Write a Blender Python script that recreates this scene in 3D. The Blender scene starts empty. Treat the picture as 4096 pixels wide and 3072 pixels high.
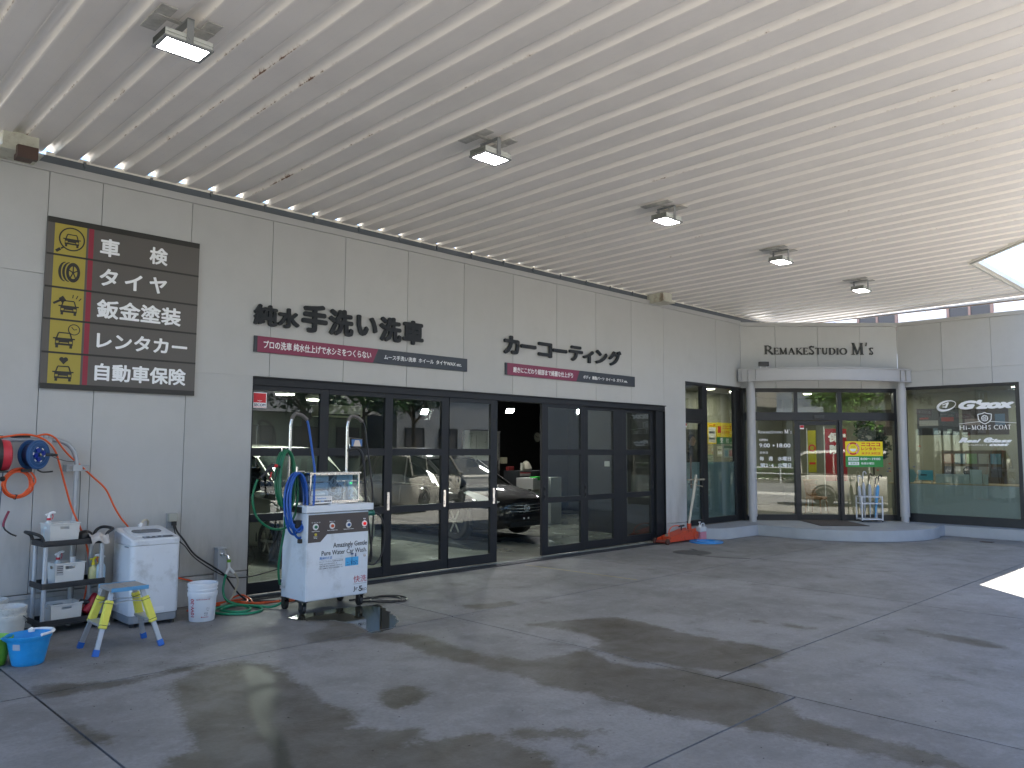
import bpy, math, random
import numpy as np
from mathutils import Matrix, Vector
random.seed(7)
PI = math.pi
sc = bpy.context.scene
# ---------------------------------------------------------------- camera, light, exposure
def camera():
    yaw, pitch, roll = math.radians(45.22), math.radians(4.69), math.radians(0.25)
    f = Vector((math.cos(pitch)*math.cos(yaw), math.cos(pitch)*math.sin(yaw), math.sin(pitch)))
    r = Vector((math.sin(yaw), -math.cos(yaw), 0)); u = r.cross(f)
    r2 = r*math.cos(roll)+u*math.sin(roll); u2 = -r*math.sin(roll)+u*math.cos(roll)
    cd = bpy.data.cameras.new('camera'); co = bpy.data.objects.new('camera', cd)
    cd.sensor_width = 36; cd.lens = 3185/4096*36; cd.clip_end = 500; cd.clip_start = .05
    m = Matrix((r2, u2, -f)).transposed().to_4x4(); m.translation = Vector((0, 0, 1.6))
    co.matrix_world = m; sc.collection.objects.link(co); sc.camera = co
camera()
SUN = Vector((2.30, .46, 4.56)).normalized()
w = bpy.data.worlds.new('World'); sc.world = w; w.use_nodes = True
nt = w.node_tree; bg = nt.nodes['Background']
sky = nt.nodes.new('ShaderNodeTexSky'); sky.sky_type = 'NISHITA'; sky.sun_disc = False
sky.sun_elevation = math.asin(SUN.z); sky.sun_rotation = math.atan2(SUN.x, SUN.y)
sky.air_density = .8; sky.dust_density = .0; sky.ozone_density = 4
nt.links.new(sky.outputs[0], bg.inputs[0]); bg.inputs[1].default_value = .082
sd = bpy.data.lights.new('sun', 'SUN'); sd.energy = 4.9; sd.angle = math.radians(.53); sd.color = (1, .93, .83)
so = bpy.data.objects.new('sun', sd); so.rotation_euler = SUN.to_track_quat('Z', 'Y').to_euler(); so.location = (0, 0, 30)
sc.collection.objects.link(so)
sc.view_settings.view_transform = 'Standard'; sc.view_settings.look = 'None'
sc.view_settings.exposure = 2.98; sc.view_settings.gamma = 1; sc.view_settings.use_curve_mapping = False
sc.render.engine = 'CYCLES'
cy = sc.cycles
cy.max_bounces = 10; cy.diffuse_bounces = 6; cy.glossy_bounces = 5; cy.transmission_bounces = 8; cy.transparent_max_bounces = 16
cy.caustics_reflective = False; cy.caustics_refractive = False; cy.sample_clamp_indirect = 6
cy.use_denoising = True
try: cy.denoiser = 'OPENIMAGEDENOISE'
except Exception: pass

# ---------------------------------------------------------------- helpers
COL = sc.collection
def srgb(h):
    h = h.lstrip('#'); v = [int(h[i:i+2], 16)/255 for i in (0, 2, 4)]
    return tuple(((c+.055)/1.055)**2.4 if c > .04045 else c/12.92 for c in v)
_m = {}
def mat(name, col, rough=.5, metal=0, var=.0, vscale=6, bump=0, bscale=60, spec=.5, emit=0, coat=0, alpha=1, rvar=0, stain=None, sscale=2.5, samt=.5):
    if name in _m: return _m[name]
    m = bpy.data.materials.new(name); m.use_nodes = True; t = m.node_tree; b = t.nodes['Principled BSDF']
    if isinstance(col, str): col = srgb(col)
    b.inputs['Base Color'].default_value = (*col, 1); b.inputs['Roughness'].default_value = rough
    b.inputs['Metallic'].default_value = metal; b.inputs['Specular IOR Level'].default_value = spec
    b.inputs['Coat Weight'].default_value = coat; b.inputs['Coat Roughness'].default_value = .03
    b.inputs['Alpha'].default_value = alpha
    if emit:
        b.inputs['Emission Color'].default_value = (*col, 1); b.inputs['Emission Strength'].default_value = emit
    L = t.links.new
    geo = None
    if var or bump or rvar or stain:
        geo = t.nodes.new('ShaderNodeNewGeometry')
    if var or rvar or stain:
        n = t.nodes.new('ShaderNodeTexNoise'); n.inputs['Scale'].default_value = vscale; n.inputs['Detail'].default_value = 7; n.inputs['Roughness'].default_value = .62
        L(geo.outputs['Position'], n.inputs['Vector'])
    if var:
        mr = t.nodes.new('ShaderNodeMapRange'); mr.inputs[1].default_value = .3; mr.inputs[2].default_value = .7
        mr.inputs[3].default_value = 1-var; mr.inputs[4].default_value = 1+var
        L(n.outputs[0], mr.inputs[0])
        mx = t.nodes.new('ShaderNodeMix'); mx.data_type = 'RGBA'; mx.blend_type = 'MULTIPLY'; mx.inputs[0].default_value = 1
        mx.inputs[6].default_value = (*col, 1); L(mr.outputs[0], mx.inputs[7]); out = mx.outputs[2]
        if stain:
            n2 = t.nodes.new('ShaderNodeTexNoise'); n2.inputs['Scale'].default_value = sscale; n2.inputs['Detail'].default_value = 9; n2.inputs['Roughness'].default_value = .7
            L(geo.outputs['Position'], n2.inputs['Vector'])
            r2 = t.nodes.new('ShaderNodeMapRange'); r2.inputs[1].default_value = .52; r2.inputs[2].default_value = .7; r2.inputs[4].default_value = samt; L(n2.outputs[0], r2.inputs[0])
            m2 = t.nodes.new('ShaderNodeMix'); m2.data_type = 'RGBA'; L(r2.outputs[0], m2.inputs[0]); L(out, m2.inputs[6]); m2.inputs[7].default_value = (*srgb(stain), 1); out = m2.outputs[2]
        L(out, b.inputs['Base Color'])
    if rvar:
        mr = t.nodes.new('ShaderNodeMapRange'); mr.inputs[1].default_value = .3; mr.inputs[2].default_value = .7
        mr.inputs[3].default_value = max(0, rough-rvar); mr.inputs[4].default_value = rough+rvar; L(n.outputs[0], mr.inputs[0]); L(mr.outputs[0], b.inputs['Roughness'])
    if bump:
        n3 = t.nodes.new('ShaderNodeTexNoise'); n3.inputs['Scale'].default_value = bscale; n3.inputs['Detail'].default_value = 4
        L(geo.outputs['Position'], n3.inputs['Vector'])
        bp = t.nodes.new('ShaderNodeBump'); bp.inputs['Strength'].default_value = bump; bp.inputs['Distance'].default_value = .01
        L(n3.outputs[0], bp.inputs['Height']); L(bp.outputs[0], b.inputs['Normal'])
    _m[name] = m; return m
def glass_mat(name, tint=(.9, .93, .9), frost=0, fcol=(.5, .62, .64), refl=1.0):
    if name in _m: return _m[name]
    m = bpy.data.materials.new(name); m.use_nodes = True; t = m.node_tree; L = t.links.new
    t.nodes.remove(t.nodes['Principled BSDF']); out = t.nodes['Material Output']
    tr = t.nodes.new('ShaderNodeBsdfTransparent'); tr.inputs[0].default_value = (*tint, 1)
    gl = t.nodes.new('ShaderNodeBsdfGlossy'); gl.inputs['Roughness'].default_value = .0 if not frost else .18
    lw = t.nodes.new('ShaderNodeLayerWeight'); lw.inputs[0].default_value = .5
    pw = t.nodes.new('ShaderNodeMath'); pw.operation = 'POWER'; pw.inputs[1].default_value = 4.2; L(lw.outputs['Facing'], pw.inputs[0])
    mu = t.nodes.new('ShaderNodeMath'); mu.operation = 'MULTIPLY_ADD'; mu.inputs[1].default_value = .95*refl; mu.inputs[2].default_value = .05*refl; L(pw.outputs[0], mu.inputs[0]); mu.use_clamp = True
    mx = t.nodes.new('ShaderNodeMixShader'); L(mu.outputs[0], mx.inputs[0])
    base = tr
    if frost:
        df = t.nodes.new('ShaderNodeBsdfDiffuse'); df.inputs[0].default_value = (*fcol, 1)
        tl = t.nodes.new('ShaderNodeBsdfTranslucent'); tl.inputs[0].default_value = (*fcol, 1)
        m1 = t.nodes.new('ShaderNodeMixShader'); m1.inputs[0].default_value = .5; L(df.outputs[0], m1.inputs[1]); L(tl.outputs[0], m1.inputs[2])
        m0 = t.nodes.new('ShaderNodeMixShader'); m0.inputs[0].default_value = frost; L(tr.outputs[0], m0.inputs[1]); L(m1.outputs[0], m0.inputs[2]); base = m0
    L(base.outputs[0], mx.inputs[1]); L(gl.outputs[0], mx.inputs[2]); L(mx.outputs[0], out.inputs[0])
    _m[name] = m; return m

def thing(name, label, cat, loc=(0, 0, 0), rotz=0, group=None):
    o = bpy.data.objects.new(name, None); COL.objects.link(o); o.empty_display_size = .1
    o.location = loc; o.rotation_euler = (0, 0, rotz); o['label'] = label; o['category'] = cat
    if group: o['group'] = group
    return o
def tag(o, label, cat, group=None):
    o['label'] = label; o['category'] = cat
    if group: o['group'] = group
    return o
def struct(o): o['kind'] = 'structure'; return o
def rootM(o):
    while o.parent: o = o.parent
    return o.matrix_basis.copy() if o.type == 'EMPTY' or True else None
def dup(root, loc=None, rotz=None, label=None, group=None):
    r = root.copy(); COL.objects.link(r)
    if loc is not None: r.location = loc
    if rotz is not None: r.rotation_euler = (0, 0, rotz)
    if label: r['label'] = label
    if group: r['group'] = group
    for ch in list(root.children):
        c = ch.copy(); COL.objects.link(c); c.parent = r
        for g in ch.children:
            d = g.copy(); COL.objects.link(d); d.parent = c
    return r
def cr(pts, n=8, closed=False):
    P = [Vector(p) for p in pts]; out = []; N = len(P)
    rng = range(N if closed else N-1)
    for i in rng:
        p0 = P[(i-1) % N] if closed or i > 0 else P[0]; p1 = P[i]; p2 = P[(i+1) % N]; p3 = P[(i+2) % N] if closed or i+2 < N else P[-1]
        for k in range(n):
            t = k/n; out.append(.5*((2*p1)+(-p0+p2)*t+(2*p0-5*p1+4*p2-p3)*t*t+(-p0+3*p1-3*p2+p3)*t**3))
    if not closed: out.append(P[-1])
    return out
class MB:
    def __init__(s, local=False): s.v = []; s.f = []; s.local = local
    def add(s, vs, fs):
        k = len(s.v); s.v += [tuple(v) for v in vs]; s.f += [tuple(i+k for i in f) for f in fs]; return s
    def box(s, a, b, M=None):
        x0, y0, z0 = a; x1, y1, z1 = b
        vs = [Vector(p) for p in ((x0, y0, z0), (x1, y0, z0), (x1, y1, z0), (x0, y1, z0), (x0, y0, z1), (x1, y0, z1), (x1, y1, z1), (x0, y1, z1))]
        if M is not None: vs = [M @ v for v in vs]
        return s.add(vs, [(0, 3, 2, 1), (4, 5, 6, 7), (0, 1, 5, 4), (1, 2, 6, 5), (2, 3, 7, 6), (3, 0, 4, 7)])
    def cbox(s, c, d, M=None): return s.box([c[i]-d[i]/2 for i in range(3)], [c[i]+d[i]/2 for i in range(3)], M)
    def fbox(s, F, s0, s1, z0, z1, o0, o1):   # box on a wall frame: along, height, outwards
        vs = [F(a, z, o) for z in (z0, z1) for (a, o) in ((s0, o1), (s1, o1), (s1, o0), (s0, o0))]
        return s.add(vs, [(0, 3, 2, 1), (4, 5, 6, 7), (0, 1, 5, 4), (1, 2, 6, 5), (2, 3, 7, 6), (3, 0, 4, 7)])
    def bar(s, p, q, wd, ht, up=(0, 0, 1)):
        p = Vector(p); q = Vector(q); d = (q-p).normalized(); u = Vector(up); r = d.cross(u)
        if r.length < 1e-4: r = d.cross(Vector((1, 0, 0)))
        r.normalize(); u = r.cross(d)
        vs = [c+r*a*wd/2+u*b*ht/2 for c in (p, q) for a, b in ((-1, -1), (1, -1), (1, 1), (-1, 1))]
        return s.add(vs, [(0, 1, 2, 3), (7, 6, 5, 4), (0, 4, 5, 1), (1, 5, 6, 2), (2, 6, 7, 3), (3, 7, 4, 0)])
    def tube(s, pts, r, n=8, closed=False, caps=True):
        P = [Vector(p) for p in pts]; N = len(P); k0 = len(s.v); rr = r if isinstance(r, (list, tuple)) else [r]*N
        nrm = None
        for i in range(N):
            a = P[(i-1) % N] if closed or i > 0 else P[i]; b = P[(i+1) % N] if closed or i < N-1 else P[i]
            d = (b-a); d = d.normalized() if d.length > 1e-9 else Vector((0, 0, 1))
            if nrm is None:
                nrm = d.orthogonal().normalized()
            nrm = (nrm-d*nrm.dot(d)); nrm = nrm.normalized() if nrm.length > 1e-6 else d.orthogonal().normalized()
            bi = d.cross(nrm)
            for j in range(n):
                an = 2*PI*j/n; s.v.append(tuple(P[i]+(nrm*math.cos(an)+bi*math.sin(an))*rr[i]))
        for i in range(N if closed else N-1):
            i2 = (i+1) % N
            for j in range(n):
                j2 = (j+1) % n; s.f.append((k0+i*n+j, k0+i*n+j2, k0+i2*n+j2, k0+i2*n+j))
        if caps and not closed:
            s.f.append(tuple(k0+j for j in reversed(range(n)))); s.f.append(tuple(k0+(N-1)*n+j for j in range(n)))
        return s
    def cyl(s, p, q, r0, r1=None, n=20): return s.tube([p, q], [r0, r0 if r1 is None else r1], n)
    def lathe(s, c, prof, n=28, M=None, sx=1, sy=1):
        k0 = len(s.v); m = len(prof); c = Vector(c)
        for j in range(n):
            a = 2*PI*j/n
            for (r, z) in prof:
                v = Vector((r*math.cos(a)*sx, r*math.sin(a)*sy, z))
                if M is not None: v = M @ v
                s.v.append(tuple(c+v))
        for j in range(n):
            j2 = (j+1) % n
            for i in range(m-1): s.f.append((k0+j*m+i, k0+j2*m+i, k0+j2*m+i+1, k0+j*m+i+1))
        return s
    def poly(s, pts3, ex):   # closed polygon extruded by vector ex
        P = [Vector(p) for p in pts3]; e = Vector(ex); n = len(P); k = len(s.v)
        s.v += [tuple(p) for p in P]+[tuple(p+e) for p in P]
        s.f += [tuple(k+i for i in range(n)), tuple(k+n+i for i in reversed(range(n)))]
        s.f += [(k+(i+1) % n, k+i, k+n+i, k+n+(i+1) % n) for i in range(n)]
        return s
    def quad(s, *p): return s.add(p, [tuple(range(len(p)))])
    def build(s, name, m, parent=None, smooth=False, bevel=0, seg=2, sub=0, fixn=True):
        me = bpy.data.meshes.new(name); vs = s.v
        if parent is not None and not s.local:
            mi = rootM(parent).inverted(); vs = [tuple(mi @ Vector(v)) for v in vs]
        me.from_pydata(vs, [], s.f); me.validate(); me.update()
        if fixn:
            import bmesh
            bm = bmesh.new(); bm.from_mesh(me); bmesh.ops.recalc_face_normals(bm, faces=bm.faces); bm.to_mesh(me); bm.free()
        if smooth:
            me.shade_smooth(); me.set_sharp_from_angle(angle=smooth if smooth is not True else .7)
        me.materials.append(m)
        o = bpy.data.objects.new(name, me); COL.objects.link(o)
        if parent is not None: o.parent = parent
        if sub:
            md = o.modifiers.new('sub', 'SUBSURF'); md.levels = md.render_levels = sub
        if bevel:
            md = o.modifiers.new('bev', 'BEVEL'); md.width = bevel; md.segments = seg; md.limit_method = 'ANGLE'; md.angle_limit = .6
            me.shade_smooth(); md.harden_normals = True
        return o
def Mrot(c, rz=0, rx=0, ry=0): return Matrix.Translation(Vector(c)) @ Matrix.Rotation(rz, 4, 'Z') @ Matrix.Rotation(ry, 4, 'Y') @ Matrix.Rotation(rx, 4, 'X')
# wall frames: F(along, height, outward)
def frame(o, u, n, up=(0, 0, 1)):
    o = Vector(o); u = Vector(u); n = Vector(n); up = Vector(up)
    f = lambda a, z, q=0: o+u*a+n*q+up*z
    f.u = u; f.n = n; f.up = up; return f
R2 = 2**-.5
WY = 8.154
F1 = frame((0, WY, 0), (1, 0, 0), (0, -1, 0))
FA = frame((14.64, WY, 0), (R2, -R2, 0), (-R2, -R2, 0))
FB = frame((16.89, 0, 0), (0, -1, 0), (-1, 0, 0))
_tc = {}
def glyphs(body, bold=0, shear=0, sp=1):
    key = (body, bold, shear, sp)
    if key in _tc: return _tc[key]
    c = bpy.data.curves.new('t', 'FONT'); c.body = body; c.offset = bold; c.shear = shear; c.space_character = sp; c.resolution_u = 3
    o = bpy.data.objects.new('t', c); COL.objects.link(o)
    dg = bpy.context.evaluated_depsgraph_get(); me = bpy.data.meshes.new_from_object(o.evaluated_get(dg))
    v = [(p.co.x, p.co.y) for p in me.vertices]; f = [tuple(p.vertices) for p in me.polygons]
    # boundary edges for extrusion
    ec = {}
    for p in f:
        for i in range(len(p)):
            a, b = p[i], p[(i+1) % len(p)]; k_ = (min(a, b), max(a, b)); ec[k_] = None if k_ in ec else (a, b)
    be = [e for e in ec.values() if e]
    bpy.data.objects.remove(o); bpy.data.meshes.remove(me); bpy.data.curves.remove(c)
    _tc[key] = (v, f, be); return _tc[key]
def text(mb, body, F, x0, x1, z0, z1, o0=0, depth=0, bold=0, shear=0, sp=1, keep=False):
    """lettering fitted into x0..x1, z0..z1 of frame F, from o0 outwards by depth. keep: keep aspect from height, left aligned at x0 (x1 None)"""
    if bold > 0:   # heavier strokes: the outline repeated a little way off in all directions
        v, f, be = glyphs(body, 0, shear, sp)
        w0 = max(p[0] for p in v)-min(p[0] for p in v); h0 = max(p[1] for p in v)-min(p[1] for p in v)
        k = (z1-z0)/(h0+2*bold); kx = k if x1 is None else (x1-x0)/(w0+2*bold); bx, bz = bold*kx, bold*k
        xa = x0+bx; xb = None if x1 is None else x1-bx
        dirs = [(0, 0)]+[(math.cos(q*PI/4), math.sin(q*PI/4)) for q in range(8)] if (z1-z0) > .05 else [(0, 0), (1, 0), (-1, 0), (0, 1), (0, -1)]
        for i, (dx, dz) in enumerate(dirs):
            text(mb, body, F, xa+dx*bx, None if xb is None else xb+dx*bx, z0+bz+dz*bz, z1-bz+dz*bz, o0, depth+i*.00012 if depth else 0, 0, shear, sp)
        return mb
    v, f, be = glyphs(body, bold, shear, sp)
    if not v: return mb
    ax = min(p[0] for p in v); bx = max(p[0] for p in v); ay = min(p[1] for p in v); by = max(p[1] for p in v)
    sy = (z1-z0)/max(by-ay, 1e-6); sx = sy if x1 is None else (x1-x0)/max(bx-ax, 1e-6)
    P = [(x0+(p[0]-ax)*sx, z0+(p[1]-ay)*sy) for p in v]
    n = len(P); vs = [F(a, z, o0+depth) for a, z in P]; fs = list(f)
    if depth:
        vs += [F(a, z, o0) for a, z in P]; fs += [(b, a, a+n, b+n) for a, b in be]
    return mb.add(vs, fs)
def flat(mb, F, pts, o0, depth=.002):   # polygon of (along, height)
    return mb.poly([F(a, z, o0) for a, z in pts], F.n*depth)
def rect(mb, F, x0, x1, z0, z1, o0, depth=.002): return mb.fbox(F, x0, x1, z0, z1, o0, o0+depth)
def ring(mb, F, cx, cz, r0, r1, o0, depth=.002, n=28, a0=0, a1=2*PI, ez=1):
    k = max(3, int(n*(a1-a0)/(2*PI)))
    for i in range(k):
        a = a0+(a1-a0)*i/k; b = a0+(a1-a0)*(i+1)/k
        flat(mb, F, [(cx+r0*math.cos(a), cz+r0*ez*math.sin(a)), (cx+r1*math.cos(a), cz+r1*ez*math.sin(a)), (cx+r1*math.cos(b), cz+r1*ez*math.sin(b)), (cx+r0*math.cos(b), cz+r0*ez*math.sin(b))], o0, depth)
    return mb
def disc(mb, F, cx, cz, r, o0, depth=.002, n=24, ez=1):
    return flat(mb, F, [(cx+r*math.cos(2*PI*i/n), cz+r*ez*math.sin(2*PI*i/n)) for i in range(n)], o0, depth)
def seg2(mb, F, x0, z0, x1, z1, w_, o0, depth=.002):
    d = Vector((x1-x0, z1-z0)); d.normalize(); n = Vector((-d.y, d.x))*w_/2
    return flat(mb, F, [(x0+n.x, z0+n.y), (x1+n.x, z1+n.y), (x1-n.x, z1-n.y), (x0-n.x, z0-n.y)], o0, depth)
# ---------------------------------------------------------------- materials of the place
def attr_node(t, n): a = t.nodes.new('ShaderNodeAttribute'); a.attribute_name = n; return a
def concrete_mat():
    m = bpy.data.materials.new('concrete'); m.use_nodes = True; t = m.node_tree; b = t.nodes['Principled BSDF']; L = t.links.new
    g = t.nodes.new('ShaderNodeNewGeometry')
    def noise(s, d=8, r=.6, w_=0):
        n = t.nodes.new('ShaderNodeTexNoise'); n.inputs['Scale'].default_value = s; n.inputs['Detail'].default_value = d; n.inputs['Roughness'].default_value = r; n.inputs['Distortion'].default_value = w_
        L(g.outputs['Position'], n.inputs['Vector']); return n.outputs[0]
    def mr(x, a, b_, c=0, d=1):
        n = t.nodes.new('ShaderNodeMapRange'); n.inputs[1].default_value = a; n.inputs[2].default_value = b_; n.inputs[3].default_value = c; n.inputs[4].default_value = d; L(x, n.inputs[0]); return n.outputs[0]
    def mth(op, x, y):
        n = t.nodes.new('ShaderNodeMath'); n.operation = op
        for i, q in enumerate((x, y)):
            if isinstance(q, (int, float)): n.inputs[i].default_value = q
            else: L(q, n.inputs[i])
        return n.outputs[0]
    def mixc(f, c1, c2):
        n = t.nodes.new('ShaderNodeMix'); n.data_type = 'RGBA'
        if isinstance(f, float): n.inputs[0].default_value = f
        else: L(f, n.inputs[0])
        for i, q in ((6, c1), (7, c2)):
            if isinstance(q, tuple): n.inputs[i].default_value = (*q, 1)
            else: L(q, n.inputs[i])
        return n.outputs[2]
    n1 = noise(.55, 6, .6, .4); n2 = noise(2.3, 9, .68, .3); n3 = noise(38, 5, .7); n4 = noise(9, 7, .65); n5 = noise(240, 2, .6)
    tone = attr_node(t, 'tone').outputs['Fac']
    c = mixc(mr(n1, .38, .62), (.168, .163, .157), (.250, .246, .243))
    c = mixc(mr(n2, .46, .68, 0, .55), c, (.128, .122, .113))
    c = mixc(mr(n4, .52, .72, 0, .5), c, (.30, .30, .305))
    c = mixc(mr(n3, .42, .68, 0, .45), c, (.115, .110, .102))
    c = mixc(mr(n5, .3, .7, 0, .25), c, (.28, .278, .275))
    damp = attr_node(t, 'damp').outputs['Fac']; wet = attr_node(t, 'wet').outputs['Fac']
    edge = mth('ADD', mth('ADD', mth('MULTIPLY', mth('SUBTRACT', n4, .5), .8), mth('MULTIPLY', mth('SUBTRACT', n3, .5), .35)), mth('MULTIPLY', mth('SUBTRACT', n2, .5), .7))
    dv = mr(mth('ADD', damp, edge), .40, .62); wv = mr(mth('ADD', wet, mth('MULTIPLY', edge, .7)), .40, .62)
    small = mr(mth('ADD', n2, mth('MULTIPLY', n4, .35)), .80, .84, 0, .3)   # small separate damp marks
    dv = mth('MAXIMUM', dv, small)
    fade = mr(n2, .3, .7, .55, 1.0)
    c = mixc(mth('MULTIPLY', dv, fade), c, (.070, .060, .041))
    c = mixc(wv, c, (.040, .038, .026))
    tn = t.nodes.new('ShaderNodeMix'); tn.data_type = 'RGBA'; tn.blend_type = 'MULTIPLY'; tn.inputs[0].default_value = 1; L(c, tn.inputs[6]); L(tone, tn.inputs[7])
    L(tn.outputs[2], b.inputs['Base Color'])
    rg = mr(n2, .3, .7, .52, .72)
    rm = t.nodes.new('ShaderNodeMix'); L(mth('MULTIPLY', dv, mr(n4, .3, .7, .5, 1)), rm.inputs[0]); L(rg, rm.inputs[2]); rm.inputs[3].default_value = .50
    r2 = t.nodes.new('ShaderNodeMix'); L(wv, r2.inputs[0]); L(rm.outputs[0], r2.inputs[2]); sx_ = t.nodes.new('ShaderNodeSeparateXYZ'); L(g.outputs['Position'], sx_.inputs[0]); L(mr(sx_.outputs[1], 5.75, 5.85, .42, .05), r2.inputs[3])
    L(r2.outputs[0], b.inputs['Roughness'])
    L(mr(mth('MULTIPLY', wv, mr(sx_.outputs[1], 5.75, 5.85, .25, 1)), 0, 1, .26, .7), b.inputs['Specular IOR Level'])
    bp = t.nodes.new('ShaderNodeBump'); bp.inputs['Distance'].default_value = .006
    L(mth('ADD', n3, mth('MULTIPLY', n5, .5)), bp.inputs['Height']); L(mth('MULTIPLY', mth('SUBTRACT', 1, mth('MULTIPLY', wv, mr(sx_.outputs[1], 5.75, 5.85, .4, .985))), .38), bp.inputs['Strength'])
    L(bp.outputs[0], b.inputs['Normal'])
    return m
CONC = concrete_mat()
def deck_mat():
    m = mat('deck_paint', (.74, .705, .67), .30, var=.05, vscale=1.4, bump=.04, bscale=6)
    t = m.node_tree; b = t.nodes['Principled BSDF']; L = t.links.new
    src = b.inputs['Base Color'].links[0].from_socket
    g = t.nodes.new('ShaderNodeNewGeometry')
    n = t.nodes.new('ShaderNodeTexNoise'); n.inputs['Scale'].default_value = 11; n.inputs['Detail'].default_value = 8; n.inputs['Roughness'].default_value = .75; L(g.outputs['Position'], n.inputs['Vector'])
    n2 = t.nodes.new('ShaderNodeTexNoise'); n2.inputs['Scale'].default_value = 1.3; n2.inputs['Detail'].default_value = 3; L(g.outputs['Position'], n2.inputs['Vector'])
    a = attr_node(t, 'lip')
    def mth(op, x, y):
        q = t.nodes.new('ShaderNodeMath'); q.operation = op
        for i, z in enumerate((x, y)):
            if isinstance(z, (int, float)): q.inputs[i].default_value = z
            else: L(z, q.inputs[i])
        return q.outputs[0]
    def mr(x, p, q, c=0, d=1):
        k = t.nodes.new('ShaderNodeMapRange'); k.inputs[1].default_value = p; k.inputs[2].default_value = q; k.inputs[3].default_value = c; k.inputs[4].default_value = d; L(x, k.inputs[0]); return k.outputs[0]
    ra = attr_node(t, 'rusty')
    s = mth('ADD', mth('ADD', mth('ADD', n.outputs[0], ra.outputs['Fac']), mth('MULTIPLY', n2.outputs[0], .75)), mth('MULTIPLY', a.outputs['Fac'], .30))
    rust = mr(s, 1.31, 1.34)
    stain = mr(s, 1.18, 1.33, 0, .5)
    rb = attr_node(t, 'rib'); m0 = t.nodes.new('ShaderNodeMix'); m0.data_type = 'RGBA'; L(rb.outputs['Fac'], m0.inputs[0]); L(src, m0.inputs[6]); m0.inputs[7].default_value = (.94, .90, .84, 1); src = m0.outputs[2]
    m1 = t.nodes.new('ShaderNodeMix'); m1.data_type = 'RGBA'; L(stain, m1.inputs[0]); L(src, m1.inputs[6]); m1.inputs[7].default_value = (.42, .33, .22, 1)
    m2 = t.nodes.new('ShaderNodeMix'); m2.data_type = 'RGBA'; L(rust, m2.inputs[0]); L(m1.outputs[2], m2.inputs[6]); m2.inputs[7].default_value = (.14, .055, .022, 1)
    L(m2.outputs[2], b.inputs['Base Color']); return m
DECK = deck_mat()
PANEL = mat('wall_paint', (.448, .45, .438), .55, var=.05, vscale=1.1, bump=.10, bscale=160, stain='#6e6b64', sscale=1.1, samt=.14)
def piece_tone(m, k=.035):   # each panel takes the paint a little differently
    t = m.node_tree; b = t.nodes['Principled BSDF']; src = b.inputs['Base Color'].links[0].from_socket
    oi = t.nodes.new('ShaderNodeObjectInfo'); mr = t.nodes.new('ShaderNodeMapRange'); mr.inputs[3].default_value = 1-k; mr.inputs[4].default_value = 1+k; t.links.new(oi.outputs['Random'], mr.inputs[0])
    mx = t.nodes.new('ShaderNodeMix'); mx.data_type = 'RGBA'; mx.blend_type = 'MULTIPLY'; mx.inputs[0].default_value = 1; t.links.new(src, mx.inputs[6]); t.links.new(mr.outputs[0], mx.inputs[7]); t.links.new(mx.outputs[2], b.inputs['Base Color'])
piece_tone(PANEL)
def base_grime(m):   # splash dirt that thins out above the plinth
    t = m.node_tree; b = t.nodes['Principled BSDF']; src = b.inputs['Base Color'].links[0].from_socket; L = t.links.new
    g = t.nodes.new('ShaderNodeNewGeometry'); sx = t.nodes.new('ShaderNodeSeparateXYZ'); L(g.outputs['Position'], sx.inputs[0])
    mp = t.nodes.new('ShaderNodeMapping'); mp.inputs['Scale'].default_value = (5, 5, 1.1); L(g.outputs['Position'], mp.inputs[0])
    n = t.nodes.new('ShaderNodeTexNoise'); n.inputs['Scale'].default_value = 1.6; n.inputs['Detail'].default_value = 8; n.inputs['Roughness'].default_value = .7; L(mp.outputs[0], n.inputs['Vector'])
    a = t.nodes.new('ShaderNodeMapRange'); a.inputs[1].default_value = .2; a.inputs[2].default_value = 1.3; a.inputs[3].default_value = .95; a.inputs[4].default_value = .07; L(sx.outputs[2], a.inputs[0])
    c = t.nodes.new('ShaderNodeMapRange'); c.inputs[1].default_value = .45; c.inputs[2].default_value = .72; L(n.outputs[0], c.inputs[0])
    mu = t.nodes.new('ShaderNodeMath'); mu.operation = 'MULTIPLY'; L(a.outputs[0], mu.inputs[0]); L(c.outputs[0], mu.inputs[1])
    m2 = t.nodes.new('ShaderNodeMath'); m2.operation = 'MULTIPLY'; m2.inputs[1].default_value = .55; L(mu.outputs[0], m2.inputs[0])
    mx = t.nodes.new('ShaderNodeMix'); mx.data_type = 'RGBA'; L(m2.outputs[0], mx.inputs[0]); L(src, mx.inputs[6]); mx.inputs[7].default_value = (.24, .235, .22, 1); L(mx.outputs[2], b.inputs['Base Color'])
base_grime(PANEL)
PANEL2 = mat('plinth_paint', (.37, .39, .41), .6, var=.07, vscale=3, bump=.5, bscale=110)
SHADOWGAP = mat('gap_sealant', (.11, .11, .11), .8)
COPE = mat('coping_metal', (.43, .43, .42), .45, var=.03, vscale=3)
DARK = mat('dark_aluminium', (.015, .016, .018), .45, spec=.3, var=.06, vscale=8)
BLACKAL = mat('black_aluminium', (.012, .012, .013), .4)
GREYBEAM = mat('grey_gutter_paint', (.10, .115, .13), .5, var=.08, vscale=4)
CREAM = mat('cream_trim_paint', (.80, .77, .69), .5, var=.06, vscale=3, stain='#7a5a38', sscale=5, samt=.6)
POSTM = mat('rusty_post_paint', (.50, .50, .42), .5, var=.08, vscale=4, stain='#6b4a28', sscale=3.5, samt=.8)
GLASS = glass_mat('window_glass', (.86, .91, .87), refl=1.25)
GLASSG = glass_mat('shop_glass', (.83, .87, .84), refl=1.5)
FROST = glass_mat('frosted_film', (.55, .7, .72), frost=.82, fcol=(.42, .55, .59), refl=.8)
WHITE = mat('white_paint', (.75, .75, .74), .4, var=.03)
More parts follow.
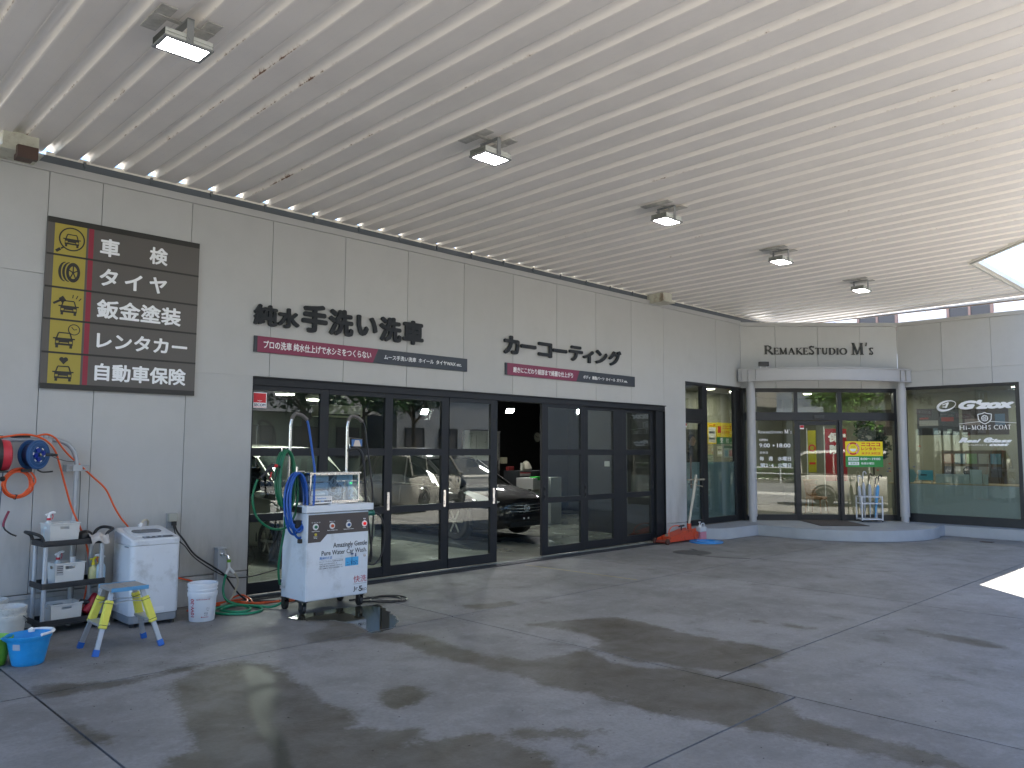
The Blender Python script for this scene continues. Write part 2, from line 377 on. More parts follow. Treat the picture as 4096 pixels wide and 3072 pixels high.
BLACK = mat('black_plastic', (.02, .02, .02), .45)
TXTW = mat('white_lettering', (.85, .86, .87), .45)
CHROME = mat('polished_metal', (.75, .74, .72), .16, 1)
ALU = mat('brushed_aluminium', (.62, .63, .64), .32, 1, rvar=.08, vscale=30)

# ---------------------------------------------------------------- ground
DAMP = {'damp': [[(2.32, 5.67), (2.64, 5.81), (2.92, 5.79), (3.0, 5.51), (2.94, 5.19), (2.91, 4.87), (2.84, 4.56), (2.82, 4.33), (2.76, 4.07), (2.65, 3.99), (2.77, 3.9), (2.97, 3.68), (2.84, 3.6), (2.63, 3.52), (2.44, 3.42), (2.22, 3.35), (1.73, 3.76), (1.64, 4.07), (1.71, 4.24), (1.87, 4.3), (1.97, 4.49), (2.08, 4.99)], [(2.63, 3.61), (2.93, 3.51), (3.18, 3.4), (3.2, 3.06), (3.02, 2.73), (2.68, 2.56), (2.16, 3.06), (2.33, 3.39)], [(1.55, 6.22), (1.83, 6.06), (2.07, 5.91), (2.25, 5.9), (2.53, 5.96), (2.73, 5.92), (2.4, 5.8), (2.02, 5.76), (1.71, 5.79), (1.54, 5.81), (1.51, 5.88)], [(1.52, 5.29), (1.57, 5.3), (1.63, 4.98), (1.62, 4.73), (1.51, 4.75), (1.5, 4.9), (1.45, 4.99)], [(3.91, 6.99), (4.11, 7.03), (4.62, 7.01), (4.93, 6.89), (4.75, 6.41), (4.63, 6.1), (4.34, 5.85), (3.98, 5.83), (3.53, 5.92), (3.69, 6.23), (4.11, 6.46), (3.93, 6.73)], [(4.05, 5.88), (4.28, 5.77), (4.41, 5.42), (4.36, 4.97), (4.32, 4.6), (4.31, 4.21), (4.13, 4.04), (4.09, 4.33), (4.07, 4.66), (4.05, 5.01), (4.09, 5.39), (3.99, 5.7)], [(4.42, 4.6), (4.46, 4.33), (4.76, 4.27), (5.04, 4.2), (4.9, 3.85), (4.91, 3.58), (5.23, 3.36), (5.11, 3.05), (5.12, 2.77), (5.07, 2.51), (4.92, 2.46), (4.74, 2.27), (4.72, 2.06), (4.7, 1.84), (4.72, 1.65), (4.66, 1.48), (4.58, 1.31), (4.43, 1.58), (4.41, 1.81), (4.35, 2.03), (4.35, 2.23), (4.26, 2.47), (4.22, 2.65), (4.13, 2.91), (4.2, 3.21), (4.16, 3.52), (4.08, 3.81), (4.14, 4.15), (4.12, 4.33)], [(5.35, 5.19), (5.67, 5.09), (6.15, 4.92), (6.23, 4.7), (6.2, 4.31), (6.11, 3.96), (6.12, 3.65), (6.17, 3.33), (6.14, 3.02), (5.69, 3.0), (5.29, 3.04), (5.18, 3.32), (5.11, 3.56), (5.01, 3.74), (5.05, 3.99), (5.1, 4.25), (5.28, 4.29), (5.49, 4.55), (5.42, 4.86)], [(7.7, 2.69), (7.72, 2.52), (7.75, 2.25), (7.66, 1.96), (7.54, 1.81), (7.47, 1.98), (7.49, 2.15), (7.54, 2.5)], [(7.01, 3.89), (7.09, 3.74), (6.99, 3.69), (6.9, 3.82)], [(7.1, 3.59), (7.16, 3.26), (7.06, 3.22), (7.04, 3.48)], [(3.38, 2.9), (3.45, 2.87), (3.42, 2.73), (3.34, 2.75)], [(3.33, 3.35), (3.67, 3.03), (3.75, 2.87), (3.52, 2.98), (3.2, 3.22)], [(3.17, 4.44), (3.41, 4.43), (3.45, 4.18), (3.24, 4.11), (3.05, 4.1), (3.05, 4.24)], [(5.51, 6.25), (6.05, 6.08), (6.0, 5.87), (5.45, 5.98)]],
 'wet': [[(2.87, 5.68), (2.9, 5.56), (2.86, 5.19), (2.62, 4.71), (2.42, 4.43), (2.27, 3.96), (2.09, 3.6), (2.03, 3.68), (2.19, 4.03), (2.34, 4.5), (2.51, 4.95)], [(3.91, 6.99), (4.11, 7.03), (4.62, 7.01), (4.93, 6.89), (4.75, 6.41), (4.61, 6.11), (4.35, 5.86), (4.11, 5.88), (4.23, 6.27), (4.19, 6.55), (3.94, 6.75)]]}
def sdist(P, poly):
    A = np.array(poly); B = np.roll(A, -1, 0); d = np.full(len(P), 1e9); ins = np.zeros(len(P), bool)
    for a, b in zip(A, B):
        e = b-a; w_ = P-a; t = np.clip((w_@e)/(e@e), 0, 1); d = np.minimum(d, np.hypot(*(w_-t[:, None]*e).T))
        c = (a[1] > P[:, 1]) != (b[1] > P[:, 1])
        with np.errstate(divide='ignore', invalid='ignore'):
            xi = (b[0]-a[0])*(P[:, 1]-a[1])/(b[1]-a[1])+a[0]
        ins ^= c & (P[:, 0] < xi)
    return np.where(ins, d, -d)
def maskval(P, polys, wd):
    m = np.zeros(len(P))
    for q in polys: m = np.maximum(m, np.clip(.5+sdist(P, q)/wd, 0, 1))
    return m
bed = MB().box((-8, -8, -.35), (22, 8.7, -.035)).build('forecourt', mat('joint_fill', (.035, .034, .032), .9)); struct(bed)
GAP = .007
def slab(x0, x1, y0, y1, res, z=0):
    x0 += GAP; x1 -= GAP; y0 += GAP; y1 -= GAP
    nx = max(1, int((x1-x0)/res)); ny = max(1, int((y1-y0)/res)); xs = np.linspace(x0, x1, nx+1); ys = np.linspace(y0, y1, ny+1)
    X, Y = np.meshgrid(xs, ys); P = np.stack([X.ravel(), Y.ravel()], 1)
    v = [(a, b, z) for a, b in P]; f = [(j*(nx+1)+i, j*(nx+1)+i+1, (j+1)*(nx+1)+i+1, (j+1)*(nx+1)+i) for j in range(ny) for i in range(nx)]
    k = len(v); v += [(x0, y0, z), (x1, y0, z), (x1, y1, z), (x0, y1, z), (x0, y0, -.034), (x1, y0, -.034), (x1, y1, -.034), (x0, y1, -.034)]
    f += [(k, k+4, k+5, k+1), (k+1, k+5, k+6, k+2), (k+2, k+6, k+7, k+3), (k+3, k+7, k+4, k)]
    me = bpy.data.meshes.new('slab'); me.from_pydata(v, [], f); me.update()
    PA = np.array([(a, b) for a, b, _ in v])
    for nm, wd in (('damp', .30), ('wet', .22)):
        a = me.attributes.new(nm, 'FLOAT', 'POINT'); a.data.foreach_set('value', maskval(PA, DAMP[nm], wd).astype(np.float32))
    a = me.attributes.new('tone', 'FLOAT', 'POINT'); a.data.foreach_set('value', np.full(len(v), random.uniform(.93, 1.05), np.float32))
    me.materials.append(CONC); o = bpy.data.objects.new('slab', me); COL.objects.link(o); o.parent = bed
    return o
for (x0, x1, y0, y1, r) in [
    (-4, 1.54, 5.93, 8.02, .2), (1.54, 5.10, 5.93, 8.02, .05), (5.10, 9.17, 5.93, 8.02, .07), (9.17, 13.23, 5.93, 8.02, .2), (13.23, 17.3, 5.93, 8.02, .4),
    (-4, 1.54, 2.48, 5.93, .08), (1.54, 5.08, 2.48, 5.93, .05), (5.08, 9.05, 3.06, 5.93, .05), (9.05, 11.08, 3.06, 5.93, .3), (11.08, 17.3, 3.06, 5.93, .4),
    (-4, 1.54, -1.0, 2.48, .3), (1.54, 5.08, -1.0, 2.48, .07), (5.08, 8.98, -1.0, 3.06, .09), (8.98, 11.08, -1.0, 3.06, .3), (11.08, 17.3, -1.0, 3.06, .4),
    (-4, 1.54, -4.5, -1, .5), (1.54, 5.08, -4.5, -1, .5), (5.08, 8.98, -4.5, -1, .5), (8.98, 13, -4.5, -1, .5), (13, 17.3, -4.5, -1, .5)]:
    slab(x0, x1, y0, y1, r)
MB().box((-4, 8.02+GAP, -.034), (17.3, 8.14, -.002)).build('threshold_strip', mat('threshold_concrete', (.16, .155, .15), .7, var=.2, vscale=7, bump=.3, bscale=70), bed)
# yellow marking line, crack filler, manhole
ym = MB()
for i in range(26):
    t0 = i/26; t1 = (i+.9)/26; a = Vector((8.05, 7.85, 0)); b = Vector((8.15, 6.0, 0)); ym.bar(a.lerp(b, t0)+Vector((0, 0, .0005)), a.lerp(b, t1)+Vector((0, 0, .0005)), .012, .001)
ym.build('painted_line', mat('worn_yellow_paint', (.42, .34, .05), .6), bed)
cr_pts = cr([(11.3, 7.25, .0), (11.15, 7.0, .0), (10.95, 6.85, 0), (10.75, 6.8, 0), (10.72, 6.55, 0), (10.8, 6.3, 0), (10.95, 6.0, 0)], 5)
ck = MB()
for a, b in zip(cr_pts, cr_pts[1:]): ck.bar(a+Vector((0, 0, .0008)), b+Vector((0, 0, .0008)), random.uniform(.025, .06), .001)
ck.build('crack', mat('crack_filler', (.030, .032, .034), .85), bed)
gb = MB(); rdg = random.Random(21)
for _ in range(170):
    x_, y_ = rdg.uniform(1.6, 9), rdg.uniform(1.5, 7.6); r_ = rdg.uniform(.003, .009); a_ = rdg.uniform(0, 6)
    gb.add([(x_+r_*math.cos(a_+q), y_+r_*rdg.uniform(.5, 1)*math.sin(a_+q), .001) for q in (0, 1.6, 3.1, 4.7)]+[(x_, y_, .004)], [(0, 1, 4), (1, 2, 4), (2, 3, 4), (3, 0, 4)])
gb = gb.build('grit', mat('grit_dark', (.03, .027, .022), .9)); gb['kind'] = 'stuff'; gb['label'] = 'tiny dark grit scattered over the concrete forecourt'
# outer ground
struct(MB().box((-120, -140, -.5), (160, 140, -.36)).build('ground', mat('earth', (.14, .13, .10), .9, var=.2)))
struct(MB().box((-60, -16.0, -.3), (90, -6.2, -.02)).build('road', mat('asphalt', (.13, .13, .13), .8, var=.15, vscale=2, bump=.4, bscale=90)))
struct(MB().box((-60, -6.2, -.3), (90, -4.5, .0)).build('pavement', mat('pavement_concrete', (.42, .41, .38), .75, var=.1, vscale=2)))
struct(MB().box((-60, -18.5, -.3), (90, -16.0, .1)).build('far_pavement', mat('pavement_concrete', (.30, .29, .27), .75)))
struct(MB().box((17.3, -4.5, -.3), (60, 2, -.004)).build('side_lot', mat('lot_concrete', (.28, .27, .26), .8, var=.1)))
rl = MB()
for k in range(-8, 14): rl.box((k*6, -11.1, -.016), (k*6+3.5, -10.95, -.014))
rl.build('lane_line', WHITE, bpy.data.objects['road'])

# ---------------------------------------------------------------- building
bld = thing('shop_building', 'long low light grey panelled shop building with garage doors and an angled glazed entrance', 'building', (8, 9, 0))
def panels(F, xs, z0, z1, holes=(), zs=None, name='wall_panel', m=PANEL, g=.0025, parent=bld):
    zs = zs or [z0, z1]
    for a, b in zip(xs, xs[1:]):
        for c, d in zip(zs, zs[1:]):
            rs = [(a+g, b-g, c+(g*.45 if c > z0 else 0), d-(g*.45 if d < z1 else 0))]
            for h in holes:
                nr = []
                for r in rs:
                    if h[1] <= r[0] or h[0] >= r[1] or h[3] <= r[2] or h[2] >= r[3]: nr.append(r); continue
                    if h[3] < r[3]: nr.append((r[0], r[1], h[3], r[3]))
                    if h[2] > r[2]: nr.append((r[0], r[1], r[2], h[2]))
                    zc, zd = max(h[2], r[2]), min(h[3], r[3])
                    if h[0] > r[0]: nr.append((r[0], h[0], zc, zd))
                    if h[1] < r[1]: nr.append((h[1], r[1], zc, zd))
                rs = nr
            for r in rs:
                if r[1]-r[0] > .015 and r[3]-r[2] > .015:
                    MB().fbox(F, r[0], r[1], r[2], r[3], -.06, 0).build(name, m, parent, bevel=.0018, seg=1)
H1 = (4.10, 11.94, -1, 2.385); H2 = (12.6, 14.64, -1, 2.872)
xs1 = [-3.2, -2.25, -1.3, -.35, .6, 1.55, 2.495, 3.37, 4.29, 5.245, 6.19, 7.155, 8.108, 9.06, 10.01, 10.962, 11.915]
lxs = [x for x in xs1 if x <= 2.5]
panels(F1, lxs[:-1]+[2.03], .30, 4.155, (), [.30, 3.19, 4.155])
panels(F1, [2.03, 2.495], .30, 4.155)
panels(F1, [x for x in xs1 if x >= 2.49], .30, 4.155, (H1,))
panels(F1, [11.915, 13.7, 14.64], .30, 4.155, (H1, H2))
panels(F1, [-3.2, 1.55, 4.10], .0, .292, (H1,), [0, .25, .292])
panels(F1, [11.94, 12.6], .0, .292, (), [0, .25, .292])
MB().fbox(F1, -3.2, 14.64+.02, 4.158, 4.235, -.30, .006).build('coping', COPE, bld, bevel=.004)
panels(FA, [0, .708, 1.572, 2.434, 3.182], 2.86, 4.125)
MB().fbox(FA, -.02, 3.20, 4.13, 4.205, -.28, .006).build('coping', COPE, bld, bevel=.004)
HB = (-5.86, -3.79, .0, 2.88)
panels(FB, [-5.904, -5.071, -4.217, -3.36, -2.5, -1.65, -.8, .1, 1.0], .0, 4.125, (HB,), [0, 3.19, 4.125])
MB().fbox(FB, -5.904, 1.0, 4.13, 4.205, -.28, .006).build('coping', COPE, bld, bevel=.004)
core = MB()
for F, a, b, z0, z1 in [(F1, -3.2, 4.09, 0, 4.15), (F1, 4.09, 11.95, 2.40, 4.15), (F1, 11.95, 12.59, 0, 4.15), (F1, 12.59, 14.64, 2.89, 4.15), (FA, .03, 3.15, 2.88, 4.12), (FB, -5.904, -5.87, 0, 4.12), (FB, -5.87, -3.78, 2.9, 4.12), (FB, -5.87, -3.78, 0, .18), (FB, -3.78, 1.0, 0, 4.12)]:
    core.fbox(F, a, b, z0, z1, -.2, -.064)
core.build('wall_core', SHADOWGAP, bld)
# roof and inner shell
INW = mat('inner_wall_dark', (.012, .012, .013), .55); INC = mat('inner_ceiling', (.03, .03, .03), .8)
RTOP = mat('roof_membrane', (.50, .49, .47), .8, var=.08); MB().box((-3.2, 8.36, 3.5), (12.3, 15, 3.9)).box((12.3, 10.32, 3.5), (16.2, 15, 3.9)).build('roof', RTOP, bld)
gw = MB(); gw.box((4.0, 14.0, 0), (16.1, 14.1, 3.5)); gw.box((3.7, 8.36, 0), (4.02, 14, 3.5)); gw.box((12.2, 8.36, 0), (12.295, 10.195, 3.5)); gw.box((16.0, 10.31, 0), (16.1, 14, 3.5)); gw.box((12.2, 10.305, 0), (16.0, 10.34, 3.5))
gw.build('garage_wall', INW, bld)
struct(MB().box((4.0, 8.2, -.03), (16, 14, .012)).build('garage_floor', mat('garage_floor_coating', (.30, .31, .27), .22, var=.12, vscale=1.5, rvar=.08)))
RW = mat('reception_wall', (.26, .26, .20), .7, var=.03); RC = mat('reception_ceiling', (.2, .2, .17), .8)
rw = MB(); rw.box((12.3, 10.2, 0), (20.6, 10.3, 3.1)); rw.box((20.5, 0.5, 0), (20.6, 10.2, 3.1)); rw.box((16.95, .5, 0), (20.5, .6, 3.1)); rw.box((12.3, 8.36, 0), (12.34, 10.2, 3.1))
rw.build('reception_wall', RW, bld)
MB().add([(12.3, 8.22, 2.98), (14.7, 8.22, 2.98), (17, 5.9, 2.98), (17, .5, 2.98), (20.6, .5, 2.98), (20.6, 10.3, 2.98), (12.3, 10.3, 2.98)], [tuple(range(7))]).build('reception_ceiling', RC, bld, fixn=False)
MB().poly([(12.3, 8.3, 4.0), (14.75, 8.3, 4.0), (17.05, 6.0, 4.0), (17.05, .5, 4.0), (20.6, .5, 4.0), (20.6, 10.3, 4.0), (12.3, 10.3, 4.0)], (0, 0, .06)).build('roof', RTOP, bld)
struct(MB().poly([(12.3, 8.2, .18), (14.6, 8.2, .18), (16.93, 5.9, .18), (16.93, .5, .18), (20.6, .5, .18), (20.6, 10.3, .18), (12.3, 10.3, .18)], (0, 0, .03)).build('reception_floor', mat('reception_floor_tile', (.30, .27, .22), .25, var=.06)))

# garage door frame and leaves
fr = MB(); fr.fbox(F1, 4.102, 11.94, 2.292, 2.385, -.16, .004); fr.fbox(F1, 4.102, 11.94, 2.372, 2.388, -.06, .03)
fr.fbox(F1, 4.10, 4.112, 0, 2.29, -.16, .004); fr.fbox(F1, 11.705, 11.94, 0, 2.29, -.16, -.03); fr.fbox(F1, 11.93, 11.942, 0, 2.29, -.03, .004)
fr.build('door_surround', DARK, bld, bevel=.003)
tk = MB()
for y in (.02, .055, .09, .125, .16): tk.fbox(F1, 4.05, 12.0, -.01, .012, y, y+.018)
tk.fbox(F1, 4.05, 12.0, -.03, .002, .01, .185)
tk.build('door_track', mat('track_steel', (.05, .05, .052), .5, .3, var=.2, vscale=20), bld)
def leaf(x0, x1, g0, g1, o, hx=None, m=DARK):
    t = .045; d = MB()
    d.fbox(F1, x0, g0, .03, 2.292, o-t, o); d.fbox(F1, g1, x1, .03, 2.292, o-t, o)
    for a, b in ((2.235, 2.292), (1.515, 1.605), (.80, .885), (.03, .155)): d.fbox(F1, g0, g1, a, b, o-t+.001, o-.001)
    L_ = d.build('sliding_door', m, bld, bevel=.003)
    for a, b in ((.155, .80), (.885, 1.515), (1.605, 2.235)):
        MB().fbox(F1, g0, g1, a, b, o-.026, o-.021).build('pane', GLASS, L_)
    if hx:
        h = MB(); h.fbox(F1, hx-.018, hx+.018, .84, 1.06, o, o+.006); h.fbox(F1, hx-.008, hx+.008, .87, .92, o+.006, o+.02); h.fbox(F1, hx-.008, hx+.008, .98, 1.03, o+.006, o+.02)
        h.build('handle', CHROME if hx < 8 else BLACK, L_)
leaf(4.112, 5.066, 4.118, 4.955, -.012); leaf(5.068, 5.998, 5.075, 5.882, -.016, 5.945); leaf(6.0, 6.925, 6.002, 6.803, -.02, 6.86); leaf(6.927, 7.818, 6.93, 7.69, -.012, 7.75)
leaf(8.745, 9.728, 8.88, 9.64, -.012, 8.80); leaf(9.73, 10.775, 9.86, 10.515, -.05, 9.79); leaf(10.777, 11.703, 10.91, 11.605, -.08, 11.655)

# side door and glazing beside the entrance (wall plane)
sf = MB()
sf.fbox(F1, 12.602, 14.60, 2.812, 2.872, -.12, -.005); sf.fbox(F1, 12.602, 12.612, .215, 2.81, -.12, -.005)
sf.fbox(F1, 13.19, 13.355, .215, 2.81, -.10, -.008); sf.fbox(F1, 14.41, 14.60, .215, 2.81, -.10, -.008)
sf.fbox(F1, 12.612, 13.19, 2.15, 2.372, -.10, -.010); sf.fbox(F1, 12.612, 13.19, .215, .31, -.09, -.012); sf.fbox(F1, 13.355, 14.41, .215, .325, -.10, -.010)
sf.fbox(F1, 13.14, 13.19, .31, 2.15, -.09, -.014); sf.fbox(F1, 12.612, 12.625, .31, 2.15, -.09, -.014); sf.fbox(F1, 12.612, 13.19, 2.105, 2.15, -.09, -.014)
sfo = sf.build('entrance_frame', BLACKAL, bld, bevel=.003)
for a, b, c, d in ((12.612, 13.19, 2.372, 2.812), (12.625, 13.14, .31, 2.105), (13.355, 14.41, .325, 2.812)):
    MB().fbox(F1, a, b, c, d, -.055, -.050).build('pane', GLASSG, sfo)
MB().fbox(F1, 12.625, 13.14, .31, 1.375, -.062, -.058).build('frosted_film', FROST, sfo)
MB().fbox(F1, 13.355, 14.41, .325, 1.375, -.062, -.058).build('frosted_film', FROST, sfo)
MB().tube([F1(12.69, 1.50, .04), F1(12.69, .90, .04)], .014, 10).tube([F1(12.69, 1.42, .04), F1(12.69, 1.42, -.02)], .008, 8).tube([F1(12.69, .98, .04), F1(12.69, .98, -.02)], .008, 8).build('handle', mat('bronze_bar', (.10, .075, .06), .3, .8), sfo, smooth=True)
# entrance facade A
ea = MB()
ea.fbox(FA, -.03, 3.15, 2.78, 2.858, -.12, -.004); ea.fbox(FA, -.11+.08, .06, .21, 2.78, -.12, -.004); ea.fbox(FA, 3.08, 3.15, .21, 2.78, -.12, -.004)
ea.fbox(FA, .06, 3.08, 2.207, 2.372, -.12, -.002)
for a, b in ((1.058, 1.138), (1.948, 2.03)): ea.fbox(FA, a, b, 2.372, 2.78, -.10, -.008)
ea.fbox(FA, 1.058, 1.13, .21, 2.207, -.11, -.006); ea.fbox(FA, 1.96, 2.03, .21, 2.207, -.11, -.006)
ea.fbox(FA, .06, 1.058, .21, .325, -.10, -.008); ea.fbox(FA, 2.03, 3.08, .21, .325, -.10, -.008)
eao = ea.build('entrance_frame', BLACKAL, bld, bevel=.003)
ed = MB(); ed.fbox(FA, 1.13, 1.18, .215, 2.2, -.075, -.03); ed.fbox(FA, 1.92, 1.958, .215, 2.2, -.075, -.03); ed.fbox(FA, 1.18, 1.92, 2.115, 2.2, -.074, -.031); ed.fbox(FA, 1.18, 1.92, .215, .325, -.074, -.031)
edo = ed.build('automatic_door', BLACKAL, bld, bevel=.003)
MB().fbox(FA, 1.18, 1.92, .325, 2.115, -.055, -.05).build('pane', GLASSG, edo)
MB().fbox(FA, 1.45, 1.655, 2.252, 2.308, -.002, .03).build('door_sensor', mat('sensor_plastic', (.05, .05, .05), .3), eao, bevel=.006)
for a, b, c, d in ((.06, 1.058, 2.372, 2.78), (1.138, 1.948, 2.372, 2.78), (2.03, 3.08, 2.372, 2.78), (.06, 1.058, .325, 2.207), (2.03, 3.08, .325, 2.207)):
    MB().fbox(FA, a, b, c, d, -.055, -.05).build('pane', GLASSG, eao)
# corner mullion between wall glazing and facade A
MB().poly([(14.60, 8.10, .212), (14.70, 8.10, .212), (14.76, 8.24, .212), (14.60, 8.24, .212)], (0, 0, 2.64)).build('corner_mullion', BLACKAL, bld)
# window in wing B
wb = MB()
wb.fbox(FB, -5.86, -3.79, 2.82, 2.88, -.10, -.004); wb.fbox(FB, -3.86, -3.79, .35, 2.82, -.10, -.004); wb.fbox(FB, -5.86, -5.78, .35, 2.82, -.10, -.004); wb.fbox(FB, -5.86, -3.79, .19, .37, -.10, -.004)
wbo = wb.build('window_frame', BLACKAL, bld, bevel=.003)
MB().fbox(FB, -5.78, -3.86, .37, 2.82, -.055, -.05).build('pane', GLASSG, wbo)
MB().fbox(FB, -5.78, -3.86, .37, .955, -.064, -.060).build('frosted_film', glass_mat('frosted_film_grey', (.5, .6, .6), frost=.85, fcol=(.62, .68, .70), refl=.6), wbo)

# ---------------------------------------------------------------- raised entrance platform
pl = [(12.6, 8.14), (12.62, 7.98), (12.72, 7.80), (12.82, 7.64), (12.98, 7.55), (14.03, 7.52)]
pl += [(15.86+1.86*math.cos(a), 6.85+1.86*math.sin(a)) for a in np.linspace(math.radians(177), math.radians(287), 26)]
pl += [(16.62, 5.06), (16.62, .6), (17.1, .6), (17.1, 6.0), (14.9, 8.2)]
plat = MB(); k = len(pl)
ins = 0.012
plat.poly([(x, y, 0) for x, y in pl], (0, 0, .2))
plat = plat.build('entrance_platform', PANEL2, bevel=.012, seg=3); struct(plat)
MB().poly([(x*.9985+.02, y*.9985+.012, .2004) for x, y in pl], (0, 0, .002)).build('platform_surface', mat('platform_screed', (.30, .315, .335), .65, var=.09, vscale=4, bump=.3, bscale=90), plat)
# ---------------------------------------------------------------- canopy roof
canopy = thing('canopy_roof', 'wide flat white canopy roof of ribbed metal decking over the forecourt', 'canopy', (6, 2, 4.3))
SL = .015
def rz(y): return 4.335+SL*(WY-y)
def ymin(x):
    if x > 13.05: return 3.52
    return max(-.9, x-9.53)
xmax = 16.55
prof = [(-.1557, 0, 0), (-.075, 0, 0), (-.057, 0, .55), (-.053, .004, 1), (-.049, .012, .6), (-.028, .052, 0), (-.018, .060, 0), (.018, .060, 0), (.028, .052, 0), (.049, .012, .6), (.053, .004, 1), (.057, 0, .55), (.075, 0, 0), (.1557, 0, 0)]
x = 2.33-.3115*11
rr_d = random.Random(12)
while x < xmax+.1:
    v = []; lip = []; n = len(prof); NS = 7
    for s_ in range(NS):
        for (dx, dz, lp) in prof:
            px = min(x+dx, xmax); y0 = ymin(px); y1 = 8.222; y = y0+(y1-y0)*s_/(NS-1)
            v.append((px, y, rz(y)+dz)); lip.append(lp)
    f = [(j*n+i, j*n+i+1, (j+1)*n+i+1, (j+1)*n+i) for j in range(NS-1) for i in range(n-1)]
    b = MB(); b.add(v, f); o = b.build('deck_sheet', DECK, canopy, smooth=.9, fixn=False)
    a = o.data.attributes.new('lip', 'FLOAT', 'POINT')
    a.data.foreach_set('value', np.array(lip, np.float32))
    ry = .05 if x < 3.0 else (.035 if rr_d.random() < .2 and x < 6.5 else rr_d.uniform(-.12, -.04))
    a = o.data.attributes.new('rusty', 'FLOAT', 'POINT'); a.data.foreach_set('value', np.full(len(v), ry, np.float32))
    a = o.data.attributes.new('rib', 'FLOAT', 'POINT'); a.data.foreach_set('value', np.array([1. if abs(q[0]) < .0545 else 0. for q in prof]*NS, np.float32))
    x += .3115
# fascias
def fascia(a, b, wd=.13, z=None):
    a = Vector(a); b = Vector(b); d = (b-a).normalized(); nn = Vector((d.y, -d.x, 0))
    za, zb = rz(a.y), rz(b.y)
    m = MB()
    P = [(a, za), (b, zb)]
    vs = []
    for p, zz in P:
        for off, dz in ((0, -.012), (wd, -.012), (wd, .07), (0, .07)): vs.append(p+nn*off+Vector((0, 0, zz+dz)))
    m.add(vs, [(0, 1, 2, 3), (7, 6, 5, 4), (0, 4, 5, 1), (1, 5, 6, 2), (2, 6, 7, 3), (3, 7, 4, 0)])
    m.build('edge_trim', mat('fascia_paint', (.80, .77, .69), .5, var=.04), canopy, bevel=.004)
    m2 = MB(); vs = []
    for p, zz in P:
        for off, dz in ((.035, -.030), (.06, -.030), (.06, -.012), (.035, -.012)): vs.append(p+nn*off+Vector((0, 0, zz+dz)))
    m2.add(vs, [(0, 1, 2, 3), (7, 6, 5, 4), (0, 4, 5, 1), (1, 5, 6, 2), (2, 6, 7, 3), (3, 7, 4, 0)])
    m2.build('edge_bead', mat('grey_edge_bead', (.5, .5, .46), .5), canopy)
fascia((13.05, 3.52, 0), (16.62, 3.52, 0)); fascia((8.63, -.9, 0), (13.05, 3.52, 0)); fascia((-1.25, -.9, 0), (8.63, -.9, 0))
MB().box((16.55, 3.4, 4.33), (16.60, 8.25, 4.56)).build('edge_trim', CREAM, canopy); MB().box((16.602, 3.35, 4.50), (17.30, 8.6, 4.64)).build('edge_sun_block', GREYBEAM, canopy)  # unseen box above the roof edge, added to block sun through the wall gap
MB().box((16.535, 3.52, 4.325), (16.552, 8.22, 4.34)).build('edge_bead', mat('rusty_edge', (.20, .12, .06), .8, var=.4, vscale=8), canopy)
g = MB(); g.box((1.9, 8.19, 4.236), (11.48, 8.27, 4.318)); g.box((11.79, 8.19, 4.236), (16.4, 8.27, 4.318)); g.build('gutter', GREYBEAM, canopy, bevel=.004)
g = MB(); g.box((2.0, 8.195, 4.3185), (16.4, 8.262, 4.354)); g.build('gutter_flange', CREAM, canopy)
for i in range(32):   # clips holding the gutter
    xx = 2.33+.3115*(i*1.0); 
    if i % 2 or 11.4 < xx < 11.9: continue
    MB().box((xx-.012, 8.176, 4.285), (xx+.012, 8.189, 4.33)).box((xx-.004, 8.178, 4.27), (xx+.004, 8.186, 4.285)).build('gutter_clip', GREYBEAM, canopy)
def post(x0, x1):
    b = MB(); b.box((x0, 7.86, 4.205), (x1, 8.14, 4.35)); b.box((x0, 8.14, 4.24), (x1, 8.5, 4.35)); b.box((x0-.03, 7.82, 4.172), (x1+.03, 8.14, 4.190)); b.box((x0-.015, 7.84, 4.190), (x1+.015, 8.14, 4.205))
    b.build('support_post', POSTM, canopy, bevel=.004)
post(11.5, 11.77); post(1.58, 1.86)
tag(MB().box((1.675, 7.76, 4.105), (1.835, 7.82, 4.215)).box((1.69, 7.82, 4.12), (1.82, 7.95, 4.17)).build('junction_box', mat('brown_box_paint', (.07, .04, .03), .5, var=.1), None, bevel=.003), 'small brown metal box fixed to the canopy post at the top left', 'box')
for cx, cyy in ((-.9, 1.5), (5.5, -.65)):
    MB().box((cx-.15, cyy-.15, -.01), (cx+.15, cyy+.15, rz(cyy)+.05)).build('support_column', CREAM, canopy, bevel=.01)

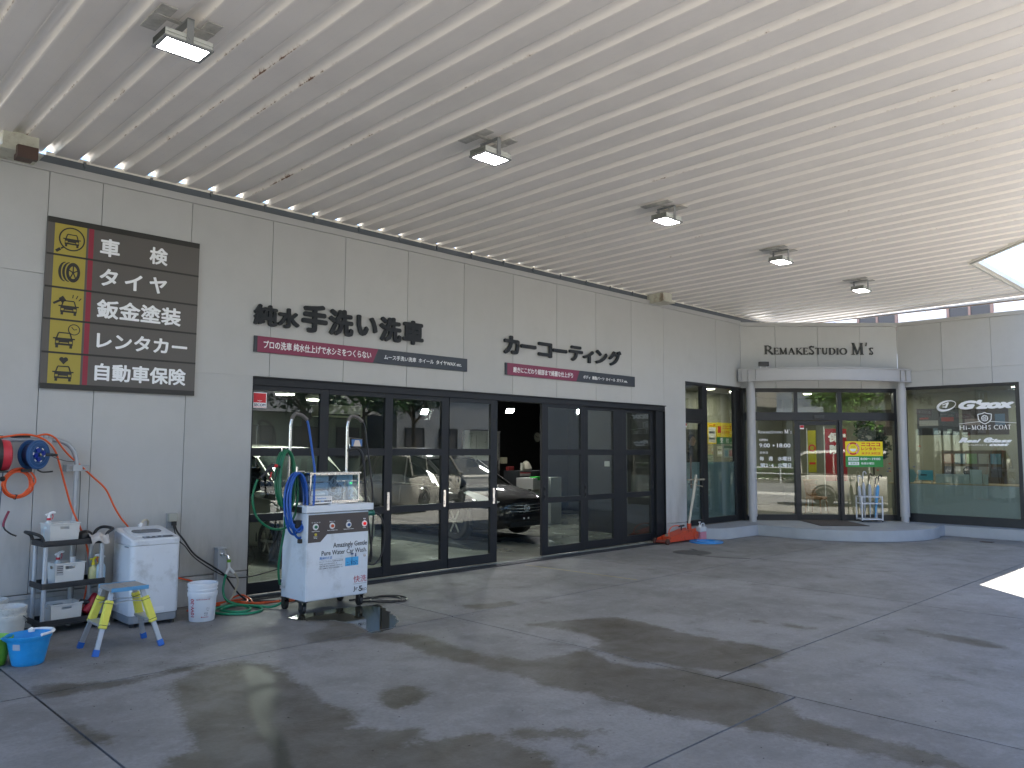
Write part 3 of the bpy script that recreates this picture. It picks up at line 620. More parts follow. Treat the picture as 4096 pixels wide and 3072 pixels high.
# floodlights under the canopy
LBODY = mat('lamp_casing', (.62, .64, .60), .4, .3); LDARK = mat('lamp_fins', (.06, .065, .06), .5)
LEDW = mat('led_panel', (1, 1, .97), emit=14)
def lamp():
    t = thing('floodlight', 'square white LED floodlight hanging under the canopy nearest the camera at upper left', 'lamp', (2.0, 5.09, 4.2), 0, 'floodlights in a row under the canopy')
    b = MB(True); b.box((-.155, -.105, .012), (.155, .105, .034)); b.box((-.155, -.105, .036), (.155, .105, .062)); b.build('casing', LBODY, t, bevel=.004)
    b = MB(True)
    for i in range(16): y = -.1+i*.0128; b.box((-.158, y, .016), (-.1545, y+.006, .06))
    b.box((-.1555, -.1, .016), (-.1548, .1, .02)); b.build('cooling_fins', LDARK, t); b = MB(True)
    for i in range(16): y = -.1+i*.0128; b.box((.1545, y, .016), (.158, y+.006, .06))
    b.build('cooling_fins', LDARK, t)
    b = MB(True)
    for a_, b_ in (((-.16, -.11, 0), (.16, -.088, .012)), ((-.16, .088, 0), (.16, .11, .012)), ((-.16, -.088, 0), (-.137, .088, .012)), ((.137, -.088, 0), (.16, .088, .012))): b.box(a_, b_)
    b.build('bezel', mat('lamp_bezel', (.24, .25, .25), .4), t)
    MB(True).box((-.137, -.088, .003), (.137, .088, .011)).build('light_panel', LEDW, t)
    b = MB(True); b.box((-.022, -.114, .01), (.022, -.108, .165)); b.box((-.022, .108, .01), (.022, .114, .165)); b.box((-.022, -.114, .16), (.022, .114, .168)); b.cyl((0, -.118, .035), (0, -.106, .035), .012, n=10)
    b.build('bracket', mat('bracket_grey', (.24, .25, .25), .5), t)
    b = MB(True); b.box((-.20, -.15, .172), (-.10, .22, .180)); b.box((.10, -.15, .172), (.20, .22, .180)); b.box((-.2, -.02, .168), (.2, .02, .174)); b.build('mounting_plate', mat('mounting_plate_paint', (.42, .41, .38), .6, var=.3, vscale=12), t)
    return t
L0 = lamp()
labs = ['second floodlight from the left under the canopy', 'middle floodlight of the row of five under the canopy', 'fourth floodlight from the left under the canopy', 'farthest and smallest floodlight of the row, near the entrance']
for i in range(4): dup(L0, (2.0+2.765*(i+1), 5.09, 4.2), 0, labs[i])

# curved beam with two columns over the entrance
CB = mat('beam_paint', (.40, .40, .41), .45, var=.03, vscale=3)
cb = thing('entrance_portal', 'curved pale grey steel beam on two round columns in front of the glass entrance', 'portal', FA(1.59, .2, .3))
def arc(sv):   # outward distance for position along the facade
    u = (sv-1.62)/1.75; return .18+.50*(1-u*u)
ss = np.linspace(-.11, 3.34, 40)
bm_ = MB()
for q0, q1, z0, z1 in ((-.012, .012, 2.985, 3.205), (-.055, .055, 3.205, 3.222), (-.055, .055, 2.968, 2.985)):
    v = []
    for s_ in ss:
        o_ = arc(s_)
        v += [FA(s_, z0, o_+q0), FA(s_, z0, o_+q1), FA(s_, z1, o_+q1), FA(s_, z1, o_+q0)]
    n = len(ss); f = []
    for i in range(n-1):
        for j in range(4): f.append((i*4+j, i*4+(j+1) % 4, i*4+4+(j+1) % 4, i*4+4+j))
    f += [(3, 2, 1, 0), tuple((n-1)*4+j for j in range(4))]
    bm_.add(v, f)
bm_.build('curved_beam', CB, cb, smooth=.5)
st = MB()
for s_ in (-.06, .06, .19, 3.06, 3.2): st.fbox(FA, s_-.005, s_+.005, 2.985, 3.205, arc(s_)-.05, arc(s_)+.05)
st.build('stiffener_plate', CB, cb)
for s_ in (.125, 3.13):
    o_ = .21; b = MB(); b.cyl(FA(s_, .305, o_), FA(s_, 2.86, o_), .087, n=32); b.cyl(FA(s_, .2, o_), FA(s_, .31, o_), .070, n=32); b.cyl(FA(s_, 2.86, o_), FA(s_, 2.97, o_), .07, n=24)
    b.build('column', CB, cb, smooth=.6)
sp = thing('spotlight', 'small black spotlight standing on the left end of the curved beam', 'lamp', FA(.33, 3.222, arc(.33)))
b = MB(); b.fbox(FA, .24, .43, 3.262, 3.35, arc(.33)-.03, arc(.33)+.05); b.build('housing', BLACK, sp, bevel=.006)
b = MB(); b.fbox(FA, .27, .285, 3.222, 3.265, arc(.33)-.01, arc(.33)+.02); b.fbox(FA, .385, .40, 3.222, 3.265, arc(.33)-.01, arc(.33)+.02); b.build('bracket', mat('bracket_white', (.6, .6, .6), .5), sp)
# white building rising behind the roof
wbld = thing('white_apartment_building', 'white building with framed windows rising behind the shop roof', 'building', (26, 6, 0))
MB().box((24.06, -8, 0), (34, 22, 6.35)).build('wall', mat('white_render', (.86, .82, .84), .7, var=.03), wbld)
def far_win(y0, y1, z0=4.6, z1=6.05):
    b = MB(); fx = 24.0
    for a_, b_ in ((y0, y0+.07), (y1-.07, y1), ((y0+y1)/2-.03, (y0+y1)/2+.03)): b.box((fx, a_, z0), (fx+.07, b_, z1))
    b.box((fx, y0, z0-.05), (fx+.07, y1, z0)); b.box((fx, y0, z1), (fx+.07, y1, z1+.06))
    w_ = b.build('window', mat('reddish_frame', (.28, .17, .14), .6), wbld)
    MB().box((24.03, y0+.07, z0), (24.05, y1-.07, z1)).build('pane', mat('far_window_glass', (.085, .078, .078), .4, spec=.25), w_)
for y0, y1 in ((5.9, 7.05), (8.35, 9.51), (3.4, 4.56), (10.9, 12.0), (.9, 2.0)): far_win(y0, y1)
for y in (7.66, 10.2, 5.1): MB().box((23.98, y-.05, 0), (24.05, y+.05, 6.3)).build('downpipe', mat('white_render', (.62, .60, .60)), wbld)
# ---------------------------------------------------------------- signs on the wall
SGREY = mat('sign_grey', '#57534f', .45); SBLK = mat('sign_black', '#24231f', .45); SYEL = mat('sign_yellow', '#a3943c', .5); SRED = mat('sign_maroon', '#8a2438', .45)
MAROON = mat('banner_maroon', '#7d2444', .4); NAVY = mat('banner_charcoal', '#2c3138', .4)
sg = thing('service_signboard', 'tall grey signboard with five yellow pictogram squares and white lettering', 'signboard', (2.735, 8.12, 2.18))
X0, X1 = 2.027, 3.447
b = MB(); rect(b, F1, X0, X1, 2.158, 3.728, .003, .024); b.build('board', SGREY, sg)
for z0, z1 in ((3.678, 3.732), (2.135, 2.185)): b = MB(); rect(b, F1, X0, X1, z0, z1, .0272); b.build('border_band', SBLK, sg)
rows = [(3.678, 3.392), (3.374, 3.087), (3.069, 2.788), (2.770, 2.479), (2.461, 2.185)]
for zt in (3.383, 3.078, 2.779, 2.470):
    b = MB(); rect(b, F1, X0, X1, zt-.009, zt+.009, .0276); b.build('divider', SBLK, sg)
for i, (zt, zb) in enumerate(rows):
    b = MB(); rect(b, F1, 2.088, 2.360, zb, zt, .0272); b.build('yellow_square', SYEL, sg)
    b = MB(); rect(b, F1, 2.380, 2.424, zb, zt, .0272); b.build('red_stripe', SRED, sg)
def car_icon(b, cx, cz, s, o=.0295):
    # front view of a car, s = half width
    body = [(-.78, .05), (-.62, .62), (-.5, .72), (.5, .72), (.62, .62), (.78, .05), (.66, .02), (.52, .5), (.44, .58), (-.44, .58), (-.52, .5), (-.66, .02)]
    flat(b, F1, [(cx+s*x, cz+s*z) for x, z in body[:]], o) if False else None
    for a, c in (((-.74, .0), (-.56, .62)), ((-.56, .62), (-.42, .70)), ((-.42, .66), (.42, .66)), ((.42, .70), (.56, .62)), ((.56, .62), (.74, .0))):
        seg2(b, F1, cx+s*a[0], cz+s*a[1], cx+s*c[0], cz+s*c[1], s*.13, o)
    rect(b, F1, cx-s*1.05, cx+s*1.05, cz-s*.02, cz+s*.12, o)
    rect(b, F1, cx-s*.85, cx+s*.85, cz-s*.22, cz-s*.02, o)
    rect(b, F1, cx-s*.85, cx-s*.78, cz-s*.45, cz-s*.22, o); rect(b, F1, cx+s*.78, cx+s*.85, cz-s*.45, cz-s*.22, o); rect(b, F1, cx-s*.46, cx+s*.46, cz-s*.36, cz-s*.22, o); rect(b, F1, cx-s*.5, cx-s*.42, cz-s*.45, cz-s*.22, o); rect(b, F1, cx+s*.42, cx+s*.5, cz-s*.45, cz-s*.22, o)
    rect(b, F1, cx-s*.85, cx+s*.85, cz-s*.66, cz-s*.45, o)
    rect(b, F1, cx-s*.80, cx-s*.54, cz-s*.95, cz-s*.66, o); rect(b, F1, cx+s*.54, cx+s*.80, cz-s*.95, cz-s*.66, o)
ic = MB(); cz = 3.545; ring(ic, F1, 2.235, cz, .100, .112, .0295); car_icon(ic, 2.235, cz-.005, .072)
seg2(ic, F1, 2.165, cz-.085, 2.145, cz-.100, .014, .0295); seg2(ic, F1, 2.140, cz-.102, 2.105, cz-.130, .026, .0295); ic.build('magnifier_icon', SBLK, sg)
ic = MB(); cz = 3.232
def oval(cx, rx0, rx1, rz0, rz1, o, a0=0, a1=2*PI, n=28):
    for i in range(n):
        a = a0+(a1-a0)*i/n; c = a0+(a1-a0)*(i+1)/n
        flat(ic, F1, [(cx+rx0*math.cos(a), cz+rz0*math.sin(a)), (cx+rx1*math.cos(a), cz+rz1*math.sin(a)), (cx+rx1*math.cos(c), cz+rz1*math.sin(c)), (cx+rx0*math.cos(c), cz+rz0*math.sin(c))], o)
oval(2.19, .035, .058, .085, .093, .0295, PI*.5, PI*1.5, 14); oval(2.225, .038, .060, .085, .093, .0296, PI*.5, PI*1.5, 14)
oval(2.258, .036, .060, .060, .093, .0298); oval(2.258, .0, .010, 0, .014, .0298)
for k in range(5):
    a = PI/2+k*2*PI/5; seg2(ic, F1, 2.258+.008*math.cos(a), cz+.012*math.sin(a), 2.258+.037*math.cos(a), cz+.062*math.sin(a), .010, .0299)
ic.build('tyre_icon', SBLK, sg)
ic = MB(); cz = 2.905; car_icon(ic, 2.235, cz, .082)
seg2(ic, F1, 2.105, cz+.02, 2.17, cz+.06, .020, .0295); seg2(ic, F1, 2.165, cz+.085, 2.195, cz+.045, .045, .0295)
for x_, dz in ((2.265, 0), (2.295, -.004), (2.318, -.02)): seg2(ic, F1, x_, cz+.085+dz, x_+(x_-2.25)*.3, cz+.118+dz*1.3, .008, .0295)
ic.build('hammer_icon', SBLK, sg)
ic = MB(); cz = 2.60; car_icon(ic, 2.21, cz, .088); ring(ic, F1, 2.29, cz+.095, .044, .052, .0300); seg2(ic, F1, 2.29, cz+.093, 2.268, cz+.118, .007, .03); seg2(ic, F1, 2.288, cz+.093, 2.315, cz+.10, .007, .03)
ic.build('clock_icon', SBLK, sg); b = MB(); disc(b, F1, 2.29, cz+.095, .0435, .0297, .001); b.build('clock_dial', SYEL, sg)
ic = MB(); cz = 2.29; car_icon(ic, 2.215, cz, .085); disc(ic, F1, 2.198, cz+.122, .020, .0295); disc(ic, F1, 2.232, cz+.122, .020, .0296)
flat(ic, F1, [(2.180, cz+.115), (2.250, cz+.115), (2.215, cz+.075)], .0297); ic.build('heart_icon', SBLK, sg)
for s_, x0, x1, z0, z1 in (('車', 2.483, 2.662, 3.438, 3.612), ('検', 2.945, 3.123, 3.438, 3.612), ('タ', 2.490, 2.655, 3.150, 3.320), ('イ', 2.72, 2.885, 3.14, 3.30), ('ヤ', 2.955, 3.125, 3.145, 3.308),
    ('鈑金塗装', 2.478, 3.278, 2.835, 3.020), ('レンタカー', 2.490, 3.355, 2.545, 2.700), ('自動車保険', 2.485, 3.350, 2.233, 2.402)):
    b = MB(); text(b, s_, F1, x0, x1, z0, z1, .0275, .003, bold=.028); b.build('lettering', TXTW, sg)
# raised letters
LET = mat('raised_letter_face', '#202428', .5, spec=.3); 
def raised(name, label, items, o=(0, 0, 0)):
    t = thing(name, label, 'lettering', o)
    for ch, x0, x1, z0, z1 in items:
        b = MB(); text(b, ch, F1, x0, x1, z0, z1, .02, .022, bold=.045 if ch not in 'い' else .04); l_ = b.build('letter', LET, t)
        b = MB(); text(b, ch, F1, x0+.004, x1-.004, z0+.003, z1-.003, .001, .0188, bold=.035); b.build('letter_return', mat('letter_side', (.36, .36, .33), .5), l_)
    return t
raised('car_wash_lettering', 'large dark raised Japanese letters for hand car wash above the garage doors', [('純', 4.072, 4.355, 2.953, 3.187), ('水', 4.359, 4.63, 2.951, 3.182), ('手', 4.659, 4.995, 2.937, 3.268), ('洗', 5.014, 5.354, 2.938, 3.254), ('い', 5.403, 5.704, 2.973, 3.224), ('洗', 5.741, 6.073, 2.937, 3.249), ('車', 6.097, 6.429, 2.934, 3.248)], (5.2, 8.13, 2.93))
raised('coating_lettering', 'dark raised katakana letters for car coating above the right garage doors', [('カ', 7.893, 8.208, 2.97, 3.239), ('ー', 8.239, 8.566, 3.085, 3.14), ('コ', 8.608, 8.915, 2.985, 3.21), ('ー', 8.937, 9.26, 3.085, 3.14), ('テ', 9.315, 9.638, 2.983, 3.225), ('ィ', 9.653, 9.915, 2.978, 3.180), ('ン', 9.966, 10.261, 2.989, 3.215), ('グ', 10.299, 10.632, 2.986, 3.240)], (9.2, 8.13, 2.95))
def banner(x0, x1, xs, z0, z1, t1, t2, label):
    t = thing('banner_board', label, 'sign', ((x0+x1)/2, 8.14, z0))
    b = MB(); rect(b, F1, x0, x1, z0, z1, .002, .02); b.build('board', NAVY, t)
    b = MB(); flat(b, F1, [(x0+.035, z0), (xs-.05, z0), (xs+.03, z1), (x0+.035, z1)], .0222); b.build('maroon_field', MAROON, t)
    for s_, a, c, d, e in (t1, t2):
        b = MB(); text(b, s_, F1, a, c, d, e, .0245, .001, bold=.014); b.build('lettering', TXTW, t)
banner(4.093, 7.205, 5.70, 2.655, 2.832, ('プロの洗車 純水仕上げで水シミをつくらない', 4.20, 5.625, 2.700, 2.790), ('ムース手洗い洗車  ホイール  タイヤWAX etc.', 5.82, 7.10, 2.712, 2.772), 'long maroon and charcoal banner under the hand car wash lettering')
banner(7.939, 11.025, 9.54, 2.668, 2.842, ('磨きにこだわり細部まで綺麗な仕上がり', 8.09, 9.41, 2.712, 2.795), ('ボディ  樹脂パーツ  ホイール  ガラス etc.', 9.66, 10.81, 2.722, 2.778), 'maroon and black banner under the katakana coating letters')
# serif capitals drawn with thick and thin strokes
def serif(b, word, F, x0, x1, z0, h, o, d=.001, k=1.0):
    G = {}
    T, t_ = .17*k, .07*k
    def S(*p): return ('s',)+p
    G['R'] = (.86, [S(.2, 0, .2, 1, T), S(.2, .97, .5, .97, t_), S(.2, .5, .5, .5, t_), ('a', .48, .735, .235, 0), S(.42, .5, .86, .0, T*.95), S(.06, .025, .34, .025, .05), S(.06, .975, .3, .975, .05), S(.72, .02, .95, .02, .04)])
    G['E'] = (.66, [S(.2, 0, .2, 1, T), S(.1, .97, .62, .97, t_), S(.1, .03, .66, .03, t_), S(.2, .52, .54, .52, t_), S(.62, .82, .62, 1, .05), S(.66, 0, .66, .2, .05), S(.54, .43, .54, .61, .05)])
    G['M'] = (1.12, [S(.2, 0, .22, 1, t_), S(.2, 1, .56, .03, T), S(.56, .03, .92, 1, t_), S(.94, 0, .90, 1, T), S(.06, .02, .34, .02, .05), S(.78, .02, 1.1, .02, .05), S(.1, .98, .28, .98, .05), S(.88, .98, 1.04, .98, .05)])
    G['A'] = (.92, [S(.14, 0, .46, .99, t_), S(.44, 1, .80, 0, T), S(.24, .34, .66, .34, t_), S(.02, .02, .28, .02, .05), S(.66, .02, .94, .02, .05)])
    G['K'] = (.86, [S(.2, 0, .2, 1, T), S(.28, .5, .72, .98, t_), S(.34, .55, .84, .0, T), S(.06, .025, .34, .025, .05), S(.06, .975, .34, .975, .05), S(.6, .98, .84, .98, .05), S(.72, .02, .96, .02, .05)])
    G['S'] = (.62, [('a', .33, .75, .21, 1), ('a', .33, .25, .23, 2), S(.54, .78, .56, 1, .05), S(.10, 0, .12, .24, .05)])
    G['T'] = (.76, [S(.38, 0, .38, 1, T), S(.04, .96, .72, .96, t_), S(.04, .8, .06, .98, .05), S(.72, .8, .70, .98, .05), S(.24, .025, .52, .025, .05)])
    G['U'] = (.86, [S(.2, .3, .2, 1, T), S(.68, .3, .68, 1, t_), ('a', .44, .3, .24, 3), S(.06, .975, .34, .975, .05), S(.56, .975, .80, .975, .05)])
    G['D'] = (.92, [S(.2, 0, .2, 1, T), S(.1, .97, .44, .97, t_), S(.1, .03, .44, .03, t_), ('a', .42, .5, .43, 0)])
    G['I'] = (.40, [S(.2, 0, .2, 1, T), S(.06, .025, .34, .025, .05), S(.06, .975, .34, .975, .05)])
    G['O'] = (.98, [('a', .49, .5, .44, 4)])
    G["'"] = (.28, [S(.16, 1.0, .10, .72, .10)])
    G[' '] = (.30, [])
    wt = sum((G[c][0]+.06)*sc_ for c, sc_ in word); u = (x1-x0)/wt; cx = x0
    for c, sc_ in word:
        wd, st_ = G[c]; H = h*sc_; W_ = u*sc_
        zo = z0 if c != "'" else z0
        for q in st_:
            if q[0] == 's':
                a, b1, c1, d1, wt_ = q[1:]
                seg2(b, F, cx+a*W_, zo+b1*H, cx+c1*W_, zo+d1*H, wt_*(W_*.5+H*.5), o, d)
            else:
                ax, az, r, kd = q[1:]
                rng = {0: (-PI/2, PI/2), 1: (PI*.12, PI*1.5), 2: (-PI*.98, PI*.5), 3: (PI, 2*PI), 4: (0, 2*PI)}[kd]
                n = 14 if kd != 4 else 24; rz_ = r if kd in (0, 1, 2, 3) and kd != 4 else .5
                if c == 'D': rz_ = .5
                if c == 'U': rz_ = .3
                for i in range(n):
                    a0 = rng[0]+(rng[1]-rng[0])*i/n; a1 = rng[0]+(rng[1]-rng[0])*(i+1)/n; am = (a0+a1)/2
                    wt_ = .05+.12*abs(math.cos(am)) if c != 'S' else .06+.1*abs(math.sin(am-.6)) if abs(az-.5) > .2 else .1
                    wt_ *= k
                    seg2(b, F, cx+(ax+(r-.04)*math.cos(a0))*W_, zo+(az+(rz_-.04)*math.sin(a0))*H, cx+(ax+(r-.04)*math.cos(a1))*W_, zo+(az+(rz_-.04)*math.sin(a1))*H, wt_*(W_*.5+H*.5), o, d)
        cx += (wd+.06)*W_
    return b
WORD = [('R', 1.32)]+[(c, 1) for c in 'EMAKE']+[('S', 1.32)]+[(c, 1) for c in 'TUDIO']
shop = thing('shop_name_lettering', 'dark raised serif shop name on the wall above the curved entrance beam', 'lettering', FA(1.5, 3.54, 0))
b = MB(); serif(b, WORD, FA, .469, 2.17, 3.546, .135, .012, .02, 1.15); b.build('lettering', mat('dark_letter_paint', '#33332f', .4), shop); b = MB(); serif(b, [('M', 1.25), ("'", 1.3), ('S', .78)], FA, 2.235, 2.70, 3.546, .19, .0125, .02, 1.1); b.build('lettering', mat('dark_letter_paint', '#33332f', .4), shop)
# lettering on the entrance glass
gl = thing('opening_hours_lettering', 'white opening hours lettering on the left entrance glass', 'window lettering', FA(.68, 1.26, -.04))
b = MB(); serif(b, WORD, FA, .335, .84, 1.945, .042, -.0475, .001, 1.2); serif(b, [('M', 1.25), ("'", 1.3), ('S', .78)], FA, .865, 1.02, 1.945, .062, -.0475, .001, 1.2)
for s_, x0, x1, z0, z1, bo in (('OPEN', .36, .525, 1.790, 1.833, .02), ('9:00', .358, .57, 1.660, 1.742, .02), ('18:00', .715, .986, 1.660, 1.742, .02), ('定休日', .362, .523, 1.532, 1.580, .012), ('毎　週', .360, .625, 1.395, 1.478, .02), ('水曜日', .725, .990, 1.395, 1.478, .02), ('第2･4', .365, .635, 1.263, 1.345, .02), ('火曜日', .725, .990, 1.263, 1.345, .02)):
    text(b, s_, FA, x0, x1, z0, z1, -.0475, .001, bold=bo)
flat(b, FA, [(.632, 1.675), (.632, 1.725), (.672, 1.70)], -.0475, .001)
b.build('lettering', TXTW, gl)
# rental sign
rs = thing('rental_car_sign', 'yellow and green rental car sign with a round face emblem on the entrance glass', 'sign', FA(2.47, 1.275, -.04))
RY = mat('sign_bright_yellow', '#f0d800', .4); RG = mat('sign_green', '#1f8a3c', .4); RR = mat('sign_red', '#d2301c', .4)
b = MB(); rect(b, FA, 2.092, 2.845, 1.275, 1.79, -.0485, .003); b.build('board', RG, rs)
b = MB(); rect(b, FA, 2.092, 2.845, 1.497, 1.79, -.0450, .001); b.build('yellow_field', RY, rs)
b = MB(); ring(b, FA, 2.245, 1.645, .095, .132, -.0436, .001, ez=.98); text(b, 'ニコニコ', FA, 2.41, 2.795, 1.690, 1.765, -.0436, .001, bold=.05); text(b, 'レンタカー', FA, 2.41, 2.795, 1.610, 1.675, -.0436, .001, bold=.04); text(b, '米子久米町店', FA, 2.415, 2.795, 1.522, 1.578, -.0436, .001, bold=.01); b.build('red_lettering', RR, rs)
b = MB()
for k in range(28):
    a = 2*PI*k/28
    if abs(math.cos(a)) > .55: seg2(b, FA, 2.245+.099*math.cos(a), 1.645+.097*math.sin(a), 2.245+.128*math.cos(a), 1.645+.125*math.sin(a), .009, -.0422, .001)
flat(b, FA, [(2.245+.062*math.cos(a), 1.64+.055*math.sin(a)) for a in np.linspace(PI, 2*PI, 12)], -.0422, .001)
text(b, '8:00〜19:00', FA, 2.39, 2.79, 1.415, 1.462, -.0436, .001, bold=.02); text(b, '毎週水曜日', FA, 2.40, 2.66, 1.325, 1.372, -.0436, .001, bold=.012)
rect(b, FA, 2.145, 2.36, 1.405, 1.470, -.0436, .001); rect(b, FA, 2.145, 2.36, 1.315, 1.380, -.0436, .001); b.build('white_marks', TXTW, rs)
b = MB(); text(b, '営業時間', FA, 2.16, 2.345, 1.415, 1.460, -.0422, .001, bold=.01); text(b, '定休日', FA, 2.18, 2.33, 1.325, 1.370, -.0422, .001, bold=.01); b.build('green_lettering', RG, rs)
b = MB(); ring(b, FA, 2.225, 1.665, .014, .02, -.0422, .001, a0=0, a1=PI); ring(b, FA, 2.27, 1.665, .014, .02, -.0422, .001, a0=0, a1=PI); text(b, 'NICONICO', FA, 2.19, 2.30, 1.745, 1.768, -.0422, .001, bold=.01); b.build('face_marks', mat('dark_mark', (.1, .06, .02), .5), rs)
# security stickers
def sticker(F, x0, x1, z0, z1, o, label):
    t = thing('security_sticker', label, 'sticker', F((x0+x1)/2, z0, o), 0)
    b = MB(); rect(b, F, x0, x1, z0, z1, o, .001); b.build('backing', TXTW, t)
    h = z1-z0; m_ = (x1-x0)*.05
    b = MB(); rect(b, F, x0+m_, x1-m_, z0+h*.34, z1-m_, o+.0012, .001); rect(b, F, x0+m_, x1-m_, z0+h*.04, z0+h*.07, o+.0012, .001); b.build('red_field', mat('sticker_red', '#c4161f', .4), t)
    if h > .1:
        b = MB(); text(b, 'SECOM', F, x0+m_*1.6, x1-m_*1.6, z0+h*.11, z0+h*.28, o+.0012, .001, bold=.03); b.build('lettering', mat('sticker_navy', '#1c2c52', .4), t)
        b = MB(); text(b, 'Security', F, x0+h*.32, x1-h*.32, z0+h*.44, z0+h*.50, o+.0024, .001, bold=.01); text(b, 'by', F, x0+h*.42, x1-h*.42, z0+h*.375, z0+h*.42, o+.0024, .001); b.build('small_print', TXTW, t)
sticker(F1, 4.122, 4.285, 2.043, 2.214, -.032, 'red and white square security sticker on the first garage door pane')
sticker(FA, 1.186, 1.268, 2.030, 2.112, -.049, 'small red sticker in the top corner of the automatic door')
sticker(F1, 12.632, 12.70, 2.02, 2.10, -.0495, 'small red sticker at the top of the frosted side door')
# lettering on the window of the right wing
gz = thing('coating_brand_lettering', 'white slanted lettering and emblems on the large right window', 'window lettering', FB(-4.5, 1.7, -.04))
b = MB(); text(b, "G'zox", FB, -4.83, -3.88, 2.40, 2.575, -.0475, .001, bold=.07, shear=.35)
def ell(cx, cz, a, b_, th, rot, o, w0, w1):
    for i in range(40):
        t0 = 2*PI*i/40; t1 = 2*PI*(i+1)/40
        wv = w0+(w1-w0)*(.5+.5*math.cos((t0+t1)/2-th))
        p = [(cx+a*math.cos(t)*math.cos(rot)-b_*math.sin(t)*math.sin(rot), cz+a*math.cos(t)*math.sin(rot)+b_*math.sin(t)*math.cos(rot)) for t in (t0, t1)]
        seg2(b, FB, p[0][0], p[0][1], p[1][0], p[1][1], wv, o)
ell(-5.035, 2.485, .165, .085, PI, .28, -.0478, .012, .05)
text(b, '1', FB, -5.07, -4.99, 2.44, 2.55, -.0475, .001, bold=.06, shear=.35); seg2(b, FB, -5.11, 2.46, -5.03, 2.46, .02, -.0474); seg2(b, FB, -5.11, 2.50, -5.03, 2.53, .02, -.0474)
serif(b, [('H', 1)] if False else [('I', 1)], FB, -4.83, -4.79, 2.01, .085, -.0475, .001); serif(b, [('I', 1)], FB, -4.765, -4.725, 2.01, .085, -.0475, .001); seg2(b, FB, -4.81, 2.052, -4.745, 2.052, .008, -.0474)
text(b, 'i-', FB, -4.715, -4.635, 2.01, 2.085, -.0475, .001); serif(b, [('M', 1), ('O', 1)], FB, -4.62, -4.44, 2.01, .085, -.0475, .001)
serif(b, [('I', 1)], FB, -4.44, -4.405, 2.01, .085, -.0475, .001); serif(b, [('I', 1)], FB, -4.385, -4.345, 2.01, .085, -.0475, .001); seg2(b, FB, -4.42, 2.052, -4.365, 2.052, .008, -.0474)
serif(b, [('S', 1)], FB, -4.335, -4.285, 2.01, .085, -.0475, .001)
text(b, 'C', FB, -4.24, -4.165, 2.01, 2.095, -.0475, .001, bold=-.005); serif(b, [('O', 1), ('A', 1), ('T', 1)], FB, -4.155, -3.955, 2.01, .085, -.0475, .001)
sh_ = [(-4.50, 2.30), (-4.42, 2.315), (-4.385, 2.335), (-4.35, 2.315), (-4.27, 2.30), (-4.28, 2.20), (-4.32, 2.15), (-4.385, 2.115), (-4.45, 2.15), (-4.49, 2.20)]
for p, q in zip(sh_, sh_[1:]+sh_[:1]): seg2(b, FB, p[0], p[1], q[0], q[1], .014, -.0475)
ring(b, FB, -4.385, 2.225, .045, .058, -.0475); ring(b, FB, -4.385, 2.225, .012, .02, -.0475)
for k in range(6): disc(b, FB, -4.385+.032*math.cos(k*PI/3), 2.225+.032*math.sin(k*PI/3), .008, -.0475, .001, 8)
seg2(b, FB, -4.83, 2.125, -4.46, 2.165, .008, -.0475); seg2(b, FB, -4.31, 2.165, -3.86, 2.125, .008, -.0475)
text(b, 'Real', FB, -4.83, -4.46, 1.765, 1.835, -.0475, .001, bold=.06, shear=.4); text(b, 'R', FB, -4.85, -4.69, 1.765, 1.862, -.0472, .001, bold=.06, shear=.4)
text(b, 'Glass', FB, -4.42, -3.95, 1.765, 1.835, -.0475, .001, bold=.06, shear=.4); text(b, 'G', FB, -4.42, -4.27, 1.765, 1.862, -.0472, .001, bold=.06, shear=.4)
text(b, 'coat', FB, -4.33, -4.0, 1.700, 1.750, -.0475, .001, bold=.06, shear=.4); text(b, 'リアルガラスコート', FB, -4.68, -4.36, 1.705, 1.733, -.0475, .001, bold=.02, shear=.2)
ring(b, FB, -3.855, 2.425, .013, .018, -.0475); b.build('lettering', TXTW, gz)
# ---------------------------------------------------------------- car wash machine
MW = mat('machine_white', (.66, .70, .74), .32, var=.03, vscale=5, stain='#7d7f78', sscale=3.5, samt=.4)
SS = mat('stainless', (.62, .60, .56), .24, 1, rvar=.06, vscale=25)
MF = frame((0, 6.93, 0), (1, 0, 0), (0, -1, 0))
mc = thing('car_wash_machine', 'white wheeled pure water car wash machine with control panel and two bent steel poles', 'machine', (4.44, 7.16, 0))
MB().box((4.085, 6.93, .125), (4.80, 7.39, .968)).build('cabinet', MW, mc, bevel=.006)
MB().box((4.065, 6.905, .974), (4.845, 7.42, 1.043)).build('lid', MW, mc, bevel=.006)
MB().box((4.06, 6.99, .972), (4.0645, 7.42, 1.03)).build('lid_cap', BLACK, mc, bevel=.002)
MB().box((4.095, 6.94, .966), (4.79, 7.38, .976)).build('seal', BLACK, mc)
b = MB(); rect(b, MF, 4.098, 4.796, .135, .955, .0, .0035); d_ = b.build('door', MW, mc, bevel=.0015)
PD = mat('panel_dark_grey', '#4a423f', .4)
b = MB(); flat(b, MF, [(4.10, .686), (4.237, .686), (4.311, .757), (4.794, .757), (4.794, .953), (4.10, .953)], .0042, .001); b.build('control_panel', PD, d_)
for kx, kc in ((4.18, '#1d6e4d'), (4.366, '#c2501e'), (4.557, '#1d4a86'), (4.747, '#c41a1e')):
    b = MB(); disc(b, MF, kx, .836, .031, .0056, .004); b.build('dial_ring', WHITE, d_)
    b = MB(); disc(b, MF, kx, .836, .016, .0098, .010); b.build('push_button', mat('button'+kc, kc, .3, emit=.15 if kc in ('#c41a1e',) else 0), d_)
b = MB(); disc(b, MF, 4.18, .762, .013, .0056, .009); b.build('push_button', mat('button_yellow', '#c4b23c', .3), d_)
b = MB(); rect(b, MF, 4.743, 4.751, .848, .872, .0098, .002)
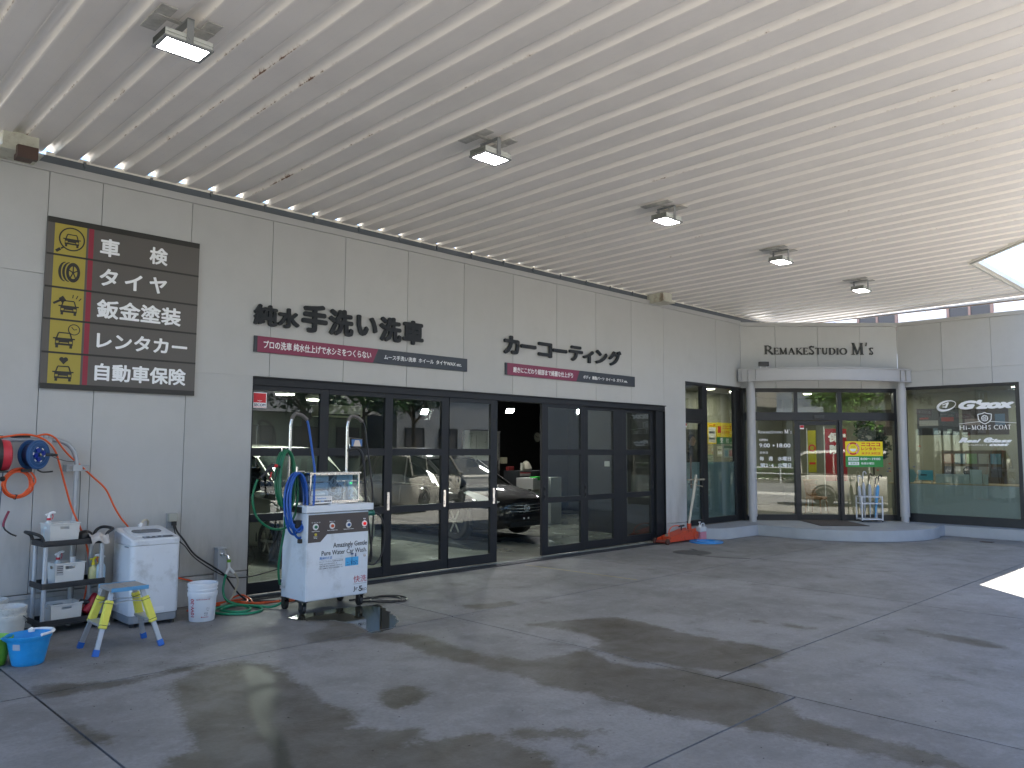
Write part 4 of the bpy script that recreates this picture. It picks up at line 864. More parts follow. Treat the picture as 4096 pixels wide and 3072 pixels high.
for s_, x0, x1, z in (('スーパームース', 4.135, 4.23, .873), ('撥水コート', 4.335, 4.40, .873), ('高圧水', 4.54, 4.575, .873), ('電源', 4.732, 4.762, .880), ('Super Mousse', 4.14, 4.225, .787), ('Water repellent Coat', 4.31, 4.43, .787), ('High-pressure Water', 4.50, 4.62, .787), ('Power', 4.73, 4.765, .790), ('エアパージ', 4.16, 4.20, .735), ('Air Purge', 4.162, 4.20, .722)):
    text(b, s_, MF, x0, x1, z, z+.011, .0056, .0005, bold=.01)
b.build('panel_lettering', TXTW, d_)
INK = mat('print_ink', '#26282c', .5)
b = MB(); text(b, 'Amazingly Gentle', MF, 4.385, 4.782, .604, .668, .0042, .001, bold=.004); text(b, 'Pure Water Car Wash.', MF, 4.255, 4.782, .551, .597, .0042, .001, bold=.004)
b.build('slogan_lettering', INK, d_); b = MB(); text(b, 'Jr.', MF, 4.628, 4.695, .160, .213, .0042, .001, bold=.006); text(b, '5', MF, 4.695, 4.735, .158, .213, .0042, .001, bold=.03); text(b, 'RO', MF, 4.737, 4.787, .160, .188, .0042, .001); rect(b, MF, 4.628, 4.787, .236, .238, .0042, .001); b.build('model_lettering', INK, d_); b = MB()
for i, s_ in enumerate(('「RO」(リバースオスモシス)＝逆浸透膜式純水精製装置', '「水分子＝H2Oよりも大きな分子」を', 'ろ過して取り除き、ほぼ水分子＝H2Oだけの', '「純水」を精製する「分子レベルのろ過装置」です。')):
    text(b, s_, MF, 4.232, (4.50, 4.43, 4.49, 4.50)[i], .484-.021*i, .495-.021*i, .0042, .0005)
rect(b, MF, 4.232, 4.50, .5035, .5045, .0042, .001); b.build('printed_lettering', INK, d_)
b = MB(); text(b, '純水ROとは', MF, 4.235, 4.375, .512, .542, .0042, .001, bold=.012); b.build('blue_lettering', mat('print_blue', '#3a7fc0', .5), d_)
b = MB(); text(b, '快洗', MF, 4.63, 4.785, .250, .318, .0042, .001, bold=.0); b.build('red_lettering', mat('print_red', '#b02a3c', .5), d_)
b = MB(); rect(b, MF, 4.527, 4.683, .425, .51, .0042, .001); b.build('diagram_water', mat('print_cyan', '#4aa6d8', .5), d_)
b = MB(); rect(b, MF, 4.603, 4.607, .428, .545, .0053, .001); rect(b, MF, 4.588, 4.622, .535, .548, .0063, .001); seg2(b, MF, 4.648, .545, 4.648, .52, .012, .0063); flat(b, MF, [(4.636, .522), (4.660, .522), (4.648, .508)], .0063)
for i in range(26): x_ = random.uniform(4.54, 4.67); z_ = random.uniform(.432, .475); seg2(b, MF, x_, z_, x_+.008, z_+random.uniform(-.004, .004), .004, .0058)
b.build('diagram_marks', mat('print_navy', '#23406c', .5), d_)
b = MB(); b.cyl(MF(4.755, .515, .003), MF(4.755, .515, .012), .015, n=16); b.build('door_lock', CHROME, d_, smooth=True)
for z in (.76, .45): MB().cyl((4.803, 6.96, z+.02), (4.803, 6.96, z-.02), .009, n=10).build('hinge', CHROME, mc, smooth=True)
for p in ((4.10, 6.99), (4.76, 7.0), (4.11, 7.34), (4.75, 7.34)):
    b = MB(); b.cyl((p[0]-.016, p[1]+.012, .045), (p[0]+.016, p[1]+.012, .045), .045, n=20); b.cyl((p[0]-.02, p[1]+.012, .045), (p[0]+.02, p[1]+.012, .045), .02, n=12)
    c_ = b.build('caster', mat('caster_rubber', (.018, .018, .018), .6), mc, smooth=True)
    b = MB(); b.box((p[0]-.027, p[1]-.02, .05), (p[0]-.021, p[1]+.035, .11)); b.box((p[0]+.021, p[1]-.02, .05), (p[0]+.027, p[1]+.035, .11)); b.box((p[0]-.035, p[1]-.03, .11), (p[0]+.035, p[1]+.04, .126)); b.build('fork', mat('caster_fork', (.03, .03, .03), .4), c_)
# upper glass cabinet
uc = MB(); a0, a1, y0, y1, z0, z1 = 4.145, 4.72, 6.985, 7.27, 1.052, 1.362; t = .016
for a_, b_ in (((a0, y0, z0), (a1, y1, z0+t)), ((a0-.012, y0-.012, z1-t), (a1+.012, y1+.012, z1)), ((a0, y0, z0), (a0+t, y0+t, z1-t)), ((a1-t, y0, z0), (a1, y0+t, z1-t)), ((a0, y1-t, z0), (a0+t, y1, z1-t)), ((a1-t, y1-t, z0), (a1, y1, z1-t)), ((a0+t, y0, z0+t), (a1-t, y0+.006, z0+t+.012)), ((a0+t, y0, z1-t-.012), (a1-t, y0+.006, z1-t))): uc.box(a_, b_)
uco = uc.build('filter_cabinet', SS, mc, bevel=.002)
MB().box((a0+t, y1-.008, z0+t), (a1-t, y1-.003, z1-t)).build('back_plate', mat('cabinet_back', (.15, .20, .25), .4), uco)
MB().box((a0+t, y0+.008, z0+t), (a1-t, y0+.011, z1-t)).build('glass_front', glass_mat('cabinet_glass', (.78, .88, .94), refl=2.0), uco)
TB = mat('filter_housing', (.60, .68, .76), .35)
for z, r in ((1.30, .032), (1.222, .032), (1.145, .030)):
    b = MB(); b.cyl((4.175, 7.10, z), (4.375, 7.10, z), r, n=18); b.cyl((4.37, 7.10, z), (4.40, 7.10, z), r+.006, n=18); b.build('filter_tube', TB, uco, smooth=.6)
b = MB(); b.box((4.63, 7.06, 1.075), (4.685, 7.10, 1.34)); b.box((4.50, 7.07, 1.275), (4.63, 7.10, 1.34)); b.build('meter_plate', mat('meter_plate', (.42, .52, .62), .4), uco, bevel=.004)
for z in (1.165, 1.115): b = MB(); b.cyl((4.66, 7.06, z), (4.66, 7.035, z), .022, n=18); b.build('gauge', CHROME, uco, smooth=.6); b = MB(); b.cyl((4.66, 7.034, z), (4.66, 7.031, z), .017, n=18); b.build('gauge_dial', WHITE, uco)
MB().cyl((4.66, 7.06, 1.245), (4.66, 7.045, 1.245), .010, n=12).build('green_lamp', mat('green_lamp', (.02, .35, .08), .3, emit=.5), uco)
b = MB(); b.cyl((4.53, 7.10, 1.13), (4.53, 7.10, 1.20), .026, n=16); b.build('pump', mat('pump_metal', (.35, .42, .50), .3, .5), uco, smooth=.6)
b = MB()
for k in range(9):
    p = [(random.uniform(4.40, 4.50), 7.09, random.uniform(1.10, 1.32)) for _ in range(2)]+[(random.uniform(4.48, 4.60), 7.06, random.uniform(1.10, 1.30)), (random.uniform(4.42, 4.62), 7.1, random.uniform(1.08, 1.3))]
    b.tube(cr(p, 6), .004, 6)
b.build('small_pipes', mat('pale_tubing', (.55, .62, .68), .4), uco, smooth=True)
b = MB(); b.cyl((4.455, 7.08, 1.20), (4.455, 7.06, 1.20), .013, n=10); b.cyl((4.475, 7.08, 1.20), (4.475, 7.06, 1.20), .011, n=10); b.build('valve', BLACK, uco)
UF = frame((0, 6.985, 0), (1, 0, 0), (0, -1, 0))
b = MB(); rect(b, UF, 4.152, 4.395, 1.058, 1.128, .001, .002); lp = b.build('name_plate', WHITE, uco)
b = MB(); text(b, '逆浸透膜式', UF, 4.165, 4.268, 1.070, 1.086, .0032, .0006, bold=.02); text(b, '精製装置', UF, 4.305, 4.385, 1.070, 1.086, .0032, .0006, bold=.02); rect(b, UF, 4.165, 4.215, 1.106, 1.1075, .0032, .0006); rect(b, UF, 4.335, 4.385, 1.106, 1.1075, .0032, .0006); b.build('plate_lettering', INK, lp)
b = MB(); text(b, '純水', UF, 4.268, 4.305, 1.070, 1.086, .0032, .0006, bold=.03); text(b, 'ReverseOsmosis', UF, 4.222, 4.328, 1.10, 1.115, .0032, .0006, bold=.01); b.build('plate_blue', mat('print_blue', '#3a7fc0', .5), lp)
for px in (4.035, 4.697):
    pts = [(px, 7.2, .98), (px, 7.2, 1.4), (px, 7.2, 1.80)]+[(px+.06*(1-math.cos(a)), 7.2, 1.80+.145*math.sin(a)) for a in np.linspace(.2, PI/2, 7)]+[(px+.12, 7.2, 1.935), (px+.165, 7.2, 1.905)]
    MB().tube(cr(pts, 4), .0165, 14).build('pole', SS, mc, smooth=.8)
    MB().tube(cr(pts[5:]+[(px+.185, 7.2, 1.89)], 4), .0185, 14).build('pole_sleeve', mat('rubber_sleeve', (.12, .11, .10), .5), mc, smooth=.8)
b = MB(); b.tube(cr([(4.035, 7.2, 1.56), (3.99, 7.2, 1.575), (3.955, 7.2, 1.56), (3.95, 7.2, 1.60)], 4), .008, 8); b.build('hose_hook', CHROME, mc, smooth=True)
b = MB(); b.cyl((4.06, 7.1, 1.34), (4.06, 7.1, 1.42), .012, n=10); b.tube([(4.145, 7.1, 1.37), (4.06, 7.1, 1.37)], .01, 8); b.build('blue_hose_hook', CHROME, mc, smooth=True)
b = MB(); b.box((4.02, 7.02, .80), (4.085, 7.10, .90)); b.build('hose_hanger', BLACK, mc, bevel=.004); b = MB(); b.box((4.05, 7.00, .68), (4.084, 7.04, .72)); b.build('hose_hanger', BLACK, mc, bevel=.004)
b = MB(); b.cyl((4.086, 7.32, .225), (4.045, 7.32, .225), .012, n=10); b.cyl((4.045, 7.32, .21), (4.045, 7.32, .27), .014, n=10); b.build('inlet_fitting', CHROME, mc, smooth=True)
b = MB(); b.box((4.82, 7.03, .80), (4.85, 7.12, .93)); b.build('outlet_box', mat('grey_outlet', (.3, .3, .3), .5), mc, bevel=.004)
b = MB(); b.cyl((4.85, 7.07, .92), (4.94, 7.07, .925), .026, n=14); b.cyl((4.94, 7.07, .925), (4.955, 7.07, .925), .032, n=14); b.box((4.805, 7.03, .885), (4.86, 7.11, .955)); b.build('green_plug', mat('plug_green', (.01, .16, .12), .4), mc, smooth=.6)
tag(MB().box((4.34, 6.915, 1.0435), (4.435, 6.955, 1.055)).box((4.437, 6.915, 1.0435), (4.52, 6.955, 1.052)).build('sponge', WHITE, None, bevel=.003), 'two small white blocks lying on the lid of the car wash machine', 'sponge')
def coil(c, rx, rz, n, r, y, jit=.012, seed=1, tail=None):
    rd = random.Random(seed); pts = []
    for k in range(n):
        ox, oz = rd.uniform(-jit, jit), rd.uniform(-jit, jit)*1.4; fx = 1+rd.uniform(-.22, .22); fz = 1-rd.uniform(0, .16)
        for i in range(12):
            a = PI/2+2*PI*i/12
            pts.append((c[0]+rx*fx*math.cos(a)+ox*(1-math.sin(a)), y+(k-n/2)*r*1.6+rd.uniform(-.004, .004)+.02*math.sin(a*1.0), c[1]+rz-rz*fz+rz*fz*math.sin(a)+0*oz))
    return pts
HG = mat('green_hose', (.008, .13, .055), .35); HB_ = mat('blue_hose', (.012, .085, .36), .35); HK = mat('black_hose', (.016, .016, .018), .4); HO = mat('orange_hose', (.72, .10, .02), .4); HGG = mat('pale_green_hose', (.012, .24, .12), .4)
gh = thing('green_hose', 'dark green hose coiled over a hook on the left pole of the car wash machine', 'hose', (3.99, 7.2, .8))
MB().tube(cr(coil((3.985, 1.25), .085, .33, 5, .0115, 7.17, seed=3), 3), .0115, 8).build('coil', HG, gh, smooth=True)
MB().tube(cr([(3.70, 7.2, 1.30), (3.67, 7.2, 1.22), (3.655, 7.2, 1.10), (3.70, 7.2, .95), (3.80, 7.19, .85), (3.90, 7.17, .815), (3.99, 7.12, .84), (4.05, 7.1, .95), (4.075, 7.1, 1.10), (4.08, 7.12, 1.3), (4.04, 7.15, 1.5), (3.98, 7.16, 1.585)], 6), .0115, 8).build('loop', HG, gh, smooth=True)
MB().tube(cr([(4.0, 7.2, .93), (4.005, 7.22, .78), (3.985, 7.25, .55), (3.99, 7.28, .40), (4.02, 7.31, .28), (4.045, 7.32, .25)], 6), .0115, 8).build('feed', HG, gh, smooth=True)
bh = thing('blue_hose', 'blue hose running from the left pole into a hanging coil on the machine side', 'hose', (4.05, 7.1, .72))
MB().tube(cr(coil((4.05, 1.04), .115, .32, 5, .0115, 7.06, seed=8), 3), .0115, 8).build('coil', HB_, bh, smooth=True)
MB().tube(cr([(4.21, 7.2, 1.90), (4.228, 7.19, 1.84), (4.232, 7.16, 1.74), (4.222, 7.10, 1.60), (4.20, 7.0, 1.38), (4.175, 6.96, 1.2), (4.165, 6.95, 1.05), (4.14, 6.97, .98), (4.10, 7.02, .90), (4.04, 7.04, .86), (3.98, 7.04, .88), (3.95, 7.05, 1.0)], 6), .0115, 8).build('feed', HB_, bh, smooth=True)
gn = thing('spray_gun', 'black spray gun with a red button hanging left of the green hose coil', 'spray gun', (3.82, 7.15, 1.4))
b = MB(); b.tube(cr([(3.92, 7.14, 1.405), (3.87, 7.14, 1.43), (3.82, 7.14, 1.432), (3.79, 7.14, 1.41), (3.75, 7.14, 1.36), (3.71, 7.15, 1.32)], 5), [.012]*8+[.022]*10+[.015]*8, 10); b.tube(cr([(3.80, 7.14, 1.39), (3.79, 7.13, 1.30), (3.83, 7.13, 1.29), (3.86, 7.14, 1.33), (3.875, 7.14, 1.40)], 5), .006, 8); b.build('body', BLACK, gn, smooth=True)
MB().cyl((3.845, 7.122, 1.432), (3.845, 7.112, 1.43), .018, n=14).build('button', mat('red_button', (.5, .02, .02), .4), gn)
MB().bar((3.805, 7.13, 1.37), (3.79, 7.13, 1.31), .01, .012).build('trigger', mat('red_button', (.5, .02, .02), .4), gn)
bk = thing('black_hose', 'black hose hanging from the right pole beside the car wash machine', 'hose', (4.98, 7.1, .37))
b = MB(); b.tube(cr([(4.87, 7.2, 1.90), (4.91, 7.2, 1.85), (4.935, 7.2, 1.74), (4.95, 7.19, 1.6), (4.98, 7.18, 1.4), (5.01, 7.17, 1.15), (5.02, 7.16, .9), (4.99, 7.14, .6), (4.95, 7.12, .42), (4.90, 7.1, .40), (4.87, 7.08, .50), (4.865, 7.08, .65), (4.86, 7.1, .79)], 6), .010, 8)
b.tube(cr([(4.70, 7.17, 1.58), (4.76, 7.12, 1.60), (4.81, 7.10, 1.56), (4.845, 7.1, 1.45), (4.865, 7.1, 1.25), (4.885, 7.1, 1.0), (4.93, 7.1, .75), (4.965, 7.1, .5), (4.95, 7.1, .41)], 6), [.016]*20+[.011]*29, 8)
b.tube(cr([(4.955, 7.07, .925), (5.01, 7.07, .91), (5.07, 7.07, .85), (5.10, 7.07, .74), (5.10, 7.07, .6), (5.06, 7.07, .46), (4.98, 7.08, .385), (4.90, 7.1, .40)], 6), .0095, 8)
b.build('hose', HK, bk, smooth=True)
cl = thing('clip_card', 'small blue picture card clipped to the right pole of the machine', 'card', (4.79, 7.18, 1.62))
b = MB(); b.tube([(4.71, 7.18, 1.715), (4.87, 7.17, 1.70)], .003, 6); b.tube(cr([(4.71, 7.18, 1.715), (4.71, 7.18, 1.66), (4.72, 7.17, 1.60), (4.75, 7.16, 1.585)], 4), .003, 6); b.build('wire_holder', CHROME, cl, smooth=True)
MB().box((4.735, 7.168, 1.625), (4.865, 7.172, 1.697)).build('card', mat('card_blue', (.05, .14, .35), .5), cl); MB().add([(4.755, 7.166, 1.625), (4.85, 7.166, 1.625), (4.825, 7.166, 1.69), (4.775, 7.166, 1.69)], [(0, 1, 2, 3)]).build('print', mat('card_beige', (.55, .48, .42), .5), cl)
cg = thing('cable_coil', 'black power cable lying in a loose loop on the ground right of the machine', 'cable', (5.1, 7.05, 0))
MB().tube(cr([(4.80, 7.25, .012), (5.0, 7.22, .012), (5.20, 7.20, .012), (5.28, 7.05, .012), (5.20, 6.90, .012), (5.05, 6.87, .012), (4.93, 6.95, .02), (4.95, 7.1, .012), (5.12, 7.18, .022), (5.30, 7.12, .014), (5.33, 6.97, .012), (5.2, 6.84, .012), (5.0, 6.92, .024), (4.82, 7.1, .012)], 7), .0095, 7).build('cable', HK, cg, smooth=True)

# ---------------------------------------------------------------- wall rack, reels and hoses
PIPE = mat('galvanised_pipe', (.38, .40, .42), .4, .4, var=.1, vscale=12)
rk = thing('wall_pipe_rack', 'bent galvanised pipe rack fixed to the wall at the far left', 'rack', (2.33, 8.03, .1))
MB().tube(cr([(1.2, 8.02, 1.655), (1.7, 8.02, 1.66), (2.08, 8.02, 1.667), (2.2, 8.02, 1.655), (2.285, 8.02, 1.60), (2.33, 8.02, 1.50), (2.34, 8.02, 1.35), (2.338, 8.02, .9), (2.335, 8.02, .12), (2.335, 8.02, .0)], 6), .021, 12).build('pipe', PIPE, rk, smooth=True)
b = MB(); b.box((2.25, 8.0, 1.43), (2.44, 8.03, 1.442)); b.box((2.25, 8.0, 1.385), (2.44, 8.03, 1.397)); b.box((2.30, 7.985, 1.385), (2.38, 8.0, 1.442)); b.box((2.26, 8.03, 1.38), (2.28, 8.15, 1.44)); b.build('pipe_clamp', PIPE, rk, bevel=.002)
b = MB(); b.cyl((2.055, 8.0, 1.63), (2.055, 8.0, 1.72), .007, n=8); b.cyl((2.095, 8.0, 1.63), (2.095, 8.0, 1.72), .007, n=8); b.box((2.03, 7.99, 1.645), (2.12, 8.05, 1.68)); b.build('u_bolt', PIPE, rk)
MB().cyl((1.80, 8.02, 1.695), (1.95, 8.02, 1.695), .012, n=10).build('foam_pad', BLACK, rk, smooth=True)
RB = mat('reel_blue', (.022, .085, .23), .42, var=.08, vscale=10, spec=.4)
rl = thing('blue_cable_reel', 'blue plastic cable reel hanging on the wall rack', 'cable reel', (1.95, 7.9, 1.4))
ax = Vector((.55, -.83, 0)).normalized(); c0 = Vector((1.985, 7.86, 1.535)); Mx = Matrix.Translation((0, 0, 0)) @ ax.to_track_quat('Z', 'Y').to_matrix().to_4x4()
def reel(parent, m, R, wd):
    b = MB(); b.lathe(c0, [(0, 0), (R*.62, 0), (R*.66, .006), (R*.9, .004), (R, .0), (R, -.012), (R*.9, -.014), (R*.5, -.014)], 36, Mx); b.lathe(c0-ax*wd, [(0, 0), (R, 0), (R, -.012), (0, -.012)], 36, Mx); b.build('flange', m, parent, smooth=.5)
    b = MB(); b.lathe(c0-ax*.012, [(R*.78, 0), (R*.78, -wd+.012)], 32, Mx); b.build('wound_cable', mat('dark_blue_cable', (.01, .02, .06), .5), parent, smooth=True)
reel(rl, RB, .128, .085)
b = MB()
for k in range(40):
    a0 = 2*PI*k/40
b.lathe(c0+ax*.007, [(.074, 0), (.078, .003), (.082, 0)], 32, Mx); b.lathe(c0+ax*.005, [(.108, 0), (.111, .003), (.114, 0)], 36, Mx); b.build('rim_ring', mat('reel_blue_light', (.05, .13, .30), .4), rl, smooth=True)
for k, a in enumerate((.3, 2.0, 3.3, 4.5)):
    p = c0+Mx.to_3x3() @ Vector((.042*math.cos(a), .042*math.sin(a), .004)); MB().cyl(p, p+ax*.012, .02, n=16).build('socket_cap', mat('socket_blue', (.006, .03, .32), .35), rl, smooth=.6)
for k in range(6):
    a = .9+k*1.05; p = c0+Mx.to_3x3() @ Vector((.062*math.cos(a), .062*math.sin(a), .004)); MB().cbox((0, 0, 0), (.022, .010, .004), Matrix.Translation(p) @ Mx.to_3x3().to_4x4() @ Matrix.Rotation(a+PI/2, 4, 'Z')).build('white_mark', WHITE, rl)
MB().cyl(c0, c0+ax*.02, .013, n=14).build('hub', CHROME, rl, smooth=.6)
p = c0+Vector((.045, -.03, .0))+ax*.01; MB().tube([p, p+Vector((.04, -.04, .0))], .014, 10).tube([p+Vector((.04, -.04, 0)), p+Vector((.075, -.05, -.004))], .012, 10).build('plug', BLACK, rl, smooth=.7)
b = MB(); b.tube(cr([c0+Vector((0, .02, -.13)), c0+Vector((.03, 0, -.15)), c0+Vector((.07, -.02, -.15)), c0+Vector((.11, -.03, -.145))], 4), .007, 8); b.build('crank_handle', BLACK, rl, smooth=True)
rr = thing('red_hose_reel', 'red hose reel cut off by the left edge of the picture', 'hose reel', (1.62, 7.9, 1.4))
REDP = mat('red_plastic', (.55, .03, .05), .4)
b = MB(); Ml = Matrix.Rotation(PI/2, 4, 'Y')
b.lathe((1.56, 7.88, 1.53), [(0, 0), (.09, .0), (.125, .02), (.135, .06), (.135, .16), (.125, .20), (.09, .215), (0, .215)], 28, Ml); b.build('drum', REDP, rr, smooth=.8)
b = MB(); b.lathe((1.56, 7.88, 1.53), [(.137, .10), (.140, .10), (.140, .135), (.137, .135)], 28, Ml); b.box((1.60, 7.80, 1.385), (1.75, 7.95, 1.40)); b.box((1.5, 8.0, 1.675), (1.74, 8.04, 1.70)); b.build('band', BLACK, rr)
cw = thing('blue_cable', 'thin dark blue cable with a black ball hanging at the left picture edge', 'cable', (1.72, 7.95, .95))
MB().tube(cr([(1.74, 7.93, 1.42), (1.735, 7.93, 1.3), (1.73, 7.93, 1.15), (1.725, 7.93, 1.0)], 5), .005, 7).build('cable', mat('cable_slate', (.05, .09, .13), .5), cw, smooth=True)
b = MB(); b.lathe((1.735, 7.92, 1.33), [(0, -.024), (.017, -.017), (.024, 0), (.017, .017), (0, .024)], 14); b.build('stopper_ball', BLACK, cw, smooth=True)
oh = thing('orange_hose_coil', 'bright orange hose tied in a round coil below the cable reel', 'hose', (1.86, 7.95, 1.16))
rd = random.Random(4); pts = []
for k in range(7):
    f_ = 1+rd.uniform(-.16, .08); ox, oz = rd.uniform(-.012, .012), rd.uniform(-.008, .008)
    for i in range(12):
        a = 2*PI*i/12; pts.append((1.858+ox+.112*f_*math.cos(a), 7.93+.012*math.sin(k*2.1+i), 1.288+oz+.118*f_*math.sin(a)))
MB().tube(cr(pts, 3), .0075, 8).build('hose', HO, oh, smooth=True)
b = MB(); b.tube([(1.835, 7.905, 1.155), (1.845, 7.90, 1.19), (1.845, 7.95, 1.19), (1.835, 7.955, 1.155)], .006, 6, closed=True); b.box((1.87, 7.90, 1.385), (1.95, 7.96, 1.41)); b.build('tie', BLACK, oh)
oa = thing('orange_air_hose', 'long orange hose draped from the wall rack down behind the trolley', 'hose', (2.2, 7.98, .6))
MB().tube(cr([(1.45, 7.95, 1.665), (1.71, 7.95, 1.685), (1.87, 7.96, 1.71), (1.97, 7.95, 1.70), (2.06, 7.93, 1.655), (2.13, 7.93, 1.57), (2.18, 7.95, 1.44), (2.24, 7.97, 1.25), (2.31, 8.0, 1.05), (2.40, 8.0, .84), (2.47, 8.02, .64), (2.49, 8.05, .4), (2.45, 8.06, .1)], 6), .0085, 8).build('hose', HO, oa, smooth=True)
ob = thing('orange_water_hose', 'orange hose sweeping from the wall rack to behind the washing machine', 'hose', (2.6, 8.05, .8))
MB().tube(cr([(1.99, 7.96, 1.70), (2.07, 7.97, 1.715), (2.14, 7.97, 1.68), (2.2, 7.98, 1.60), (2.27, 7.99, 1.52), (2.36, 8.04, 1.45), (2.49, 8.06, 1.33), (2.61, 8.06, 1.21), (2.69, 8.06, 1.05), (2.76, 8.06, .93), (2.83, 8.06, .84), (2.9, 8.08, .7), (3.1, 8.1, .4), (3.35, 8.1, .30), (3.5, 8.1, .24), (3.56, 8.1, .1), (3.6, 8.05, .01)], 6), .0085, 8).build('hose', HO, ob, smooth=True)
wc = thing('reel_lead', 'thin grey lead running from the blue reel to the pipe clamp and down the wall', 'cable', (2.2, 8.0, 1.2))
MB().tube(cr([(2.05, 7.80, 1.535), (2.15, 7.92, 1.50), (2.25, 8.0, 1.475), (2.34, 8.04, 1.46), (2.40, 8.12, 1.38), (2.41, 8.13, 1.1), (2.40, 8.13, .6), (2.39, 8.13, .1)], 6), .004, 6).build('lead', mat('grey_lead', (.10, .10, .09), .5), wc, smooth=True)
rt = thing('hanging_tool', 'thin crimson handled tool hanging at the left edge above the buckets', 'tool', (1.78, 8.0, .85))
MB().tube(cr([(1.81, 7.98, 1.05), (1.79, 7.98, 1.0), (1.775, 7.98, .95), (1.775, 7.98, .92)], 5), .010, 8).build('handle', mat('crimson_grip', (.25, .03, .06), .5), rt, smooth=True)
MB().tube(cr([(1.775, 7.98, .92), (1.79, 7.97, .89), (1.83, 7.96, .855), (1.87, 7.95, .835)], 5), .007, 8).build('shank', BLACK, rt, smooth=True)

# ---------------------------------------------------------------- trolley
tr = thing('utility_trolley', 'black three shelf plastic trolley with grey posts against the wall', 'trolley', (2.27, 7.88, 0), math.radians(4))
BP = mat('trolley_plastic', (.022, .022, .023), .5); GP = mat('trolley_post', (.42, .45, .48), .35, .3)
def tray(z, h=.05):
    b = MB(True); b.box((-.26, -.15, z), (.26, .15, z+.012)); 
    for a_, b_ in (((-.26, -.15, z+.012), (.26, -.138, z+h)), ((-.26, .138, z+.012), (.26, .15, z+h)), ((-.26, -.138, z+.012), (-.248, .138, z+h)), ((.248, -.138, z+.012), (.26, .138, z+h))): b.box(a_, b_)
    b.build('shelf', BP, tr, bevel=.004)
for z in (.07, .385, .745): tray(z)
for sx in (-1, 1):
    for sy in (-1, 1):
        MB(True).cyl((sx*.232, sy*.122, .085), (sx*.232, sy*.122, .75), .019, n=14).build('post', GP, tr, smooth=.6)
        b = MB(True); b.cyl((sx*.215-.012, sy*.11, .033), (sx*.215+.012, sy*.11, .033), .033, n=16); b.box((sx*.215-.017, sy*.11-.012, .05), (sx*.215+.017, sy*.11+.012, .075)); b.build('caster', BLACK, tr, smooth=.5)
    b = MB(True); b.tube(cr([(sx*.255, -.13, .79), (sx*.275, -.13, .835), (sx*.32, -.12, .862), (sx*.33, 0, .868), (sx*.32, .12, .862), (sx*.275, .13, .835), (sx*.255, .13, .79)], 4), .014, 10); b.build('handle', BP, tr, smooth=True)
BKM = mat('basket_plastic', (.60, .60, .57), .5, var=.03)
def basket(x, y, z, wx, wy, h, rzz, label, group='pale plastic baskets on the trolley'):
    t = thing('storage_basket', label, 'basket', (x, y, z), rzz, group)
    b = MB(True); e = .006; w2, d2 = wx/2, wy/2; ft = .93
    def wall(p, q, hole):
        # p,q bottom corners (x,y) ; taper out to the top
        P = [Vector((p[0]*ft, p[1]*ft, 0)), Vector((q[0]*ft, q[1]*ft, 0)), Vector((q[0], q[1], h)), Vector((p[0], p[1], h))]
        n = (P[1]-P[0]).cross(P[3]-P[0]).normalized()*e
        def at(u, v): return P[0].lerp(P[1], u).lerp(P[3].lerp(P[2], u), v)
        us = [0, .34, .66, 1] if hole else [0, 1]; vs = [0, .72, .86, 1] if hole else [0, 1]
        for i in range(len(us)-1):
            for j in range(len(vs)-1):
                if hole and i == 1 and j == 1: continue
                q4 = [at(us[i], vs[j]), at(us[i+1], vs[j]), at(us[i+1], vs[j+1]), at(us[i], vs[j+1])]
                b.poly(q4, -n)
    wall((-w2, -d2), (w2, -d2), True); wall((w2, -d2), (w2, d2), True); wall((w2, d2), (-w2, d2), True); wall((-w2, d2), (-w2, -d2), True)
    b.box((-w2*ft, -d2*ft, 0), (w2*ft, d2*ft, .006))
    r_ = .007
    b.build('tub', BKM, t)
    b = MB(True)
    for a_, b_ in (((-w2-r_, -d2-r_, h-.008), (w2+r_, -d2+.002, h+.002)), ((-w2-r_, d2-.002, h-.008), (w2+r_, d2+r_, h+.002)), ((-w2-r_, -d2+.002, h-.008), (-w2+.002, d2-.002, h+.002)), ((w2-.002, -d2+.002, h-.008), (w2+r_, d2-.002, h+.002))): b.box(a_, b_)
    b.build('rim', BKM, t, bevel=.002)
    return t
basket(2.19, 7.88, .76, .25, .19, .175, math.radians(8), 'pale plastic basket on the top shelf of the trolley')
basket(2.25, 7.87, .40, .245, .19, .19, math.radians(4), 'pale ribbed basket with a paper label on the middle shelf')
basket(2.23, 7.86, .085, .26, .20, .155, math.radians(6), 'empty pale basket on the bottom shelf of the trolley')
lb = thing('paper_label', 'grey printed paper label on the middle shelf basket', 'label', (2.17, 7.77, .5))
MB().box((2.145, 7.766, .49), (2.20, 7.769, .575)).build('paper', mat('label_grey', (.40, .40, .40), .6), lb)
b = MB(); 
for z in (.56, .545, .53, .51): b.box((2.15, 7.7645, z), (2.195, 7.7655, z+.006))
b.build('print', INK, lb)
